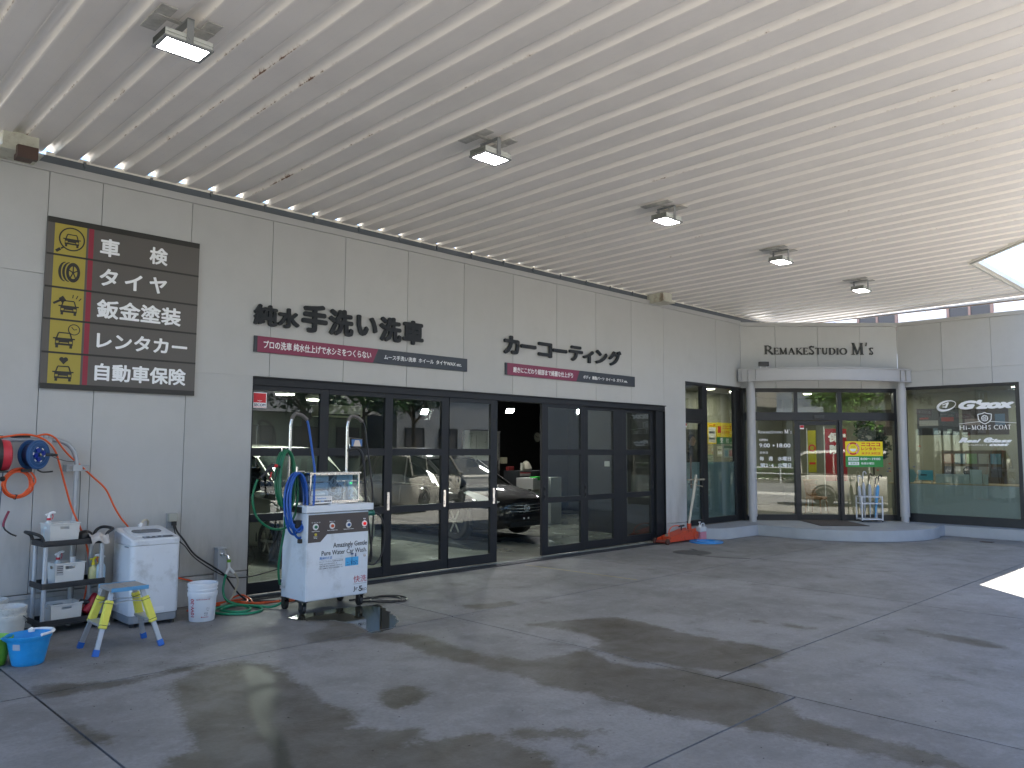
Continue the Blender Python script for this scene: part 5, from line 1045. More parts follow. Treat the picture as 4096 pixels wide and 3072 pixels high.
def sprayer(x, y, z, rzz, label, hb=None, liq=None, body=None, head=TXTW, neck=REDP, grp=None, h=.17):
    t = thing('spray_bottle', label, 'bottle', (x, y, z), rzz, grp)
    if body: MB(True).lathe((0, 0, 0), [(0, 0), (.030, 0), (.034, .01), (.034, h*.72), (.028, h*.86), (.013, h*.96), (.013, h)], 18, sx=1.15, sy=.8).build('bottle_body', body, t, smooth=.8)
    MB(True).cyl((0, 0, h), (0, 0, h+.02), .017, n=14).build('collar', neck, t, smooth=.6)
    b = MB(True); b.tube(cr([(0, 0, h+.02), (.0, 0, h+.045), (.012, 0, h+.06), (.04, 0, h+.065), (.055, 0, h+.063)], 4), [.011]*5+[.012]*8+[.009]*4, 8); b.tube([(-.012, 0, h+.055), (-.03, 0, h+.045)], .008, 8); b.build('head', head, t, smooth=True)
    b = MB(True); b.tube(cr([(.03, 0, h+.058), (.038, 0, h+.03), (.03, 0, h+.005)], 4), .004, 6); b.build('trigger', neck, t, smooth=True)
BT = mat('milky_bottle', (.55, .62, .62), .3); BTB = mat('bluish_bottle', (.42, .56, .66), .3); BTY = mat('yellowish_bottle', (.50, .50, .25), .3)
g_ = 'trigger spray bottles on the trolley'
sprayer(2.10, 7.90, .80, .3, 'red and white spray head rising out of the top shelf basket', body=BT, grp=g_, h=.16)
sprayer(2.19, 7.90, .44, .4, 'white and red spray head above the middle shelf basket', body=BT, grp=g_, h=.17)
sprayer(2.46, 7.83, .397, 0, 'clear spray bottle with a yellow head on the middle shelf', body=BTY, head=mat('yellow_cap', (.7, .6, .03), .4), neck=mat('yellow_cap', (.7, .6, .03), .4), grp=g_, h=.15)
sprayer(2.52, 7.81, .397, PI, 'bluish spray bottle with red and white head at the right of the middle shelf', body=BTB, grp=g_, h=.17)
tag(MB().cyl((2.31, 7.90, .43), (2.31, 7.90, .625), .024, n=18).build('white_canister', WHITE, None, smooth=.6), 'white capped canister standing in the middle shelf basket', 'canister')
# cloth and black pad on the top shelf
def cloth(name, x0, x1, y0, y1, z, drop, m, label, seed):
    rd = random.Random(seed); n = 12; v = []
    for j in range(n+1):
        for i in range(n+1):
            u, w_ = i/n, j/n; xx = x0+(x1-x0)*u; yy = y1+(y0-y1)*w_
            zz = z+.012*math.sin(u*9+w_*3+seed)+.008*math.sin(w_*11-u*4)
            if w_ > .55: zz -= drop*(w_-.55)/.45*(1-.25*math.sin(u*5)); yy = y1+(y0-y1)*(.55+.12*(w_-.55))+.01*math.sin(u*12)
            v.append((xx+.006*math.sin(w_*8), yy, zz))
    f = [(j*(n+1)+i, j*(n+1)+i+1, (j+1)*(n+1)+i+1, (j+1)*(n+1)+i) for j in range(n) for i in range(n)]
    b = MB(); b.add(v, f); o = b.build(name, m, None, smooth=True); md = o.modifiers.new('s', 'SOLIDIFY'); md.thickness = .004
    return tag(o, label, 'cloth')
cloth('folded_cloth', 2.40, 2.545, 7.58, 7.88, .815, .07, mat('cloth_beige', (.50, .46, .42), .95, var=.06, vscale=30), 'pale beige cloth draped over the right end of the top shelf', 2)
b = MB(); b.lathe((2.40, 7.90, .765), [(0, 0), (.06, 0), (.068, .03), (.055, .065), (.03, .085), (0, .09)], 18, sx=1.1); tag(b.build('polishing_pad', BLACK, None, smooth=True), 'rounded black pad lying behind the cloth on the trolley', 'pad')
tl = thing('power_polisher', 'dark red power tool lying on the bottom shelf of the trolley', 'power tool', (2.45, 7.85, .085))
b = MB(); b.tube(cr([(2.40, 7.80, .14), (2.44, 7.82, .19), (2.48, 7.84, .25), (2.50, 7.85, .28)], 4), [.03, .032, .034, .036, .036, .036, .036, .034, .034, .032, .03, .028, .028], 12); b.build('body', mat('dark_red_tool', (.28, .01, .02), .4), tl, smooth=True)
b = MB(); b.tube(cr([(2.36, 7.80, .24), (2.42, 7.82, .22), (2.48, 7.80, .19)], 4), .022, 10); b.cyl((2.47, 7.78, .10), (2.49, 7.86, .11), .045, n=18); b.build('grip', BLACK, tl, smooth=.8)

# ---------------------------------------------------------------- washing machine
wm = thing('washing_machine', 'white top loading washing machine standing against the wall', 'washing machine', (2.885, 7.73, 0))
WM = mat('appliance_white', (.62, .65, .68), .3, var=.03, vscale=3, stain='#77766c', sscale=3.2, samt=.5)
def rrect(x0, x1, y0, y1, r, n=5):
    out = []
    for cx, cyy, a in ((x1-r, y1-r, 0), (x0+r, y1-r, PI/2), (x0+r, y0+r, PI), (x1-r, y0+r, 1.5*PI)):
        for k in range(n+1): out.append((cx+r*math.cos(a+PI/2*k/n), cyy+r*math.sin(a+PI/2*k/n)))
    return out
R_ = rrect(2.665, 3.105, 7.485, 7.975, .05)
MB().poly([(x, y, .105) for x, y in R_], (0, 0, .615)).build('cabinet', WM, wm, bevel=.003)
MB().poly([(x, y, .035) for x, y in rrect(2.67, 3.10, 7.49, 7.97, .05)], (0, 0, .068)).build('base', mat('appliance_grey', (.22, .24, .26), .5), wm, bevel=.004)
for fx, fy in ((2.71, 7.53), (3.06, 7.53), (2.71, 7.93), (3.06, 7.93)): MB().cyl((fx, fy, 0), (fx, fy, .037), .022, n=12).build('foot', BLACK, wm)
def topz(y): return .775+(y-7.485)*.16
b = MB(); k = len(R_); v = [(x, y, .724) for x, y in R_]+[(x, y, topz(y)-.012) for x, y in R_]
R3 = rrect(2.677, 3.093, 7.497, 7.965, .045); v += [(x, y, topz(y)) for x, y in R3]
f = [tuple(reversed(range(k)))]+[(i, (i+1) % k, k+(i+1) % k, k+i) for i in range(k)]+[(k+i, k+(i+1) % k, 2*k+(i+1) % k, 2*k+i) for i in range(k)]+[tuple(2*k+i for i in range(k))]
b.add(v, f); b.build('top_cover', WM, wm, smooth=.6)
def on_top(pts, h, nm, m, lift=.001):
    MB().poly([(x, y, topz(y)+lift) for x, y in pts], (0, 0, h)).build(nm, m, wm)
on_top(rrect(2.72, 3.05, 7.60, 7.93, .05), .004, 'lid', WM)
on_top([(2.755+(x-2.755), y) for x, y in rrect(2.755, 3.015, 7.69, 7.81, .05)], .005, 'lid_window', mat('smoked_window', (.05, .07, .10), .12, spec=.8), .004)
on_top(rrect(2.78, 3.05, 7.52, 7.575, .012), .003, 'control_panel', mat('panel_navy', (.04, .055, .08), .3))
for i in range(4): on_top([(2.80+i*.05+.012*math.cos(a), 7.548+.012*math.sin(a)) for a in np.linspace(0, 2*PI, 11)[:-1]], .002, 'button', mat('button_silver', (.5, .55, .6), .3), .0042)
MB().box((2.80, 7.4825, .125), (2.97, 7.4845, .165)).build('label', mat('pale_label', (.68, .70, .72), .5), wm)
MB().box((2.6635, 7.56, .70), (2.6655, 7.66, .712)).build('side_grip', mat('appliance_grey', (.22, .24, .26), .5), wm)
inl = thing('inlet_hose', 'cream inlet hose with a white elbow on top of the washing machine', 'hose', (2.9, 8.0, .85))
MB().tube(cr([(2.90, 7.92, .845), (2.90, 7.93, .875), (2.93, 7.95, .905), (2.98, 7.99, .90), (3.0, 8.03, .86), (3.0, 8.06, .75), (3.0, 8.08, .3), (3.05, 8.06, .02)], 5), .010, 8).build('hose', mat('cream_hose', (.45, .42, .33), .5), inl, smooth=True)
b = MB(); b.cyl((2.885, 7.92, .84), (2.90, 7.93, .885), .014, n=12); b.cyl((2.868, 7.91, .865), (2.90, 7.925, .872), .009, n=10); b.build('elbow', WHITE, inl, smooth=.6)
wo = thing('wall_outlet', 'small weathered grey outlet box on the wall behind the washing machine', 'outlet', (3.27, 8.12, .85))
MB().box((3.225, 8.085, .865), (3.315, 8.15, .945)).build('cover', mat('outlet_cover', (.36, .36, .31), .55), wo, bevel=.008); MB().box((3.22, 8.13, .80), (3.31, 8.152, .95)).build('back_box', mat('outlet_grey', (.33, .34, .34), .55), wo, bevel=.003)
MB().box((3.26, 8.08, .825), (3.30, 8.12, .866)).build('plug', BLACK, wo, bevel=.004)
wk = thing('power_cables', 'two black cables drooping from the wall outlet across the tap post', 'cable', (3.7, 8.05, .02))
MB().tube(cr([(3.28, 8.08, .83), (3.29, 8.04, .77), (3.34, 8.0, .69), (3.46, 8.0, .53), (3.67, 8.0, .38), (3.78, 7.99, .29), (3.91, 8.0, .12), (4.02, 7.98, .02), (4.12, 7.85, .011), (4.3, 7.7, .011), (4.5, 7.5, .011)], 6), .009, 8).build('cable', HK, wk, smooth=True)
MB().tube(cr([(3.27, 8.09, .83), (3.30, 8.06, .70), (3.36, 8.0, .62), (3.46, 8.0, .5), (3.68, 8.0, .34), (3.85, 8.0, .265), (4.03, 8.0, .25), (4.2, 7.95, .28), (4.4, 7.8, .35), (4.5, 7.5, .45)], 6), .006, 8).build('cable', HK, wk, smooth=True)
# tap post
tp = thing('tap_post', 'pale grey square water post with a chrome tap', 'tap post', (3.77, 8.1, 0))
MB().box((3.725, 8.05, 0), (3.815, 8.14, .555)).build('post', mat('post_grey', (.40, .43, .46), .4, var=.04), tp, bevel=.004); MB().box((3.72, 8.045, .552), (3.82, 8.145, .572)).build('cap', mat('post_grey', (.40, .43, .46), .4), tp, bevel=.004)
b = MB(); b.cyl((3.77, 8.05, .505), (3.77, 7.99, .505), .012, n=12); b.cyl((3.77, 8.052, .505), (3.77, 8.044, .505), .026, n=16); b.cyl((3.77, 7.99, .50), (3.77, 7.99, .555), .010, n=10); b.bar((3.745, 7.985, .56), (3.80, 7.99, .56), .014, .008); b.tube(cr([(3.77, 7.99, .505), (3.785, 7.965, .50), (3.795, 7.95, .46)], 4), .009, 8); b.build('tap', CHROME, tp, smooth=.7)
MB().cyl((3.797, 7.95, .455), (3.797, 7.95, .43), .02, n=14).build('green_collar', mat('lime_collar', (.15, .40, .02), .4), tp, smooth=.6)
b = MB(); b.cyl((3.797, 7.95, .43), (3.80, 7.95, .37), .014, n=12); b.cyl((3.80, 7.95, .375), (3.77, 7.95, .31), .014, n=12); b.cyl((3.80, 7.95, .375), (3.855, 7.95, .315), .014, n=12); b.build('splitter', WHITE, tp, smooth=.7)
MB().tube(cr([(3.855, 7.95, .315), (3.89, 7.95, .27), (3.90, 7.95, .20), (3.86, 7.95, .10), (3.79, 7.93, .03), (3.7, 7.9, .012)], 6), .011, 8).build('cream_hose', mat('cream_hose', (.45, .42, .33), .5), tp, smooth=True)
gg = thing('green_ground_hose', 'bright green hose lying in loops on the ground by the tap post', 'hose', (3.75, 7.6, 0))
MB().tube(cr([(3.77, 7.95, .31), (3.755, 7.95, .25), (3.74, 7.94, .15), (3.76, 7.90, .06), (3.85, 7.82, .015), (3.93, 7.65, .013), (3.93, 7.47, .013), (3.83, 7.36, .013), (3.68, 7.35, .013), (3.52, 7.5, .013), (3.52, 7.68, .013), (3.66, 7.82, .013), (3.8, 7.76, .025), (3.86, 7.6, .013), (3.78, 7.47, .013), (3.66, 7.45, .02), (3.57, 7.58, .025), (3.63, 7.72, .013), (3.78, 7.72, .03), (3.93, 7.56, .025), (4.02, 7.45, .02), (4.10, 7.40, .06), (4.13, 7.36, .13)], 6), .0125, 8).build('hose', HGG, gg, smooth=True)
og = thing('orange_ground_hose', 'orange hose tangled on the ground between the tap post and the machine', 'hose', (3.95, 7.8, 0))
MB().tube(cr([(3.35, 7.88, .01), (3.6, 7.92, .01), (3.8, 7.93, .02), (3.93, 7.86, .01), (4.0, 7.72, .02), (4.12, 7.72, .01), (4.3, 7.74, .012), (4.42, 7.68, .01), (4.3, 7.60, .02), (4.12, 7.68, .025), (4.02, 7.82, .01), (4.06, 7.98, .02), (4.0, 8.05, .06), (3.9, 8.06, .04), (3.84, 7.98, .012), (3.88, 7.88, .03), (3.98, 7.9, .012), (4.02, 8.0, .03), (3.94, 8.04, .02), (3.6, 8.02, .012)], 6), .009, 8).build('hose', HO, og, smooth=True)

# ---------------------------------------------------------------- step stool
so_ = thing('step_stool', 'small aluminium folding step stool with yellow padded legs and blue feet', 'step stool', (2.395, 6.875, 0))
AL = mat('stool_aluminium', (.42, .43, .44), .38, .5, rvar=.08, vscale=30); YF = mat('yellow_foam', (.72, .66, .10), .8, var=.04, vscale=20); BF = mat('blue_rubber', (.02, .12, .45), .5)
feet = [(2.142, 6.682), (2.65, 6.70), (2.142, 7.056), (2.643, 7.059)]; tops = [(2.285, 6.79), (2.505, 6.80), (2.285, 6.955), (2.505, 6.96)]
ZT = .485
for (fx, fy), (tx, ty) in zip(feet, tops):
    f0 = Vector((fx, fy, .0)); t0_ = Vector((tx, ty, ZT)); l_ = MB().bar(f0.lerp(t0_, .05), t0_, .036, .022, up=(0, 1, 0)).build('leg', AL, so_, bevel=.003)
    MB().bar(f0, f0.lerp(t0_, .10), .044, .030, up=(0, 1, 0)).build('rubber_foot', BF, l_, bevel=.003)
    s0 = .40 if fy < 6.9 else .42; MB().bar(f0.lerp(t0_, s0), f0.lerp(t0_, s0+.42), .058, .048, up=(0, 1, 0)).build('foam_pad', YF, l_, bevel=.010, seg=3)
    for q in (s0+.05, s0+.37): c_ = f0.lerp(t0_, q); d_ = (t0_-f0).normalized(); MB().bar(c_-d_*.002, c_+d_*.002, .060, .050, up=(0, 1, 0)).build('band', BLACK, l_)
for x0, x1 in ((2.255, 2.393), (2.397, 2.535)):
    o_ = MB().box((x0, 6.725, ZT-.018), (x1, 7.005, ZT+.008)).build('top_plate', mat('stool_plate', (.27, .265, .25), .5), so_, bevel=.004)
    MB().box((x0-.002, 6.712, ZT-.020), (x1+.002, 6.724, ZT+.011)).build('edge_cap', BF if False else mat('pale_blue_edge', (.10, .30, .50), .5), o_, bevel=.003); MB().box((x0-.002, 7.006, ZT-.020), (x1+.002, 7.018, ZT+.011)).build('edge_cap', mat('pale_blue_edge', (.10, .30, .50), .5), o_, bevel=.003)
for (a_, b_) in ((0, 2), (1, 3)):
    sx = feet[a_][0]; xi = sx+(.075 if a_ == 0 else -.075)
    MB().box((min(xi-.045, xi+.045), 6.74, .212), (max(xi-.045, xi+.045), 7.00, .232)).build('step', AL, so_, bevel=.004)
for y in (6.80, 6.95): MB().bar((2.24, y, .36), (2.40, y, .375), .014, .006).build('brace', AL, so_); MB().bar((2.40, y, .375), (2.55, y, .36), .014, .006).build('brace', AL, so_)

# ---------------------------------------------------------------- buckets
WB = mat('bucket_white', (.68, .70, .72), .35, var=.03)
ok_ = thing('oil_bucket', 'clean white plastic pail with red lettering beside the tap post', 'bucket', (3.30, 7.43, 0))
b = MB(); b.lathe((3.30, 7.43, 0), [(0, 0), (.110, 0), (.113, .005), (.126, .225), (.133, .226), (.134, .262), (.127, .264), (.128, .285), (.134, .286), (.134, .293), (.128, .294), (.129, .315), (.135, .316), (.136, .340), (.128, .345), (.126, .34), (.112, .012), (0, .010)], 40); b.build('pail', WB, ok_, smooth=.5)
def cylF(cx, cyy, r0, taper, az0):   # curved lettering on a pail; along = arc length
    def f(a, z, o=0):
        rr_ = r0+taper*z+o; an = az0+a/r0; return Vector((cx+rr_*math.cos(an), cyy+rr_*math.sin(an), z))
    f.n = Vector((0, 0, 0)); return f
CF = cylF(3.30, 7.43, .1145, .058, math.radians(-135))
vv, ff, be = glyphs('10W-30', .02); ax_ = min(p[0] for p in vv); bx_ = max(p[0] for p in vv); ay_ = min(p[1] for p in vv); by_ = max(p[1] for p in vv)
b = MB(); b.add([CF(-.062+(1-(p[1]-ay_)/(by_-ay_))*.036, .045+(p[0]-ax_)/(bx_-ax_)*.165, .0012) for p in vv], ff)
for s_, x0, x1, z0, z1 in (('apollostation oil', -.008, .105, .198, .212), ('●idemitsu', .035, .10, .040, .050)): text(b, s_, CF, x0, x1, z0, z1, .0012, 0, bold=.02)
b.build('red_lettering', mat('pail_red', '#b01838', .45), ok_, fixn=False)
b = MB()
for s_, x0, x1, z0, z1 in (('MOTOR OIL', .075, .105, .125, .130), ('SN / GF-5', .075, .105, .115, .120), ('20L', .08, .10, .10, .107), ('◎ ◎', .062, .092, .072, .085), ('省燃費', .062, .092, .058, .065)): text(b, s_, CF, x0, x1, z0, z1, .0012, 0)
b.build('small_print', INK, ok_, fixn=False)
b = MB(); b.tube([Vector((3.30, 7.43, 0))+Vector((.140*math.cos(a), .140*math.sin(a), .235-.12*max(0, math.sin((a-math.radians(-45))/1))*0)) for a in np.linspace(math.radians(-40), math.radians(140), 16)], .003, 6); b.build('bail', CHROME, ok_, smooth=True)
def tub(cx, cyy, r, h, m, label, spout=True, handle=True, sticker_=None, nm='bucket'):
    t = thing(nm, label, 'bucket', (cx, cyy, 0)); b = MB(); n = 44; prof = [(0, .002), (r*.66, .0), (r*.70, .006), (r*.74, .03), (r*.93, h*.80), (r*.95, h*.86), (r, h*.90), (r*1.02, h), (r*.985, h+.002), (r*.96, h*.92), (r*.9, h*.8), (r*.70, .02), (0, .014)]
    for j in range(n):
        a = 2*PI*j/n; lip = 0
        da = (a-math.radians(190)+PI) % (2*PI)-PI
        if spout: lip = .045*math.exp(-(da/.22)**2)
        for (q, z) in prof:
            e = lip*(max(0, z/h-.75)/.25 if z/h > .75 and q > r*.9 else 0); b.v.append((cx+(q+e)*math.cos(a), cyy+(q+e)*math.sin(a), z))
    mm = len(prof); b.f += [(j*mm+i, ((j+1) % n)*mm+i, ((j+1) % n)*mm+i+1, j*mm+i+1) for j in range(n) for i in range(mm-1)]
    b.build('tub', m, t, smooth=.7)
    if handle:
        b = MB(); pts = [(cx+r*1.06*math.cos(a), cyy+r*1.06*math.sin(a), h+.004+.010*math.sin((a+2.2))) for a in np.linspace(math.radians(-75), math.radians(70), 14)]; b.tube(pts, .0105, 8); b.build('handle', WHITE, t, smooth=True)
        MB().lathe((cx+r*.72*math.cos(1.2), cyy+r*.72*math.sin(1.2), h-.005), [(0, 0), (.022, .0), (.024, .02), (0, .034)], 14).build('cap', WHITE, t, smooth=True)
    if sticker_:
        v_ = [(cx+(r*(.86 if z > .5 else .845))*math.cos(a), cyy+(r*(.86 if z > .5 else .845))*math.sin(a), h*(.80 if z > .5 else .60)) for z in (0, 1) for a in np.linspace(math.radians(-150), math.radians(-125), 5)]
        v_ = [(cx+(r*(.70+.27*zz))*1.02*math.cos(a), cyy+(r*(.70+.27*zz))*1.02*math.sin(a), h*zz) for zz in (.58, .78) for a in np.linspace(math.radians(-158), math.radians(-128), 5)]
        b = MB(); b.add(v_, [(i, i+1, i+6, i+5) for i in range(4)]); b.build('sticker', mat('grey_sticker', (.38, .42, .5), .6), t)
    return t
tub(1.725, 6.83, .150, .215, mat('bucket_blue', (.018, .28, .62), .4, var=.10, vscale=9, stain='#5aa7cf', sscale=14, samt=.35), 'sky blue plastic bucket with a pouring lip and white handle', sticker_=True)
tub(1.51, 6.96, .140, .20, mat('bucket_lime', (.20, .45, .03), .4, var=.05), 'lime green bucket mostly hidden behind the blue bucket', spout=False, handle=False)
DW = mat('dirty_white_pail', (.52, .52, .49), .5, var=.12, vscale=8, stain='#57524a', sscale=8, samt=.75)
def pail(cx, cyy, s_, label, mark=None):
    t = thing('dirty_pail', label, 'bucket', (cx, cyy, 0), 0, 'dirty white pails at the left edge'); b = MB(); b.lathe((cx, cyy, 0), [(p*s_, q*s_) for p, q in [(0, 0), (.115, 0), (.118, .005), (.130, .24), (.138, .241), (.139, .275), (.132, .277), (.134, .315), (.141, .316), (.142, .338), (.134, .342), (.130, .335), (.116, .012), (0, .01)]], 36); b.build('pail', DW, t, smooth=.5)
    b = MB(); b.tube([(cx+.145*s_*math.cos(a), cyy+.145*s_*math.sin(a), .27*s_-.10*math.sin((a+.9)/1.0) if False else .27*s_-.09*s_*math.sin((a+.9)*.98)) for a in np.linspace(-.9, 2.3, 16)], .0028, 6); b.build('bail', BLACK, t, smooth=True)
    if mark:
        Fp = cylF(cx, cyy, .118*s_, .058, math.radians(-113)); b = MB(); ring2 = [(.02*math.cos(a), .013*math.sin(a)) for a in np.linspace(0, 2*PI, 25)]
        v_ = [Fp(x_*k_, .12+z_*k_*1.0, .002) for k_ in (1, .72) for x_, z_ in ring2]; b.add(v_, [(i, i+1, 25+i+1, 25+i) for i in range(24)]); b.build('painted_mark', INK, t, fixn=False)
pail(1.71, 7.42, .98, 'dirty white pail with a black ring mark at the left edge', True); pail(1.66, 7.80, 1.0, 'dirty white pail standing furthest back at the left edge')

# ---------------------------------------------------------------- jack, jug, lid, manhole, mat
jk = thing('trolley_jack', 'red trolley jack with a long upright white handle beside the garage doors', 'jack', (12.0, 7.95, 0))
JR = mat('jack_red', (.55, .065, .02), .45, var=.12, vscale=9, stain='#3a1a10', sscale=9, samt=.7)
for dy in (-.10, .10):
    b = MB(); b.poly([(11.50, 7.94+dy-.008, .03), (12.35, 7.94+dy-.008, .03), (12.42, 7.94+dy-.008, .10), (12.38, 7.94+dy-.008, .22), (12.15, 7.94+dy-.008, .21), (11.50, 7.94+dy-.008, .10)], (0, .016, 0)); b.build('side_plate', JR, jk, bevel=.003)
b = MB(); b.add([(11.6, 7.845, .125), (11.6, 8.035, .125), (12.2, 8.03, .215), (12.2, 7.85, .215)], [(0, 1, 2, 3)]); b.box((11.62, 7.86, .05), (12.3, 8.02, .12)); b.build('lift_arm', JR, jk)
b = MB(); b.cyl((11.5, 7.82, .045), (11.5, 8.06, .045), .03, n=14); b.build('axle', mat('jack_dark_red', (.2, .03, .02), .5), jk)
for y in (7.80, 8.05): MB().cyl((11.48, y, .05), (11.48, y+.035, .05), .05, n=20).build('wheel', mat('rusty_iron', (.09, .04, .03), .7, .3, var=.3, vscale=20), jk, smooth=.6)
b = MB(); b.cyl((11.66, 7.94, .12), (11.66, 7.94, .155), .045, n=16); b.build('saddle', mat('worn_steel', (.25, .23, .18), .5, .6, var=.3, vscale=30), jk)
b = MB(); b.cyl((12.38, 7.82, .10), (12.38, 8.06, .10), .07, n=18); b.cyl((12.34, 7.94, .15), (12.33, 7.94, .30), .045, .038, n=16); b.build('yoke', JR, jk, smooth=.6)
b = MB(); b.tube([(12.33, 7.94, .28), (12.52, 7.90, 1.16)], .021, 12); b.tube([(12.36, 7.94, .30), (12.545, 7.90, 1.05)], .007, 8); b.build('handle', mat('worn_cream_handle', (.50, .47, .38), .5, var=.15, vscale=15), jk, smooth=.7)
b = MB(); b.bar((12.36, 7.98, 1.07), (12.66, 7.82, 1.075), .035, .028); b.bar((12.42, 7.96, .99), (12.64, 7.84, .95), .018, .018); b.cyl((12.505, 7.90, 1.0), (12.525, 7.90, 1.10), .03, n=12); b.build('grip_bar', mat('worn_steel', (.25, .23, .18)), jk, bevel=.003)
b = MB(); b.tube(cr([(11.62, 7.88, .12), (11.65, 7.9, .22), (11.78, 7.92, .28), (11.95, 7.93, .285), (12.03, 7.93, .27)], 5), .008, 8); b.build('air_hose', HO, jk, smooth=True)
b = MB(); b.cyl((12.0, 7.93, .27), (12.15, 7.93, .275), .016, n=10); b.cyl((12.07, 7.93, .20), (12.07, 7.93, .27), .012, n=10); b.build('valve', BLACK, jk, smooth=.6)
jg = thing('soap_jug', 'clear plastic jug of pink soap with a white pump against the platform', 'jug', (12.625, 7.86, 0))
b = MB(); b.poly([(x, y, .0) for x, y in rrect(12.525, 12.725, 7.82, 7.93, .02)], (0, 0, .14)); b.build('pink_liquid', mat('pink_soap', (.50, .20, .26), .3), jg, bevel=.006)
b = MB(); b.poly([(x, y, .142) for x, y in rrect(12.525, 12.725, 7.82, 7.93, .02)], (0, 0, .085)); b.build('shell', mat('milky_plastic', (.50, .52, .55), .35), jg, bevel=.012)
b = MB(); b.tube(cr([(12.625, 7.87, .225), (12.625, 7.87, .275), (12.665, 7.87, .285), (12.710, 7.87, .275), (12.710, 7.87, .21)], 5), .011, 8); b.build('grip', mat('milky_plastic', (.50, .52, .55)), jg, smooth=True)
b = MB(); b.cyl((12.570, 7.87, .227), (12.570, 7.87, .262), .02, n=14); b.cyl((12.570, 7.87, .26), (12.570, 7.87, .31), .007, n=8); b.box((12.540, 7.86, .305), (12.585, 7.88, .322)); b.build('pump', WHITE, jg, smooth=.5)
ld = thing('plastic_cover', 'flat round blue plastic cover lying on the ground beside the jack', 'cover', (12.30, 7.58, 0))
b = MB(); b.lathe((12.30, 7.58, .002), [(0, .008), (.15, .008), (.155, .022), (.17, .024), (.18, .01), (.28, .012), (.292, .02), (.30, .016), (.302, 0), (0, 0)], 44, sx=1.0, sy=.95); b.build('disc', mat('lid_blue', (.02, .22, .55), .35), ld, smooth=.5)
mh = MB(); mh.lathe((10.93, 6.99, .001), [(0, .003), (.20, .003), (.265, .003), (.27, .0015), (.29, .0015), (.30, 0)], 44); mo = mh.build('manhole_cover', mat('cast_iron_dusty', (.06, .06, .06), .6, .2, var=.15, vscale=20, bump=.5, bscale=80), None, smooth=.5); tag(mo, 'round iron manhole cover set in the concrete in front of the doors', 'manhole cover')
tag(MB().box((15.95, 4.10, .0), (16.12, 4.30, .006)).build('drain_cover', mat('rusty_drain', (.07, .05, .035), .7), None, bevel=.002), 'small rusty drain cover near the step of the right wing', 'drain cover')
dm = MB(); dm.poly([FA(.98, .2035, 0), FA(2.28, .2035, 0), FA(2.05, .2035, 1.02), FA(1.35, .2035, 1.07)][::-1] if False else [FA(1.12, .2035, .0), FA(2.02, .2035, .0), FA(2.02, .2035, 1.12), FA(1.12, .2035, 1.12)], (0, 0, .010)); tag(dm.build('door_mat', mat('mat_brown', (.075, .062, .055), .9, var=.12, vscale=14, bump=.5, bscale=300), None), 'brown entrance mat lying on the platform before the automatic door', 'mat')
# umbrella stand
us = thing('umbrella_stand', 'white square umbrella rack on casters beside the right column', 'umbrella stand', (16.28, 6.32, .205), math.radians(-45))
SW = mat('rack_white', (.62, .63, .66), .4)
wd, dp = .40, .26
for sx in (-1, 1):
    for sy in (-1, 1):
        MB(True).box((sx*wd/2-.012, sy*dp/2-.012, .03), (sx*wd/2+.012, sy*dp/2+.012, .50)).build('post', SW, us, bevel=.002)
        MB(True).cyl((sx*wd/2-.008, sy*dp/2, .016), (sx*wd/2+.008, sy*dp/2, .016), .016, n=12).build('caster', BLACK, us)
for z in (.05, .36, .49):
    for sy in (-1, 1): MB(True).box((-wd/2+.012, sy*dp/2-.009, z-.009), (wd/2-.012, sy*dp/2+.009, z+.009)).build('rail', SW, us)
    for sx in (-1, 1): MB(True).box((sx*wd/2-.009, -dp/2+.012, z-.009), (sx*wd/2+.009, dp/2-.012, z+.009)).build('rail', SW, us)
MB(True).box((-wd/2, -dp/2, .055), (wd/2, dp/2, .062)).build('tray', SW, us)
ca, sa = math.cos(math.radians(-45)), math.sin(math.radians(-45))
def umb(lx, ly, tx, col, hcol, label, h=.86):
    bx, by = 16.28+lx*ca-ly*sa, 6.32+lx*sa+ly*ca; t = thing('umbrella', label, 'umbrella', (bx, by, .27), 0, 'umbrellas in the rack')
    tp_ = Vector((tx*ca, tx*sa, 0)); 
    def P(q): return Vector((bx, by, .27))+tp_*q+Vector((0, 0, h*q))
    MB().tube([P(0), P(.12), P(.35), P(.60), P(.72), P(.78)], [.006, .013, .024, .034, .030, .012], 9).build('folded_canopy', mat(*col), t, smooth=.9)
    MB().tube([P(.76), P(.88)], .006, 7).build('shaft', CHROME, t)
    hk = Vector((ca, sa, 0))*.03
    MB().tube(cr([P(.86), P(.95), P(1.0)+hk*.2, P(1.02)+hk, P(1.0)+hk*1.9, P(.96)+hk*2.1], 4), .010, 8).build('handle', mat(*hcol), t, smooth=True)
CLR = ('clear_vinyl', (.42, .44, .47), .25); BLU = ('umbrella_blue', (.10, .34, .62), .4)
WHD = ('handle_white', (.6, .6, .6), .4); BKD = ('handle_black', (.02, .02, .02), .4); BRD = ('handle_brown', (.08, .05, .03), .4)
umb(-.15, .0, -.06, CLR, WHD, 'clear umbrella with white hook leaning furthest left in the rack', .82); umb(-.07, .04, -.02, CLR, WHD, 'clear umbrella with white hook second from the left in the rack', .90)
umb(.03, .03, .0, CLR, BRD, 'clear umbrella with dark brown hook in the middle of the rack', .86); umb(.09, -.04, .10, BLU, BKD, 'light blue umbrella with black handle leaning right in the rack', .84); umb(.14, .05, .02, CLR, BKD, 'clear umbrella with black hook behind the blue one', .78)
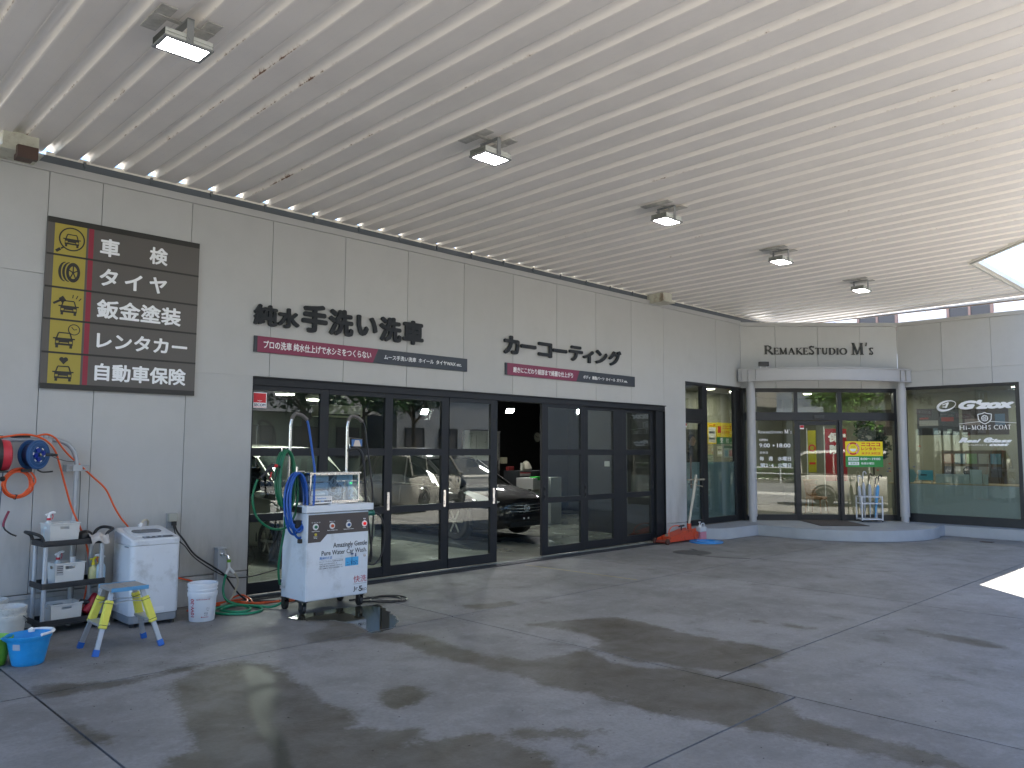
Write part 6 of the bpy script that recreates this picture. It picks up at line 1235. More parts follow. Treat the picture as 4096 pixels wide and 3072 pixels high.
# ---------------------------------------------------------------- vehicles
def paint(name, col, metal=0, rough=.6): return mat(name, col, rough, metal, coat=1, spec=.15)
CGL = mat('car_glass', (.010, .013, .012), .05, spec=.7); TYRE = mat('tyre_rubber', (.015, .015, .015), .7); LAMPG = mat('headlamp', (.80, .82, .82), .15, .15, coat=1)
KB = {'saloon': dict(L=3.80, body=[(0, .55, .32, .60, .78), (.06, .64, .24, .70, .84), (.2, .70, .19, .75, .86), (.6, .745, .16, .78, .88), (1.4, .755, .15, .78, .86), (2.3, .755, .15, .76, .83), (2.75, .75, .15, .73, .81), (3.15, .745, .15, .69, .77), (3.45, .715, .16, .63, .71), (3.62, .67, .17, .57, .65), (3.71, .62, .19, .55, .62), (3.77, .55, .22, .51, .585), (3.80, .47, .26, .48, .545)],
        cab=[(.18, .60, .5, .83, .86), (.6, .66, .54, .84, 1.18), (1.0, .68, .56, .83, 1.27), (1.7, .69, .56, .82, 1.30), (2.15, .68, .53, .80, 1.21), (2.95, .64, .52, .76, .79)], wr=.275, roof=(.5, 2.22)),
      'minivan': dict(L=4.15, body=[(0, .64, .26, .80, .95), (.05, .70, .2, .86, .98), (.4, .745, .17, .9, 1.0), (1.4, .76, .15, .88, .97), (2.5, .76, .15, .86, .94), (3.1, .755, .15, .82, .91), (3.55, .735, .16, .75, .85), (3.85, .69, .17, .67, .77), (4.02, .63, .19, .60, .68), (4.11, .56, .22, .52, .60), (4.15, .48, .28, .46, .52)],
        cab=[(.04, .65, .58, .94, 1.42), (.2, .69, .61, .97, 1.56), (1.4, .70, .62, .95, 1.62), (2.5, .70, .61, .91, 1.58), (3.0, .68, .57, .89, 1.36), (3.72, .62, .54, .82, .84)], wr=.285, roof=(.03, 2.75))}
def vehicle(kind, name, label, loc, rotz, pm, group=None, front=True):
    K = KB[kind]; L = K['L']; t = thing(name, label, 'car', loc, rotz, group); ox = -L/2
    st = K['body']
    def csec(s):
        x, hw, zl, zs, zt = s; return [(0, zl), (hw*.86, zl), (hw*.97, zl+.07), (hw, zl+(zs-zl)*.45), (hw*.985, zs-.035), (hw*.94, zs+.01), (hw*.62, zt-.006), (0, zt+.008)]
    def interp(x, arr):
        for a, b in zip(arr, arr[1:]):
            if x <= b[0]: f = (x-a[0])/max(1e-6, b[0]-a[0]); return tuple(p+(q-p)*f for p, q in zip(a, b))
        return arr[-1]
    def S(x, tt, off=0, side=1):
        c = csec(interp(x, st)); i = min(int(tt), len(c)-2); f = tt-i; y = c[i][0]+(c[i+1][0]-c[i][0])*f; z = c[i][1]+(c[i+1][1]-c[i][1])*f
        dy = c[i+1][0]-c[i][0]; dz = c[i+1][1]-c[i][1]; nl = math.hypot(dy, dz) or 1; ny, nz = dz/nl, -dy/nl
        nx = .6*max(0, (x-(L-.35))/.35)
        return (ox+x+nx*off*1.5, side*(y+ny*off), z+nz*off)
    b = MB(True); xs = []
    for a, c in zip(st, st[1:]):
        n = max(1, int((c[0]-a[0])/.12)); xs += [a[0]+(c[0]-a[0])*i/n for i in range(n)]
    xs.append(L); ring_ = []
    for x in xs:
        c = csec(interp(x, st)); row = [(ox+x, y, z) for y, z in c]+[(ox+x, -y, z) for y, z in c[-2:0:-1]]; ring_.append(row)
    m_ = len(ring_[0]); v = [p for r in ring_ for p in r]
    f = [(i*m_+j, i*m_+(j+1) % m_, (i+1)*m_+(j+1) % m_, (i+1)*m_+j) for i in range(len(xs)-1) for j in range(m_)]+[tuple(range(m_)), tuple((len(xs)-1)*m_+j for j in reversed(range(m_)))]
    b.add(v, f); body = b.build('body', pm, t, smooth=.9)
    cs = K['cab']
    def cabin(x0, x1, off, part, m, zcut=0):
        b = MB(True); n = 26; rows = []
        for i in range(n+1):
            x = x0+(x1-x0)*i/n; _, wb, wt, zb, zt = interp(x, cs)
            c = [(wb, zb-.03), (wb+(wt-wb)*.5, zb+(zt-zb)*.5), (wt+(wb-wt)*.06, zt-(zt-zb)*.10), (wt-.05, zt-.012), (wt*.5, zt+.012), (0, zt+.018)]
            if part == 'roof': c = [(p[0]+off, p[1]+off) for p in c[2:]]; c[-1] = (0, c[-1][1])
            rows.append([(ox+x, y, z) for y, z in c]+[(ox+x, -y, z) for y, z in c[-2::-1]])
        k = len(rows[0]); b.add([p for r in rows for p in r], [(i*k+j, i*k+j+1, (i+1)*k+j+1, (i+1)*k+j) for i in range(n) for j in range(k-1)]+([tuple(range(k))]+[tuple(n*k+j for j in range(k))] if part != 'roof' else []))
        return b.build(part, m, t, smooth=.8)
    cabin(cs[0][0], cs[-1][0], 0, 'windows', CGL); cabin(K['roof'][0], K['roof'][1], .008, 'roof', pm)
    def side_pt(x, h, off, sd): _, wb, wt, zb, zt = interp(x, cs); return Vector((ox+x, sd*(wb+(wt-wb)*h+off), zb-.03+(zt-zb+.02)*h))
    pil = [(cs[-1][0]-.02, 0, K['roof'][1]-.02, .93), (L*.47, 0, L*.455, .95), (L*.24, 0, L*.24, .95), (cs[0][0]+.08, 0, K['roof'][0]+.05, .93)]
    for sd in (1, -1):
        b = MB(True)
        for k_, (xa, ha, xb, hb) in enumerate(pil): b.bar(side_pt(xa, ha, .006, sd), side_pt(xb, hb, .006, sd), .06 if k_ in (0, 3) else .035, .02, up=(0, 1, 0))
        b.build('pillars', pm if kind == 'minivan' else BLACK, t)
        b = MB(True); pts = [side_pt(x, .0, .012, sd) for x in np.linspace(cs[0][0]+.1, cs[-1][0]-.1, 14)]; b.tube([p+Vector((0, 0, .012)) for p in pts], .010, 6); b.build('belt_trim', CHROME, t, smooth=True)
        for xh in (L*.60, L*.36):
            p = Vector(S(xh, 4.0, .012, sd)); MB(True).tube(cr([p+Vector((-.07, 0, -.0)), p+Vector((-.05, sd*.02, 0)), p+Vector((.05, sd*.02, 0)), p+Vector((.07, 0, 0))], 3), .011, 7).build('door_handle', CHROME, t, smooth=True)
        for xd in (L*.685, L*.455, L*.25):
            b = MB(True); q = [S(xd+(.02 if tt > 4 else 0), tt, .002, sd) for tt in (1.9, 2.6, 3.2, 4, 4.6, 5.1)]; b.tube(q, .004, 5); b.build('door_seam', BLACK, t)
        b = MB(True); pm0 = side_pt(cs[-1][0]-.55, .05, .0, sd); b.lathe(pm0+Vector((0, sd*.10, .06)), [(0, -.05), (.05, -.04), (.075, 0), (.06, .04), (0, .055)], 14, sx=.7, sy=1.2); b.build('mirror', pm, t, smooth=True)
        if front:
            def patch(x0, x1, t0, t1, off, nm, m, n=8):
                b = MB(True); v = [S(x0+(x1-x0)*i/n+(0), t0+(t1-t0)*j/n*(.35+.65*min(1, i/n*1.6)), off, sd) for i in range(n+1) for j in range(n+1)]
                b.add(v, [(i*(n+1)+j, i*(n+1)+j+1, (i+1)*(n+1)+j+1, (i+1)*(n+1)+j) for i in range(n) for j in range(n)]); return b.build(nm, m, t, smooth=True)
            patch(L-.62, L-.075, 5.35, 3.9, .010, 'headlight', LAMPG)
            b = MB(True); p = Vector(S(L-.16, 4.6, .018, sd)); b.lathe(p, [(0, -.02), (.035, -.015), (.042, 0), (.03, .02), (0, .028)], 14); b.build('projector', mat('lamp_inner', (.85, .85, .8), .1, .9), t, smooth=True)
            patch(L-.28, L-.10, 2.3, 2.95, .008, 'fog_lamp_recess', BLACK)
    for wx in (.72, L-.76):
        for sd in (1, -1):
            hw = interp(wx, st)[1]; r = K['wr']; cxx = ox+wx
            yo = sd*(hw+.012); yi = sd*(hw-.16)
            b = MB(True); Mr = Matrix.Rotation(-sd*PI/2, 4, 'X')
            b.lathe((cxx, yi, r), [(0, 0), (r*.9, 0), (r, .03), (r, .145), (r*.93, .170), (r*.70, .168), (r*.66, .14), (0, .13)], 32, Mr); w_ = b.build('wheel', TYRE, t, smooth=.6)
            b = MB(True); b.lathe((cxx, yi, r), [(r*.70, .172), (r*.66, .176), (r*.64, .150), (r*.2, .145), (0, .145)], 32, Mr); b.build('rim', mat('rim_dark', (.05, .05, .055), .3, .8), w_, smooth=.5)
            b = MB(True)
            for k_ in range(6):
                a = k_*PI/3; c_ = Vector((cxx, yi+sd*.166, r)); b.bar(c_+Vector((math.cos(a)*.03, 0, math.sin(a)*.03)), c_+Vector((math.cos(a)*r*.66, 0, math.sin(a)*r*.66)), .035, .014, up=(0, 1, 0))
            b.cyl((cxx, yi+sd*.15, r), (cxx, yi+sd*.178, r), .04, n=14); b.build('spokes', mat('rim_silver', (.5, .5, .5), .25, .9), w_)
            b = MB(True); c0_ = Vector((cxx, sd*(hw*.975), r)); pts = [c0_+Vector(((r+.045)*math.cos(a), 0, (r+.045)*math.sin(a))) for a in np.linspace(-.1, PI+.1, 20)]; b.tube(pts, .028, 6); b.build('wheel_arch', BLACK, t, smooth=True)
    if front:
        nz = interp(L, st)
        b = MB(True)
        for zz, hw_ in ((.515, .40), (.47, .42), (.425, .36)):
            xx = ox+L+.008; b.tube([(xx-.012, -hw_, zz+.012), (xx, -hw_*.6, zz), (xx+.006, 0, zz-.006), (xx, hw_*.6, zz), (xx-.012, hw_, zz+.012)], .009, 6)
        b.build('grille_bar', CHROME, t, smooth=True)
        b = MB(True); Fq = frame((ox+L+.022, 0, .475), (0, 1, 0), (1, 0, 0))
        for i in range(3):
            a_, c_ = ((.065, .045), (.022, .042), (.045, .016))[i]
            pts = [Fq(a_*math.cos(q), c_*math.sin(q)+(0, 0, .018)[i], 0) for q in np.linspace(0, 2*PI, 25)[:-1]]; b.tube(pts, .006, 6, closed=True)
        b.build('emblem', CHROME, t, smooth=True)
        b = MB(True); b.box((ox+L-.06, -.34, .20), (ox+L+.006, .34, .285)); b.build('lower_intake', mat('intake_black', (.008, .008, .008), .7), t, bevel=.02)
        b = MB(True); b.box((ox+L-.02, -.30, .375), (ox+L+.012, .30, .40)); b.build('bumper_lip', pm, t, bevel=.01)
        for y in (-.05, .05): MB(True).box((ox+L+.006, y-.012, .31), (ox+L+.014, y+.012, .335)).build('plate_bolt', WHITE, t)
    return t
blk = vehicle('saloon', 'parked_car', 'black saloon car facing out of the open garage door', (9.66, 11.62, .02), -PI/2+.05, paint('car_black', (.006, .006, .007)))
wv = vehicle('minivan', 'parked_car', 'white minivan inside the garage behind the leftmost door leaves', (6.28, 11.75, .02), -PI/2, paint('car_white', (.42, .42, .36)))
sv = vehicle('minivan', 'parked_car', 'silver minivan standing outside in the sun, mirrored in the glass', (13.7, -1.0, 0), math.radians(-28), paint('car_silver', (.56, .54, .49), .1, .35))
vehicle('saloon', 'parked_car', 'dark red car parked beyond the silver minivan outside', (19.5, -2.0, 0), math.radians(-80), paint('car_maroon', (.10, .012, .015)))
# ---------------------------------------------------------------- garage contents
lift = thing('car_lift', 'low dark car lift plates on the garage floor under the black car', 'lift', (9.5, 11, .012))
LM = mat('lift_steel', (.05, .06, .07), .4, .4, var=.15, vscale=10)
for x0, x1 in ((8.55, 9.05), (9.85, 10.35)):
    MB().box((x0, 9.75, .0125), (x1, 12.6, .075)).build('platform_plate', LM, lift, bevel=.006); MB().add([(x0, 9.35, .014), (x1, 9.35, .014), (x1, 9.75, .07), (x0, 9.75, .07), (x0, 9.75, .013), (x1, 9.75, .013)], [(0, 1, 2, 3), (0, 3, 4), (1, 5, 2), (0, 4, 5, 1)]).build('ramp', LM, lift)
MB().box((7.5, 12.3, .0125), (7.9, 13.2, .08)).build('side_beam', LM, lift, bevel=.005); MB().box((7.7, 12.29, .03), (7.88, 12.295, .07)).build('yellow_label', mat('label_yellow', (.6, .5, .02), .5), lift)
blk.location.z = .075; blk.scale = (1.12, 1.12, 1.14)
def tbox(name, label, cat, a, b_, m, bevel=.01): return tag(MB().box(a, b_).build(name, m, None, bevel=bevel), label, cat)
tc = thing('tool_chest', 'dark tool chest with rows of stickers behind the black car', 'tool chest', (12.7, 12.5, .012))
MB().box((12.4, 12.3, .012), (13.25, 12.75, 1.13)).build('cabinet', mat('chest_dark', (.035, .038, .042), .35), tc, bevel=.01)
b = MB(); 
for z in (1.05, .96, .87): b.box((12.46, 12.293, z-.03), (12.79, 12.298, z+.03))
b.build('sticker', mat('sticker_pale', (.35, .33, .33), .5), tc)
b = MB(); b.box((12.46, 12.288, 1.075), (12.79, 12.292, 1.09)); b.build('sticker_stripe', REDP, tc)
for z in (.75, .5, .25): MB().box((12.45, 12.285, z), (13.2, 12.299, z+.18)).build('drawer', mat('chest_dark', (.035, .038, .042), .35), tc, bevel=.004)
sc_ = thing('spray_can', 'tall pale can standing on the dark tool chest', 'can', (12.55, 12.5, 1.13)); MB().cyl((12.68, 12.45, 1.131), (12.68, 12.45, 1.30), .035, n=16).build('can', mat('can_pale', (.5, .5, .42), .4), sc_, smooth=.6)
rg = MB(); rg.lathe((12.86, 12.5, 1.131), [(0, 0), (.10, 0), (.12, .04), (.09, .12), (.05, .19), (.0, .22)], 14, sx=1.3); tag(rg.build('rag_bundle', mat('rag_cream', (.5, .48, .38), .9, var=.08), None, smooth=True), 'crumpled cream rag bundle on the dark tool chest', 'rag')
tbox('red_case', 'dark red case behind the can on the tool chest', 'case', (12.42, 12.62, 1.131), (12.6, 12.7, 1.22), mat('case_red', (.2, .02, .02), .5))
wcn = thing('white_cabinet', 'white workshop counter with a tall end panel behind the sliding doors', 'cabinet', (12.4, 11.8, .012))
CW = mat('counter_white', (.55, .55, .52), .4); MB().box((12.72, 11.62, .012), (13.06, 12.2, 1.0)).build('end_panel', CW, wcn, bevel=.004); MB().box((12.25, 11.7, .76), (12.715, 12.2, .99)).build('top_cabinet', CW, wcn, bevel=.004); MB().box((12.27, 11.9, .012), (12.31, 12.2, .76)).build('leg', CW, wcn)
gc = MB(); gc.box((12.36, 11.70, .992), (12.66, 11.9, 1.02)); gc.box((12.38, 11.69, .95), (12.62, 11.697, 1.0)); tag(gc.build('green_cloth', mat('cloth_green', (.02, .45, .04), .9, var=.1), None, bevel=.01), 'bright green cloth on the white workshop counter', 'cloth')
wbd = thing('whiteboard', 'white writing board on a stand behind the garage door', 'whiteboard', (12.0, 13.0, .012))
MB().box((11.45, 12.98, 1.35), (12.45, 13.0, 1.985)).build('board', mat('board_white', (.5, .51, .48), .35), wbd); b = MB(); b.box((11.43, 12.975, 1.985), (12.52, 13.01, 2.01)); b.box((12.45, 12.975, .02), (12.50, 13.01, 1.985)); b.box((11.40, 12.975, .02), (11.45, 13.01, 1.985)); b.build('frame', ALU, wbd)
b = MB(); 
for xx in (11.78, 12.13): b.box((xx, 12.975, 1.4), (xx+.006, 12.979, 1.9))
for i in range(12): xx = random.uniform(11.5, 12.3); z = random.choice([1.93, 1.88, 1.75, 1.6, 1.5]); b.box((xx, 12.975, z), (xx+random.uniform(.03, .12), 12.979, z+.008))
b.build('handwriting', mat('marker_grey', (.12, .12, .13), .5), wbd)
ckk = thing('wall_clock', 'round white wall clock on the dark garage wall', 'clock', (14.76, 13.95, 1.9))
FC = frame((0, 13.985, 0), (1, 0, 0), (0, -1, 0)); b = MB(); disc(b, FC, 14.76, 1.91, .125, .0, .03, 28); b.build('dial', mat('clock_face', (.55, .55, .48), .5), ckk); b = MB(); ring(b, FC, 14.76, 1.91, .122, .135, .0, .036); b.build('rim', BLACK, ckk)
b = MB(); seg2(b, FC, 14.76, 1.91, 14.69, 1.95, .012, .031); seg2(b, FC, 14.76, 1.91, 14.84, 1.91, .009, .033)
for k in range(12): a = k*PI/6; seg2(b, FC, 14.76+.10*math.cos(a), 1.91+.10*math.sin(a), 14.76+.113*math.cos(a), 1.91+.113*math.sin(a), .006, .031)
b.build('hands', BLACK, ckk)
for nm, lb_, a, b_, m in (('wall_dispenser', 'beige dispenser box on the stand beside the whiteboard', (12.53, 12.9, 1.28), (12.66, 13.0, 1.42), mat('beige_box', (.42, .40, .28), .5)), ('switch_box', 'grey switch box on the dark inner partition wall', (12.10, 9.2, 1.25), (12.195, 9.35, 1.42), mat('outlet_grey', (.33, .34, .34))), ('light_switch', 'pale light switch on the dark inner partition wall', (12.17, 9.6, 1.28), (12.195, 9.72, 1.38), WHITE)):
    tbox(nm, lb_, 'box', a, b_, m, .004)
acu = thing('air_conditioner', 'cream wall mounted air conditioner behind the second door leaf', 'air conditioner', (6.2, 9.6, 2.05)); MB().box((5.80, 9.5, 2.04), (6.45, 9.8, 2.20)).build('casing', mat('aircon_cream', (.40, .40, .27), .45), acu, bevel=.02); b = MB(); b.box((5.84, 9.494, 2.055), (6.41, 9.50, 2.075)); b.box((6.1, 9.494, 2.10), (6.18, 9.50, 2.11)); b.build('vent', BLACK, acu); b = MB(); b.box((6.1, 9.65, 2.2), (6.13, 9.68, 3.5)); b.build('hanger', BLACK, acu)
# lamps inside
def inlamp(name, label, loc, kind, e, face=(0, -1, -.5)):
    t = thing(name, label, 'lamp', loc); L_ = Vector(loc)
    if kind == 'flood':
        d = Vector(face).normalized(); Mq = d.to_track_quat('Z', 'Y').to_matrix().to_4x4(); Mq.translation = L_
        MB().box((-.10, -.07, -.05), (.10, .07, 0), Mq).build('housing', BLACK, t, bevel=.005); MB().box((-.085, -.055, .001), (.085, .055, .004), Mq).build('light_panel', mat('flood_panel', (1, 1, .95), emit=18), t)
        off = d*.08
    else:
        MB().lathe(loc, [(0, -.03), (.14, -.03), (.17, 0), (.10, .10), (.03, .14), (0, .15)], 24).build('dish', mat('lamp_dish', (.35, .35, .33), .5), t, smooth=.6); MB().cyl((loc[0], loc[1], loc[2]-.032), (loc[0], loc[1], loc[2]-.04), .135, n=24).build('light_panel', mat('dish_panel', (1, .96, .85), emit=9), t); off = Vector((0, 0, -.1)); d = Vector((0, 0, -1))
    MB().cyl((loc[0], loc[1]+.03, loc[2]+.05), (loc[0], loc[1]+.03, 3.5), .008, n=6).build('rod', BLACK, t)
    ld_ = bpy.data.lights.new(name+'_light', 'AREA'); ld_.energy = e; ld_.size = .25; lo = bpy.data.objects.new('lamp_light', ld_); lo.parent = t; lo.location = off*1.3; lo.rotation_euler = d.to_track_quat('-Z', 'Y').to_euler(); COL.objects.link(lo)
inlamp('work_light', 'bright square work light inside above the black car', (12.2, 12.35, 2.44), 'flood', 2.2, (-.35, -1, -.9))
inlamp('work_light', 'bright square work light seen through the third door leaf', (9.95, 12.5, 2.34), 'flood', 2.5, (.1, -1, -.6))
inlamp('work_light', 'bright work light behind the fifth door leaf near the partition', (14.73, 12.5, 2.52), 'flood', 2, (-.5, -1, -.5))
inlamp('dish_light', 'round dish lamp glowing at the top of the first door leaf', (6.06, 11.0, 2.45), 'dish', 9); inlamp('dish_light', 'smaller round dish lamp right of the first door leaf top', (7.35, 12.3, 2.48), 'dish', 9)

# ---------------------------------------------------------------- reception contents
for i, (x, y, lb_) in enumerate(((15.7, 9.5, 'recessed ceiling light behind the side door'), (16.7, 9.5, 'recessed ceiling light behind the corner window'), (17.6, 7.2, 'recessed ceiling light above the automatic door'), (19.2, 6.9, 'recessed ceiling light toward the back of the reception'), (18.4, 5.2, 'recessed ceiling light behind the right column'), (19.4, 4.4, 'recessed ceiling light above the right window counter'), (18.6, 8.6, 'recessed ceiling light near the inner reception wall'))):
    t = thing('ceiling_light', lb_, 'lamp', (x, y, 2.97)); MB().cyl((x, y, 2.979), (x, y, 2.965), .11, n=20).build('ring', WHITE, t); MB().cyl((x, y, 2.964), (x, y, 2.960), .09, n=20).build('light_panel', mat('downlight_panel', (1, .95, .8), emit=10), t)
    if i in (1, 2, 3, 5):
        ld_ = bpy.data.lights.new('downlight', 'AREA'); ld_.energy = 2.2; ld_.size = .3; ld_.color = (1, .95, .85); lo = bpy.data.objects.new('lamp_light', ld_); lo.parent = t; lo.location = (0, 0, -.05); COL.objects.link(lo)
FR = frame((0, 10.2, 0), (1, 0, 0), (0, -1, 0)); FE = frame((20.5, 0, 0), (0, -1, 0), (-1, 0, 0))
def poster(F, x0, x1, z0, z1, col, label, bits=(), o=.004):
    t = thing('wall_poster', label, 'poster', F((x0+x1)/2, z0, o)); b = MB(); rect(b, F, x0, x1, z0, z1, o, .004); b.build('sheet', mat('poster'+str(col), col, .5), t)
    for q in bits:
        b = MB()
        if isinstance(q[0], str): text(b, q[0], F, q[1], q[2], q[3], q[4], o+.0065, .001, bold=.03)
        else: rect(b, F, q[0], q[1], q[2], q[3], o+.005, .001)
        b.build('print', mat('print'+str(q[-1]), q[-1], .5), t)
poster(FR, 16.68, 17.07, 1.75, 2.26, '#d8c020', 'yellow price poster left of the reception counter sign', [(16.72, 17.04, 1.78, 2.15, '#c8c8c4'), (16.75, 17.0, 2.0, 2.05, '#8a98b8'), ('レンタカー料金', 16.72, 17.02, 2.18, 2.23, '#c03018'), (16.75, 17.0, 1.85, 1.90, '#8a98b8')])
poster(FR, 17.09, 17.80, 1.92, 2.27, '#e0c818', 'yellow rental car poster above the green reception sign', [('ニコニコ', 17.34, 17.76, 2.12, 2.2, '#c03018'), ('レンタカー', 17.34, 17.74, 2.0, 2.08, '#c03018'), (17.14, 17.29, 2.02, 2.18, '#c03018')])
poster(FR, 17.09, 17.79, 1.755, 1.918, '#1c6a3a', 'green reception sign with two white characters', [('受　付', 17.24, 17.64, 1.775, 1.90, '#d8dcd8')])
poster(FR, 17.40, 18.02, 1.42, 1.71, '#9aa8a4', 'pale leaflet board with a green header on the reception wall', [(17.40, 18.02, 1.65, 1.71, '#1c5a40'), (17.45, 17.6, 1.45, 1.6, '#6a90a0'), (17.65, 17.8, 1.45, 1.6, '#a87a80')])
poster(FR, 17.09, 17.33, 1.45, 1.70, '#b4b49c', 'small pale notice on the reception wall', [(17.12, 17.3, 1.6, 1.62, '#50504a'), (17.12, 17.3, 1.5, 1.57, '#d8d8d4')])
poster(FR, 15.75, 16.25, .25, 2.08, '#20241f', 'dark inner doorway at the back of the reception', [(15.85, 16.1, 1.2, 1.9, '#2c3a44')])
poster(FR, 16.36, 16.62, 1.75, 2.22, '#c0ac20', 'narrow yellow poster beside the dark inner doorway', [(16.39, 16.59, 1.8, 2.1, '#b8b8a0')])
poster(FE, -6.76, -5.84, 1.98, 2.61, '#171c26', 'dark menu poster with red heading on the back wall', [(-6.71, -6.29, 2.2, 2.33, '#8a8a88'), (-6.22, -5.95, 2.30, 2.40, '#8c2a28'), (-6.7, -6.5, 2.36, 2.40, '#8c2a28'), (-6.4, -6.3, 2.0, 2.15, '#4a6070'), (-6.1, -6.0, 2.02, 2.12, '#8a9a9a')])
poster(FE, -5.77, -4.83, 1.98, 2.58, '#38292a', 'brown menu poster right of the dark menu poster', [(-5.72, -5.4, 2.2, 2.35, '#8a7a78'), (-5.1, -4.9, 2.2, 2.45, '#4c6888')])
poster(FE, -7.9, -7.0, 1.98, 2.62, '#2c2424', 'dark brown menu poster partly hidden by the right column', [(-7.8, -7.4, 2.2, 2.4, '#6a5a58')])
def banner_flag(p, wd, z0, z1, col, label, words=()):
    Ff = frame((p[0], p[1], 0), (R2, -R2, 0), (-R2, -R2, 0)); t = thing('banner_flag', label, 'banner', (p[0], p[1], .21))
    b = MB(); b.cyl(Ff(-wd/2-.02, .22, 0), Ff(-wd/2-.02, z1+.05, 0), .012, n=8); b.build('pole', WHITE, t)
    b = MB(); rect(b, Ff, -wd/2, wd/2, z0, z1, 0, .004); b.build('cloth', mat('flag'+col, col, .7), t)
    b = MB()
    for s_, a, c, d, e in words: text(b, s_, Ff, a, c, d, e, .006, .001, bold=.05)
    if words: b.build('lettering', TXTW, t)
    return t, Ff
banner_flag((18.45, 7.88), .50, .9, 2.11, '#9c1a24', 'red banner with white characters for insurance inside the entrance', [('保', -.18, .10, 1.80, 2.02), ('険', -.15, .12, 1.52, 1.74), ('車', .16, .24, 1.9, 2.0)])
t_, Ff = banner_flag((18.05, 8.27), .19, 1.1, 2.07, '#b4ac10', 'yellow banner with red round emblem inside the automatic door'); b = MB(); ring(b, Ff, 0, 1.66, .05, .085, .006, .001); rect(b, Ff, -.07, .07, 1.28, 1.33, .006, .001); b.build('emblem', RR, t_)
# counter behind the right window
rcn = thing('reception_counter', 'long reception counter behind the right window', 'counter', (18.6, 5, .21)); MB().box((18.0, 3.2, .21), (18.9, 6.5, .90)).build('front', mat('counter_grey', (.26, .25, .22), .5), rcn); MB().box((17.96, 3.15, .90), (18.94, 6.55, .93)).build('worktop', mat('counter_wood', (.38, .30, .17), .4), rcn, bevel=.003)
FQ = frame((18.15, 0, 0), (0, -1, 0), (-1, 0, 0))
for (a, c, z0, z1, col, lb_) in ((-5.66, -5.33, .935, 1.13, (.38, .46, .46), 'pale blue counter screen, leftmost of the row'), (-5.325, -5.02, .935, 1.13, (.38, .46, .46), 'pale blue counter screen in the middle of the row'), (-5.01, -4.79, .935, 1.23, (.40, .49, .49), 'tall pale acrylic screen on the counter'), (-4.78, -4.68, .935, 1.14, (.35, .42, .42), 'narrow pale screen at the end of the counter'), (-6.0, -5.71, .99, 1.20, (.12, .45, .58), 'sky blue notice card standing on the counter')):
    t = thing('counter_screen', lb_, 'screen', FQ((a+c)/2, z0, 0)); b = MB(); rect(b, FQ, a, c, z0, z1, 0, .01); b.build('panel', mat('screen'+str(col), col, .25), t, bevel=.002)
    b = MB(); rect(b, FQ, a+.02, a+.05, .932, z0+.01, -.04, .03); rect(b, FQ, c-.05, c-.02, .932, z0+.01, -.04, .03); b.build('foot', CW, t)
    if 'notice' in lb_: b = MB(); rect(b, FQ, a+.05, a+.17, 1.10, 1.115, .011, .001); rect(b, FQ, a+.05, a+.17, 1.08, 1.09, .011, .001); b.build('print', INK, t)
t = thing('cardboard_arrow', 'pale teal pointed board standing at the left of the counter', 'board', FQ(-6.13, 1.0, 0)); b = MB(); flat(b, FQ, [(-6.25, .935), (-6.10, .935), (-6.02, 1.08), (-6.10, 1.21), (-6.25, 1.21)], 0, .01); b.build('panel', mat('teal_board', (.22, .40, .42), .4), t)
rk2 = thing('leaflet_rack', 'wooden shelf unit with leaflets and a steering wheel behind the counter', 'rack', (19.6, 5.1, .21))
FW = frame((19.3, 0, 0), (0, -1, 0), (-1, 0, 0)); b = MB(); rect(b, FW, -5.9, -4.7, .25, 1.62, -.3, .25); b.build('carcass', mat('shelf_brown', (.12, .085, .05), .6), rk2)
for i in range(10):
    xx = -5.85+.23*(i % 5); z = 1.33 if i < 5 else 1.05; b = MB(); rect(b, FW, xx, xx+.2, z, z+.22, -.04, .01); b.build('leaflet', mat('leaf%d' % i, [(.28, .14, .10), (.10, .18, .25), (.16, .26, .10), (.32, .32, .27), (.12, .24, .32), (.05, .05, .06), (.45, .45, .4), (.08, .08, .08), (.3, .28, .25), (.1, .1, .12)][i], .5), rk2)
b = MB(); ring(b, FW, -5.35, 1.17, .08, .11, .0, .02); rect(b, FW, -5.44, -5.26, 1.16, 1.185, .0, .02); b.build('steering_wheel', BLACK, rk2)
b = MB(); rd = random.Random(3); t = thing('paper_fish_decor', 'small red and blue paper shapes scattered on the wall', 'decoration', (20.45, 7.2, 1.5))
for i in range(24):
    xx = -rd.uniform(6.75, 7.9); z = rd.uniform(1.05, 1.85); b = MB(); flat(b, FE, [(xx, z), (xx+.05, z+.02), (xx+.07, z), (xx+.05, z-.02)], .004, .002); b.build('paper_shape', mat('paper_%d' % (i % 3), [(.4, .06, .05), (.05, .08, .25), (.3, .06, .04)][i % 3], .6), t)
# chair, plant, person
ch = thing('wicker_chair', 'brown wicker armchair just inside the automatic door', 'chair', (17.45, 7.88, .21)); WK = mat('wicker', (.26, .13, .05), .7, var=.2, vscale=40)
b = MB(); 
for k in range(24):
    a = PI*.1+PI*.8*k/23+math.radians(10); p = Vector((17.5, 7.95, 0)); q0 = p+Vector((.20*math.cos(a), .20*math.sin(a), .55)); q1 = p+Vector((.26*math.cos(a), .26*math.sin(a), .93)); b.tube([q0, q1], .010, 5)
for z, r in ((.62, .21), (.72, .225), (.82, .24), (.94, .262)): b.tube([Vector((17.5, 7.95, z))+Vector((r*math.cos(a), r*math.sin(a), 0)) for a in np.linspace(math.radians(15), math.radians(180), 16)], .013, 6)
b.build('backrest', WK, ch); b = MB(); b.lathe((17.5, 7.95, .52), [(0, 0), (.22, 0), (.235, .03), (.22, .06), (0, .06)], 20); b.build('seat', WK, ch, smooth=.6)
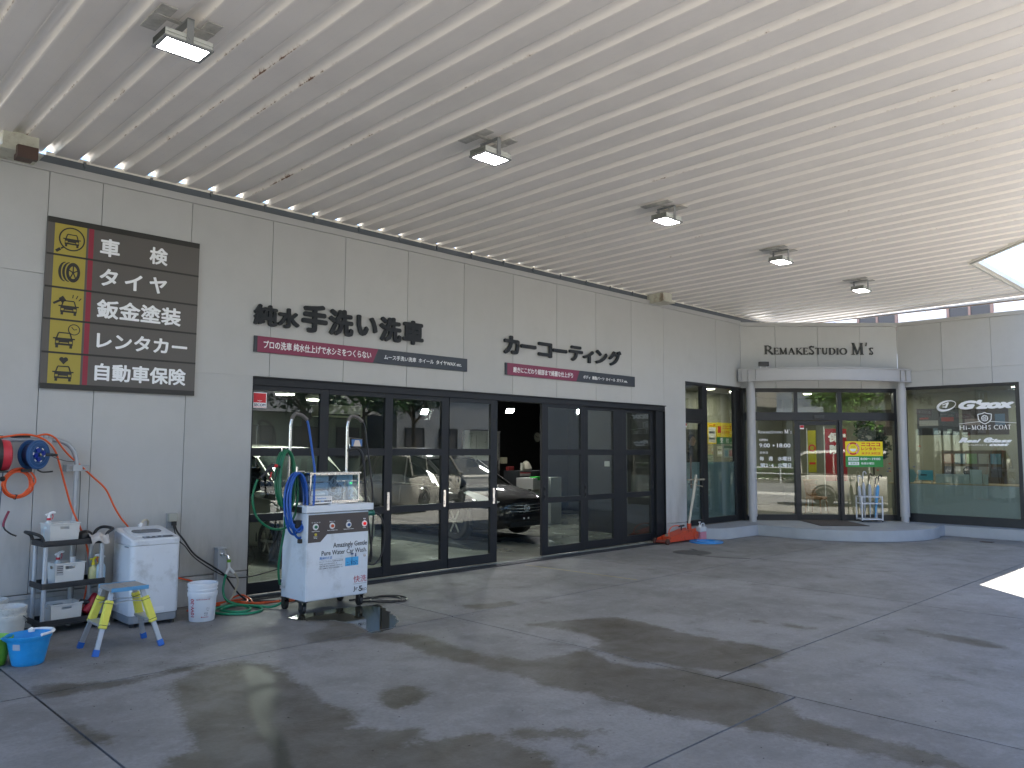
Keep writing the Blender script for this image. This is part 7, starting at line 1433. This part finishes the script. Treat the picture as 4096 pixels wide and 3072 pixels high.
for dx, dy in ((-.15, -.15), (.15, -.15), (-.15, .15), (.15, .15)): MB().cyl((17.5+dx*1.2, 7.95+dy*1.2, .21), (17.5+dx, 7.95+dy, .53), .016, n=8).build('leg', WK, ch)
def leaves(b, c, n, r, sz, rd, flat_=1):
    for _ in range(n):
        d = Vector((rd.gauss(0, 1), rd.gauss(0, 1), rd.gauss(0, 1)*flat_)).normalized()*r*rd.uniform(.3, 1)**.6; p = Vector(c)+d
        u = Vector((rd.gauss(0, 1), rd.gauss(0, 1), rd.gauss(0, .6))).normalized(); w_ = u.cross(Vector((rd.gauss(0, 1), rd.gauss(0, 1), rd.gauss(0, 1)))).normalized(); s_ = sz*rd.uniform(.6, 1.3)
        b.add([p-u*s_, p+w_*s_*.5, p+u*s_, p-w_*s_*.5], [(0, 1, 2, 3)])
LEAFM = mat('leaf_green', (.035, .10, .02), .5, var=.3, vscale=3); LEAFD = mat('leaf_dark', (.015, .05, .014), .5, var=.3, vscale=3); LEAFL = mat('leaf_light', (.12, .24, .04), .5, var=.3, vscale=3); BARK = mat('bark', (.09, .07, .05), .9, var=.2)
pt = thing('potted_plant', 'tall potted plant with drooping dark leaves inside the entrance', 'plant', (17.75, 6.75, .21))
b = MB(); b.lathe((17.75, 6.75, .21), [(0, 0), (.10, 0), (.13, .24), (.14, .25), (.125, .25), (0, .22)], 24); b.build('pot', mat('pot_white', (.55, .58, .58), .4), pt, smooth=.6)
MB().tube(cr([(17.75, 6.75, .4), (17.77, 6.77, 1.0), (17.80, 6.80, 1.6), (17.95, 6.85, 2.1)], 5), .018, 8).build('stem', BARK, pt, smooth=True)
b = MB(); rd = random.Random(5)
for cpos, r in (((17.9, 6.9, 1.95), .32), ((18.0, 6.75, 1.7), .28), ((17.8, 6.95, 2.2), .22)): leaves(b, cpos, 110, r, .085, rd)
b.build('foliage', LEAFD, pt)
def person(loc, rotz, label, shirt, trousers):
    t = thing('person', label, 'person', loc, rotz)
    def skin_(name, pts, edges, rad, m, sub=2):
        me = bpy.data.meshes.new(name); me.from_pydata(pts, edges, []); me.materials.append(m); o = bpy.data.objects.new(name, me); COL.objects.link(o); o.parent = t
        o.modifiers.new('skin', 'SKIN'); me.skin_vertices.new() if not me.skin_vertices else None
        for i, r in enumerate(rad): me.skin_vertices[0].data[i].radius = (r if isinstance(r, tuple) else (r, r))
        me.skin_vertices[0].data[0].use_root = True
        md = o.modifiers.new('sub', 'SUBSURF'); md.levels = md.render_levels = sub; o.modifiers['skin'].use_smooth_shade = True
        dg = bpy.context.evaluated_depsgraph_get(); m2 = bpy.data.meshes.new_from_object(o.evaluated_get(dg)); o.modifiers.clear(); o.data = m2; return o
    SK = mat('skin', (.42, .24, .17), .5)
    P = [(0, 0, .86), (0, 0, 1.02), (0, 0, 1.22), (0, 0, 1.36), (0, 0, 1.44), (0, .0, 1.50)]; E_ = [(0, 1), (1, 2), (2, 3), (3, 4), (4, 5)]; Rr = [(.15, .10), (.13, .09), (.16, .11), (.12, .08), .05, .045]
    for sd in (1, -1):
        k = len(P); P += [(0, sd*.17, 1.34), (.02, sd*.21, 1.10), (.16, sd*.18, .98), (.24, sd*.14, 1.0)]; E_ += [(3, k), (k, k+1), (k+1, k+2), (k+2, k+3)]; Rr += [.055, .042, .034, .028]
        k = len(P); P += [(0, sd*.09, .78), (.01, sd*.10, .44), (0, sd*.10, .06), (.11, sd*.11, .03)]; E_ += [(0, k), (k, k+1), (k+1, k+2), (k+2, k+3)]; Rr += [.09, .06, .042, .035]
    body = skin_('body', P, E_, Rr, shirt)
    h = MB(True); h.lathe((0, 0, 1.60), [(0, -.12), (.04, -.115), (.066, -.08), (.078, -.02), (.08, .03), (.07, .08), (.04, .115), (0, .125)], 20, sx=1.12, sy=.92); hd = h.build('head', SK, t, smooth=True)
    h = MB(True); h.lathe((-.012, 0, 1.615), [(.086, -.03), (.09, .03), (.08, .09), (.045, .125), (0, .135)], 20, sx=1.05, sy=.96); h.build('hair', BLACK, t, smooth=True)
    h = MB(True); h.poly([(.088, -.010, 1.575), (.088, .010, 1.575), (.105, 0, 1.572)], (0, 0, .03)); h.build('nose', SK, hd)
    for sd in (1, -1):
        h = MB(True); h.cbox((.083, sd*.028, 1.605), (.008, .018, .008)); h.build('eye', INK, hd); h = MB(True); h.lathe((0, sd*.073, 1.595), [(0, -.022), (.012, -.012), (.014, .01), (0, .024)], 8); h.build('ear', SK, hd, smooth=True)
        for q in range(5):
            y0 = sd*(.14+(q-2)*.011); ln = (.045, .065, .07, .066, .05)[q]; h = MB(True); h.tube(cr([(.25, y0, 1.0), (.25+ln*.5, y0, .998), (.25+ln, y0, .985)], 3), .0075, 6); h.build('finger', SK, t, smooth=True)
    h = MB(True); h.cbox((.084, 0, 1.548), (.006, .034, .006)); h.build('mouth', mat('lip', (.3, .1, .08), .5), hd)
    b = MB(True); b.tube([(0, .09, .80), (.01, .10, .44), (0, .10, .07)], [.105, .078, .062], 14); b.tube([(0, -.09, .80), (.01, -.10, .44), (0, -.10, .07)], [.105, .078, .062], 14); b.build('trousers', trousers, t, smooth=.8)
    return t
person((15.0, 9.55, .212), math.radians(225), 'person in dark clothes standing behind the frosted side door', mat('shirt_black', (.02, .02, .022), .8), mat('trousers_dark', (.03, .03, .035), .8))
# ---------------------------------------------------------------- street side behind the camera (seen mirrored in the glass)
def town(x0, x1, y0, y1, h, col, label, floors, nwin, roof=None, stripe=None, balc=False):
    t = thing('town_building', label, 'building', ((x0+x1)/2, (y0+y1)/2, 0)); MB().box((x0, y0, 0), (x1, y1, h)).build('wall', mat('town'+str(col), col, .75, var=.06, vscale=.6), t)
    fh = h/floors; wn = (x1-x0)/nwin
    for f_ in range(floors):
        for k in range(nwin):
            b = MB(); a = x0+wn*(k+.22); c = x0+wn*(k+.78); z0 = f_*fh+fh*.32; z1 = f_*fh+fh*.8
            for p, q in (((a, y1, z0), (c, y1+.06, z0+.06)), ((a, y1, z1-.06), (c, y1+.06, z1)), ((a, y1, z0+.06), (a+.06, y1+.06, z1-.06)), ((c-.06, y1, z0+.06), (c, y1+.06, z1-.06)), (((a+c)/2-.03, y1, z0+.06), ((a+c)/2+.03, y1+.06, z1-.06))): b.box(p, q)
            w_ = b.build('window', DARK, t); MB().box((a+.06, y1+.01, z0+.06), (c-.06, y1+.03, z1-.06)).build('pane', mat('far_window_glass', (.10, .13, .16)), w_)
        if balc and f_: MB().box((x0, y1+.01, f_*fh-.1), (x1, y1+1.1, f_*fh+.15)).build('balcony_slab', WHITE, t); MB().box((x0, y1+1.0, f_*fh+.15), (x1, y1+1.08, f_*fh+1.0)).build('balcony_front', mat('balcony_panel', (.5, .5, .48), .6), t)
    if roof:
        b = MB(); b.add([(x0-.5, y0-.5, h), (x1+.5, y0-.5, h), (x1+.5, y1+.7, h), (x0-.5, y1+.7, h), (x0-.5, (y0+y1)/2, h+2.2), (x1+.5, (y0+y1)/2, h+2.2)], [(0, 1, 2, 3), (3, 2, 5, 4), (1, 0, 4, 5), (0, 3, 4), (2, 1, 5)]); b.build('roof', mat('roof_tile', (.05, .052, .06), .5, var=.2, vscale=4), t)
    else: MB().box((x0-.15, y0-.15, h), (x1+.15, y1+.15, h+.35)).build('parapet', mat('town'+str(col), col), t)
    if stripe:
        MB().box((x0-.02, y1+.005, h-1.3), (x1+.02, y1+.12, h-.4)).build('yellow_band', mat('band_yellow', (.65, .50, .02), .5), t); MB().box((x0-.02, y1+.005, h-1.62), (x1+.02, y1+.12, h-1.3)).build('blue_band', mat('band_blue', (.03, .10, .5), .5), t)
town(-16, 0, -30, -20, 10, (.27, .26, .24), 'grey apartment block with white balconies across the street', 3, 6, balc=True)
town(2, 13, -29, -19.5, 7.5, (.30, .30, .28), 'white two storey office building across the street', 2, 5, balc=True)
town(15, 25, -28, -20, 3.4, (.20, .24, .18), 'low green grey house with a dark tiled roof across the street', 1, 4, roof=True)
town(27, 42, -32, -20, 7, (.30, .30, .30), 'pale shop building with yellow and blue bands across the street', 2, 6, stripe=True)
town(44, 58, -30, -20, 6, (.26, .25, .22), 'beige two storey building at the end of the street', 2, 5, roof=True)
town(-34, -19, -30, -20, 8, (.48, .46, .44), 'light brown block at the other end of the street', 2, 5)
def tree(x, y, h, r, label, m, seed):
    rd = random.Random(seed); t = thing('street_tree', label, 'tree', (x, y, 0), 0, 'trees along the street')
    b = MB(); b.tube(cr([(x, y, 0), (x+.05, y, h*.25), (x-.05, y+.05, h*.5), (x+.1, y, h*.8)], 4), [.17, .16, .15, .14, .13, .12, .11, .10, .09, .08, .06, .05, .04], 9)
    for k in range(6): a = rd.uniform(0, 2*PI); z = h*rd.uniform(.35, .65); b.tube([(x, y, z), (x+math.cos(a)*r*.4, y+math.sin(a)*r*.4, z+r*.35), (x+math.cos(a)*r*.75, y+math.sin(a)*r*.75, z+r*.6)], [.07, .045, .02], 6)
    b.build('trunk', BARK, t, smooth=.8); b = MB()
    for k in range(16):
        a = rd.uniform(0, 2*PI); q = rd.uniform(.1, .75)*r; leaves(b, (x+math.cos(a)*q, y+math.sin(a)*q, h*.68+rd.uniform(-.45, .6)*r), 170, r*rd.uniform(.28, .42), .13, rd, .8)
    b.build('crown', m, t, fixn=False)
tree(-3, -16.8, 6.5, 2.4, 'broad light green street tree before the apartment block', LEAFL, 1); tree(6.5, -17, 6, 2.1, 'light green street tree before the white office', LEAFL, 2); tree(14.2, -17, 7, 2.5, 'dense green street tree between office and low house', LEAFM, 3)
tree(26, -17.2, 7.5, 2.7, 'tall dark street tree beside the banded shop', LEAFD, 4); tree(18.6, -15.6, 6.6, 2.5, 'dense dark street tree before the low house', LEAFD, 8); tree(22.3, -16.4, 7.2, 2.4, 'second dark street tree before the low house', LEAFM, 11)
tree(-9, -17, 6, 2.2, 'street tree at the far left of the street', LEAFM, 6)
def hedge(x0, x1, y, z1):
    rd = random.Random(9); b = MB()
    for _ in range(int((x1-x0)*260)): leaves(b, (rd.uniform(x0, x1), y+rd.uniform(-.3, .3), rd.uniform(.15, z1)), 1, .12, .10, rd)
    return b.build('hedge', LEAFM, None, fixn=False)
tag(hedge(-12, 13, -15.3, .95), 'clipped green hedge along the far side of the street', 'hedge')
gr = thing('guard_rail', 'white tubular guard rail along the far side of the road', 'guard rail', (0, -14.8, 0)); 
for z in (.45, .75): MB().cyl((-14, -14.7, z), (16, -14.7, z), .03, n=8).build('rail', WHITE, gr)
for k in range(16): MB().cyl((-14+2*k, -14.7, 0), (-14+2*k, -14.7, .8), .035, n=8).build('post', WHITE, gr)
up = thing('utility_pole', 'concrete utility pole with two round traffic signs', 'pole', (24, -6.0, 0)); MB().tube([(24, -5.7, 0), (24, -5.7, 9)], [.17, .12], 14).build('pole', mat('pole_concrete', (.3, .29, .27), .8), up, smooth=.8)
FP_ = frame((24, -5.5, 0), (-1, 0, 0), (0, 1, 0))
for z, c1, c2, s_ in ((3.6, '#c02020', '#e8e8e8', '40'), (2.95, '#c02020', '#203c90', None)):
    b = MB(); disc(b, FP_, 0, z, .30, 0, .01); sg_ = b.build('traffic_sign', mat('ts'+c1, c1, .5), up); b = MB(); disc(b, FP_, 0, z, .23, .011, .004); b.build('sign_face', mat('ts'+c2, c2, .5), sg_)
    if s_: b = MB(); text(b, s_, FP_, -.13, .13, z-.09, z+.09, .016, .002, bold=.05); b.build('sign_lettering', mat('ts#203c90', '#203c90', .5), sg_)
    else: b = MB(); seg2(b, FP_, -.17, z+.17, .17, z-.17, .06, .016); b.build('sign_bar', mat('ts#c02020', '#c02020', .5), sg_)
struct(MB().add([(x_, -60-12*math.sin(i*.7), 0) for i, x_ in enumerate(range(-90, 121, 15))]+[(x_, -62-12*math.sin(i*.7), 9+5*math.sin(i*1.3)+3*math.cos(i*.6)) for i, x_ in enumerate(range(-90, 121, 15))]+[(x_, -120, 16+6*math.sin(i*.9)) for i, x_ in enumerate(range(-90, 121, 15))], [(r*15+i, r*15+i+1, (r+1)*15+i+1, (r+1)*15+i) for r in range(2) for i in range(14)]).build('wooded_hill', mat('hill_green', (.04, .08, .025), .9, var=.5, vscale=.4), fixn=False))
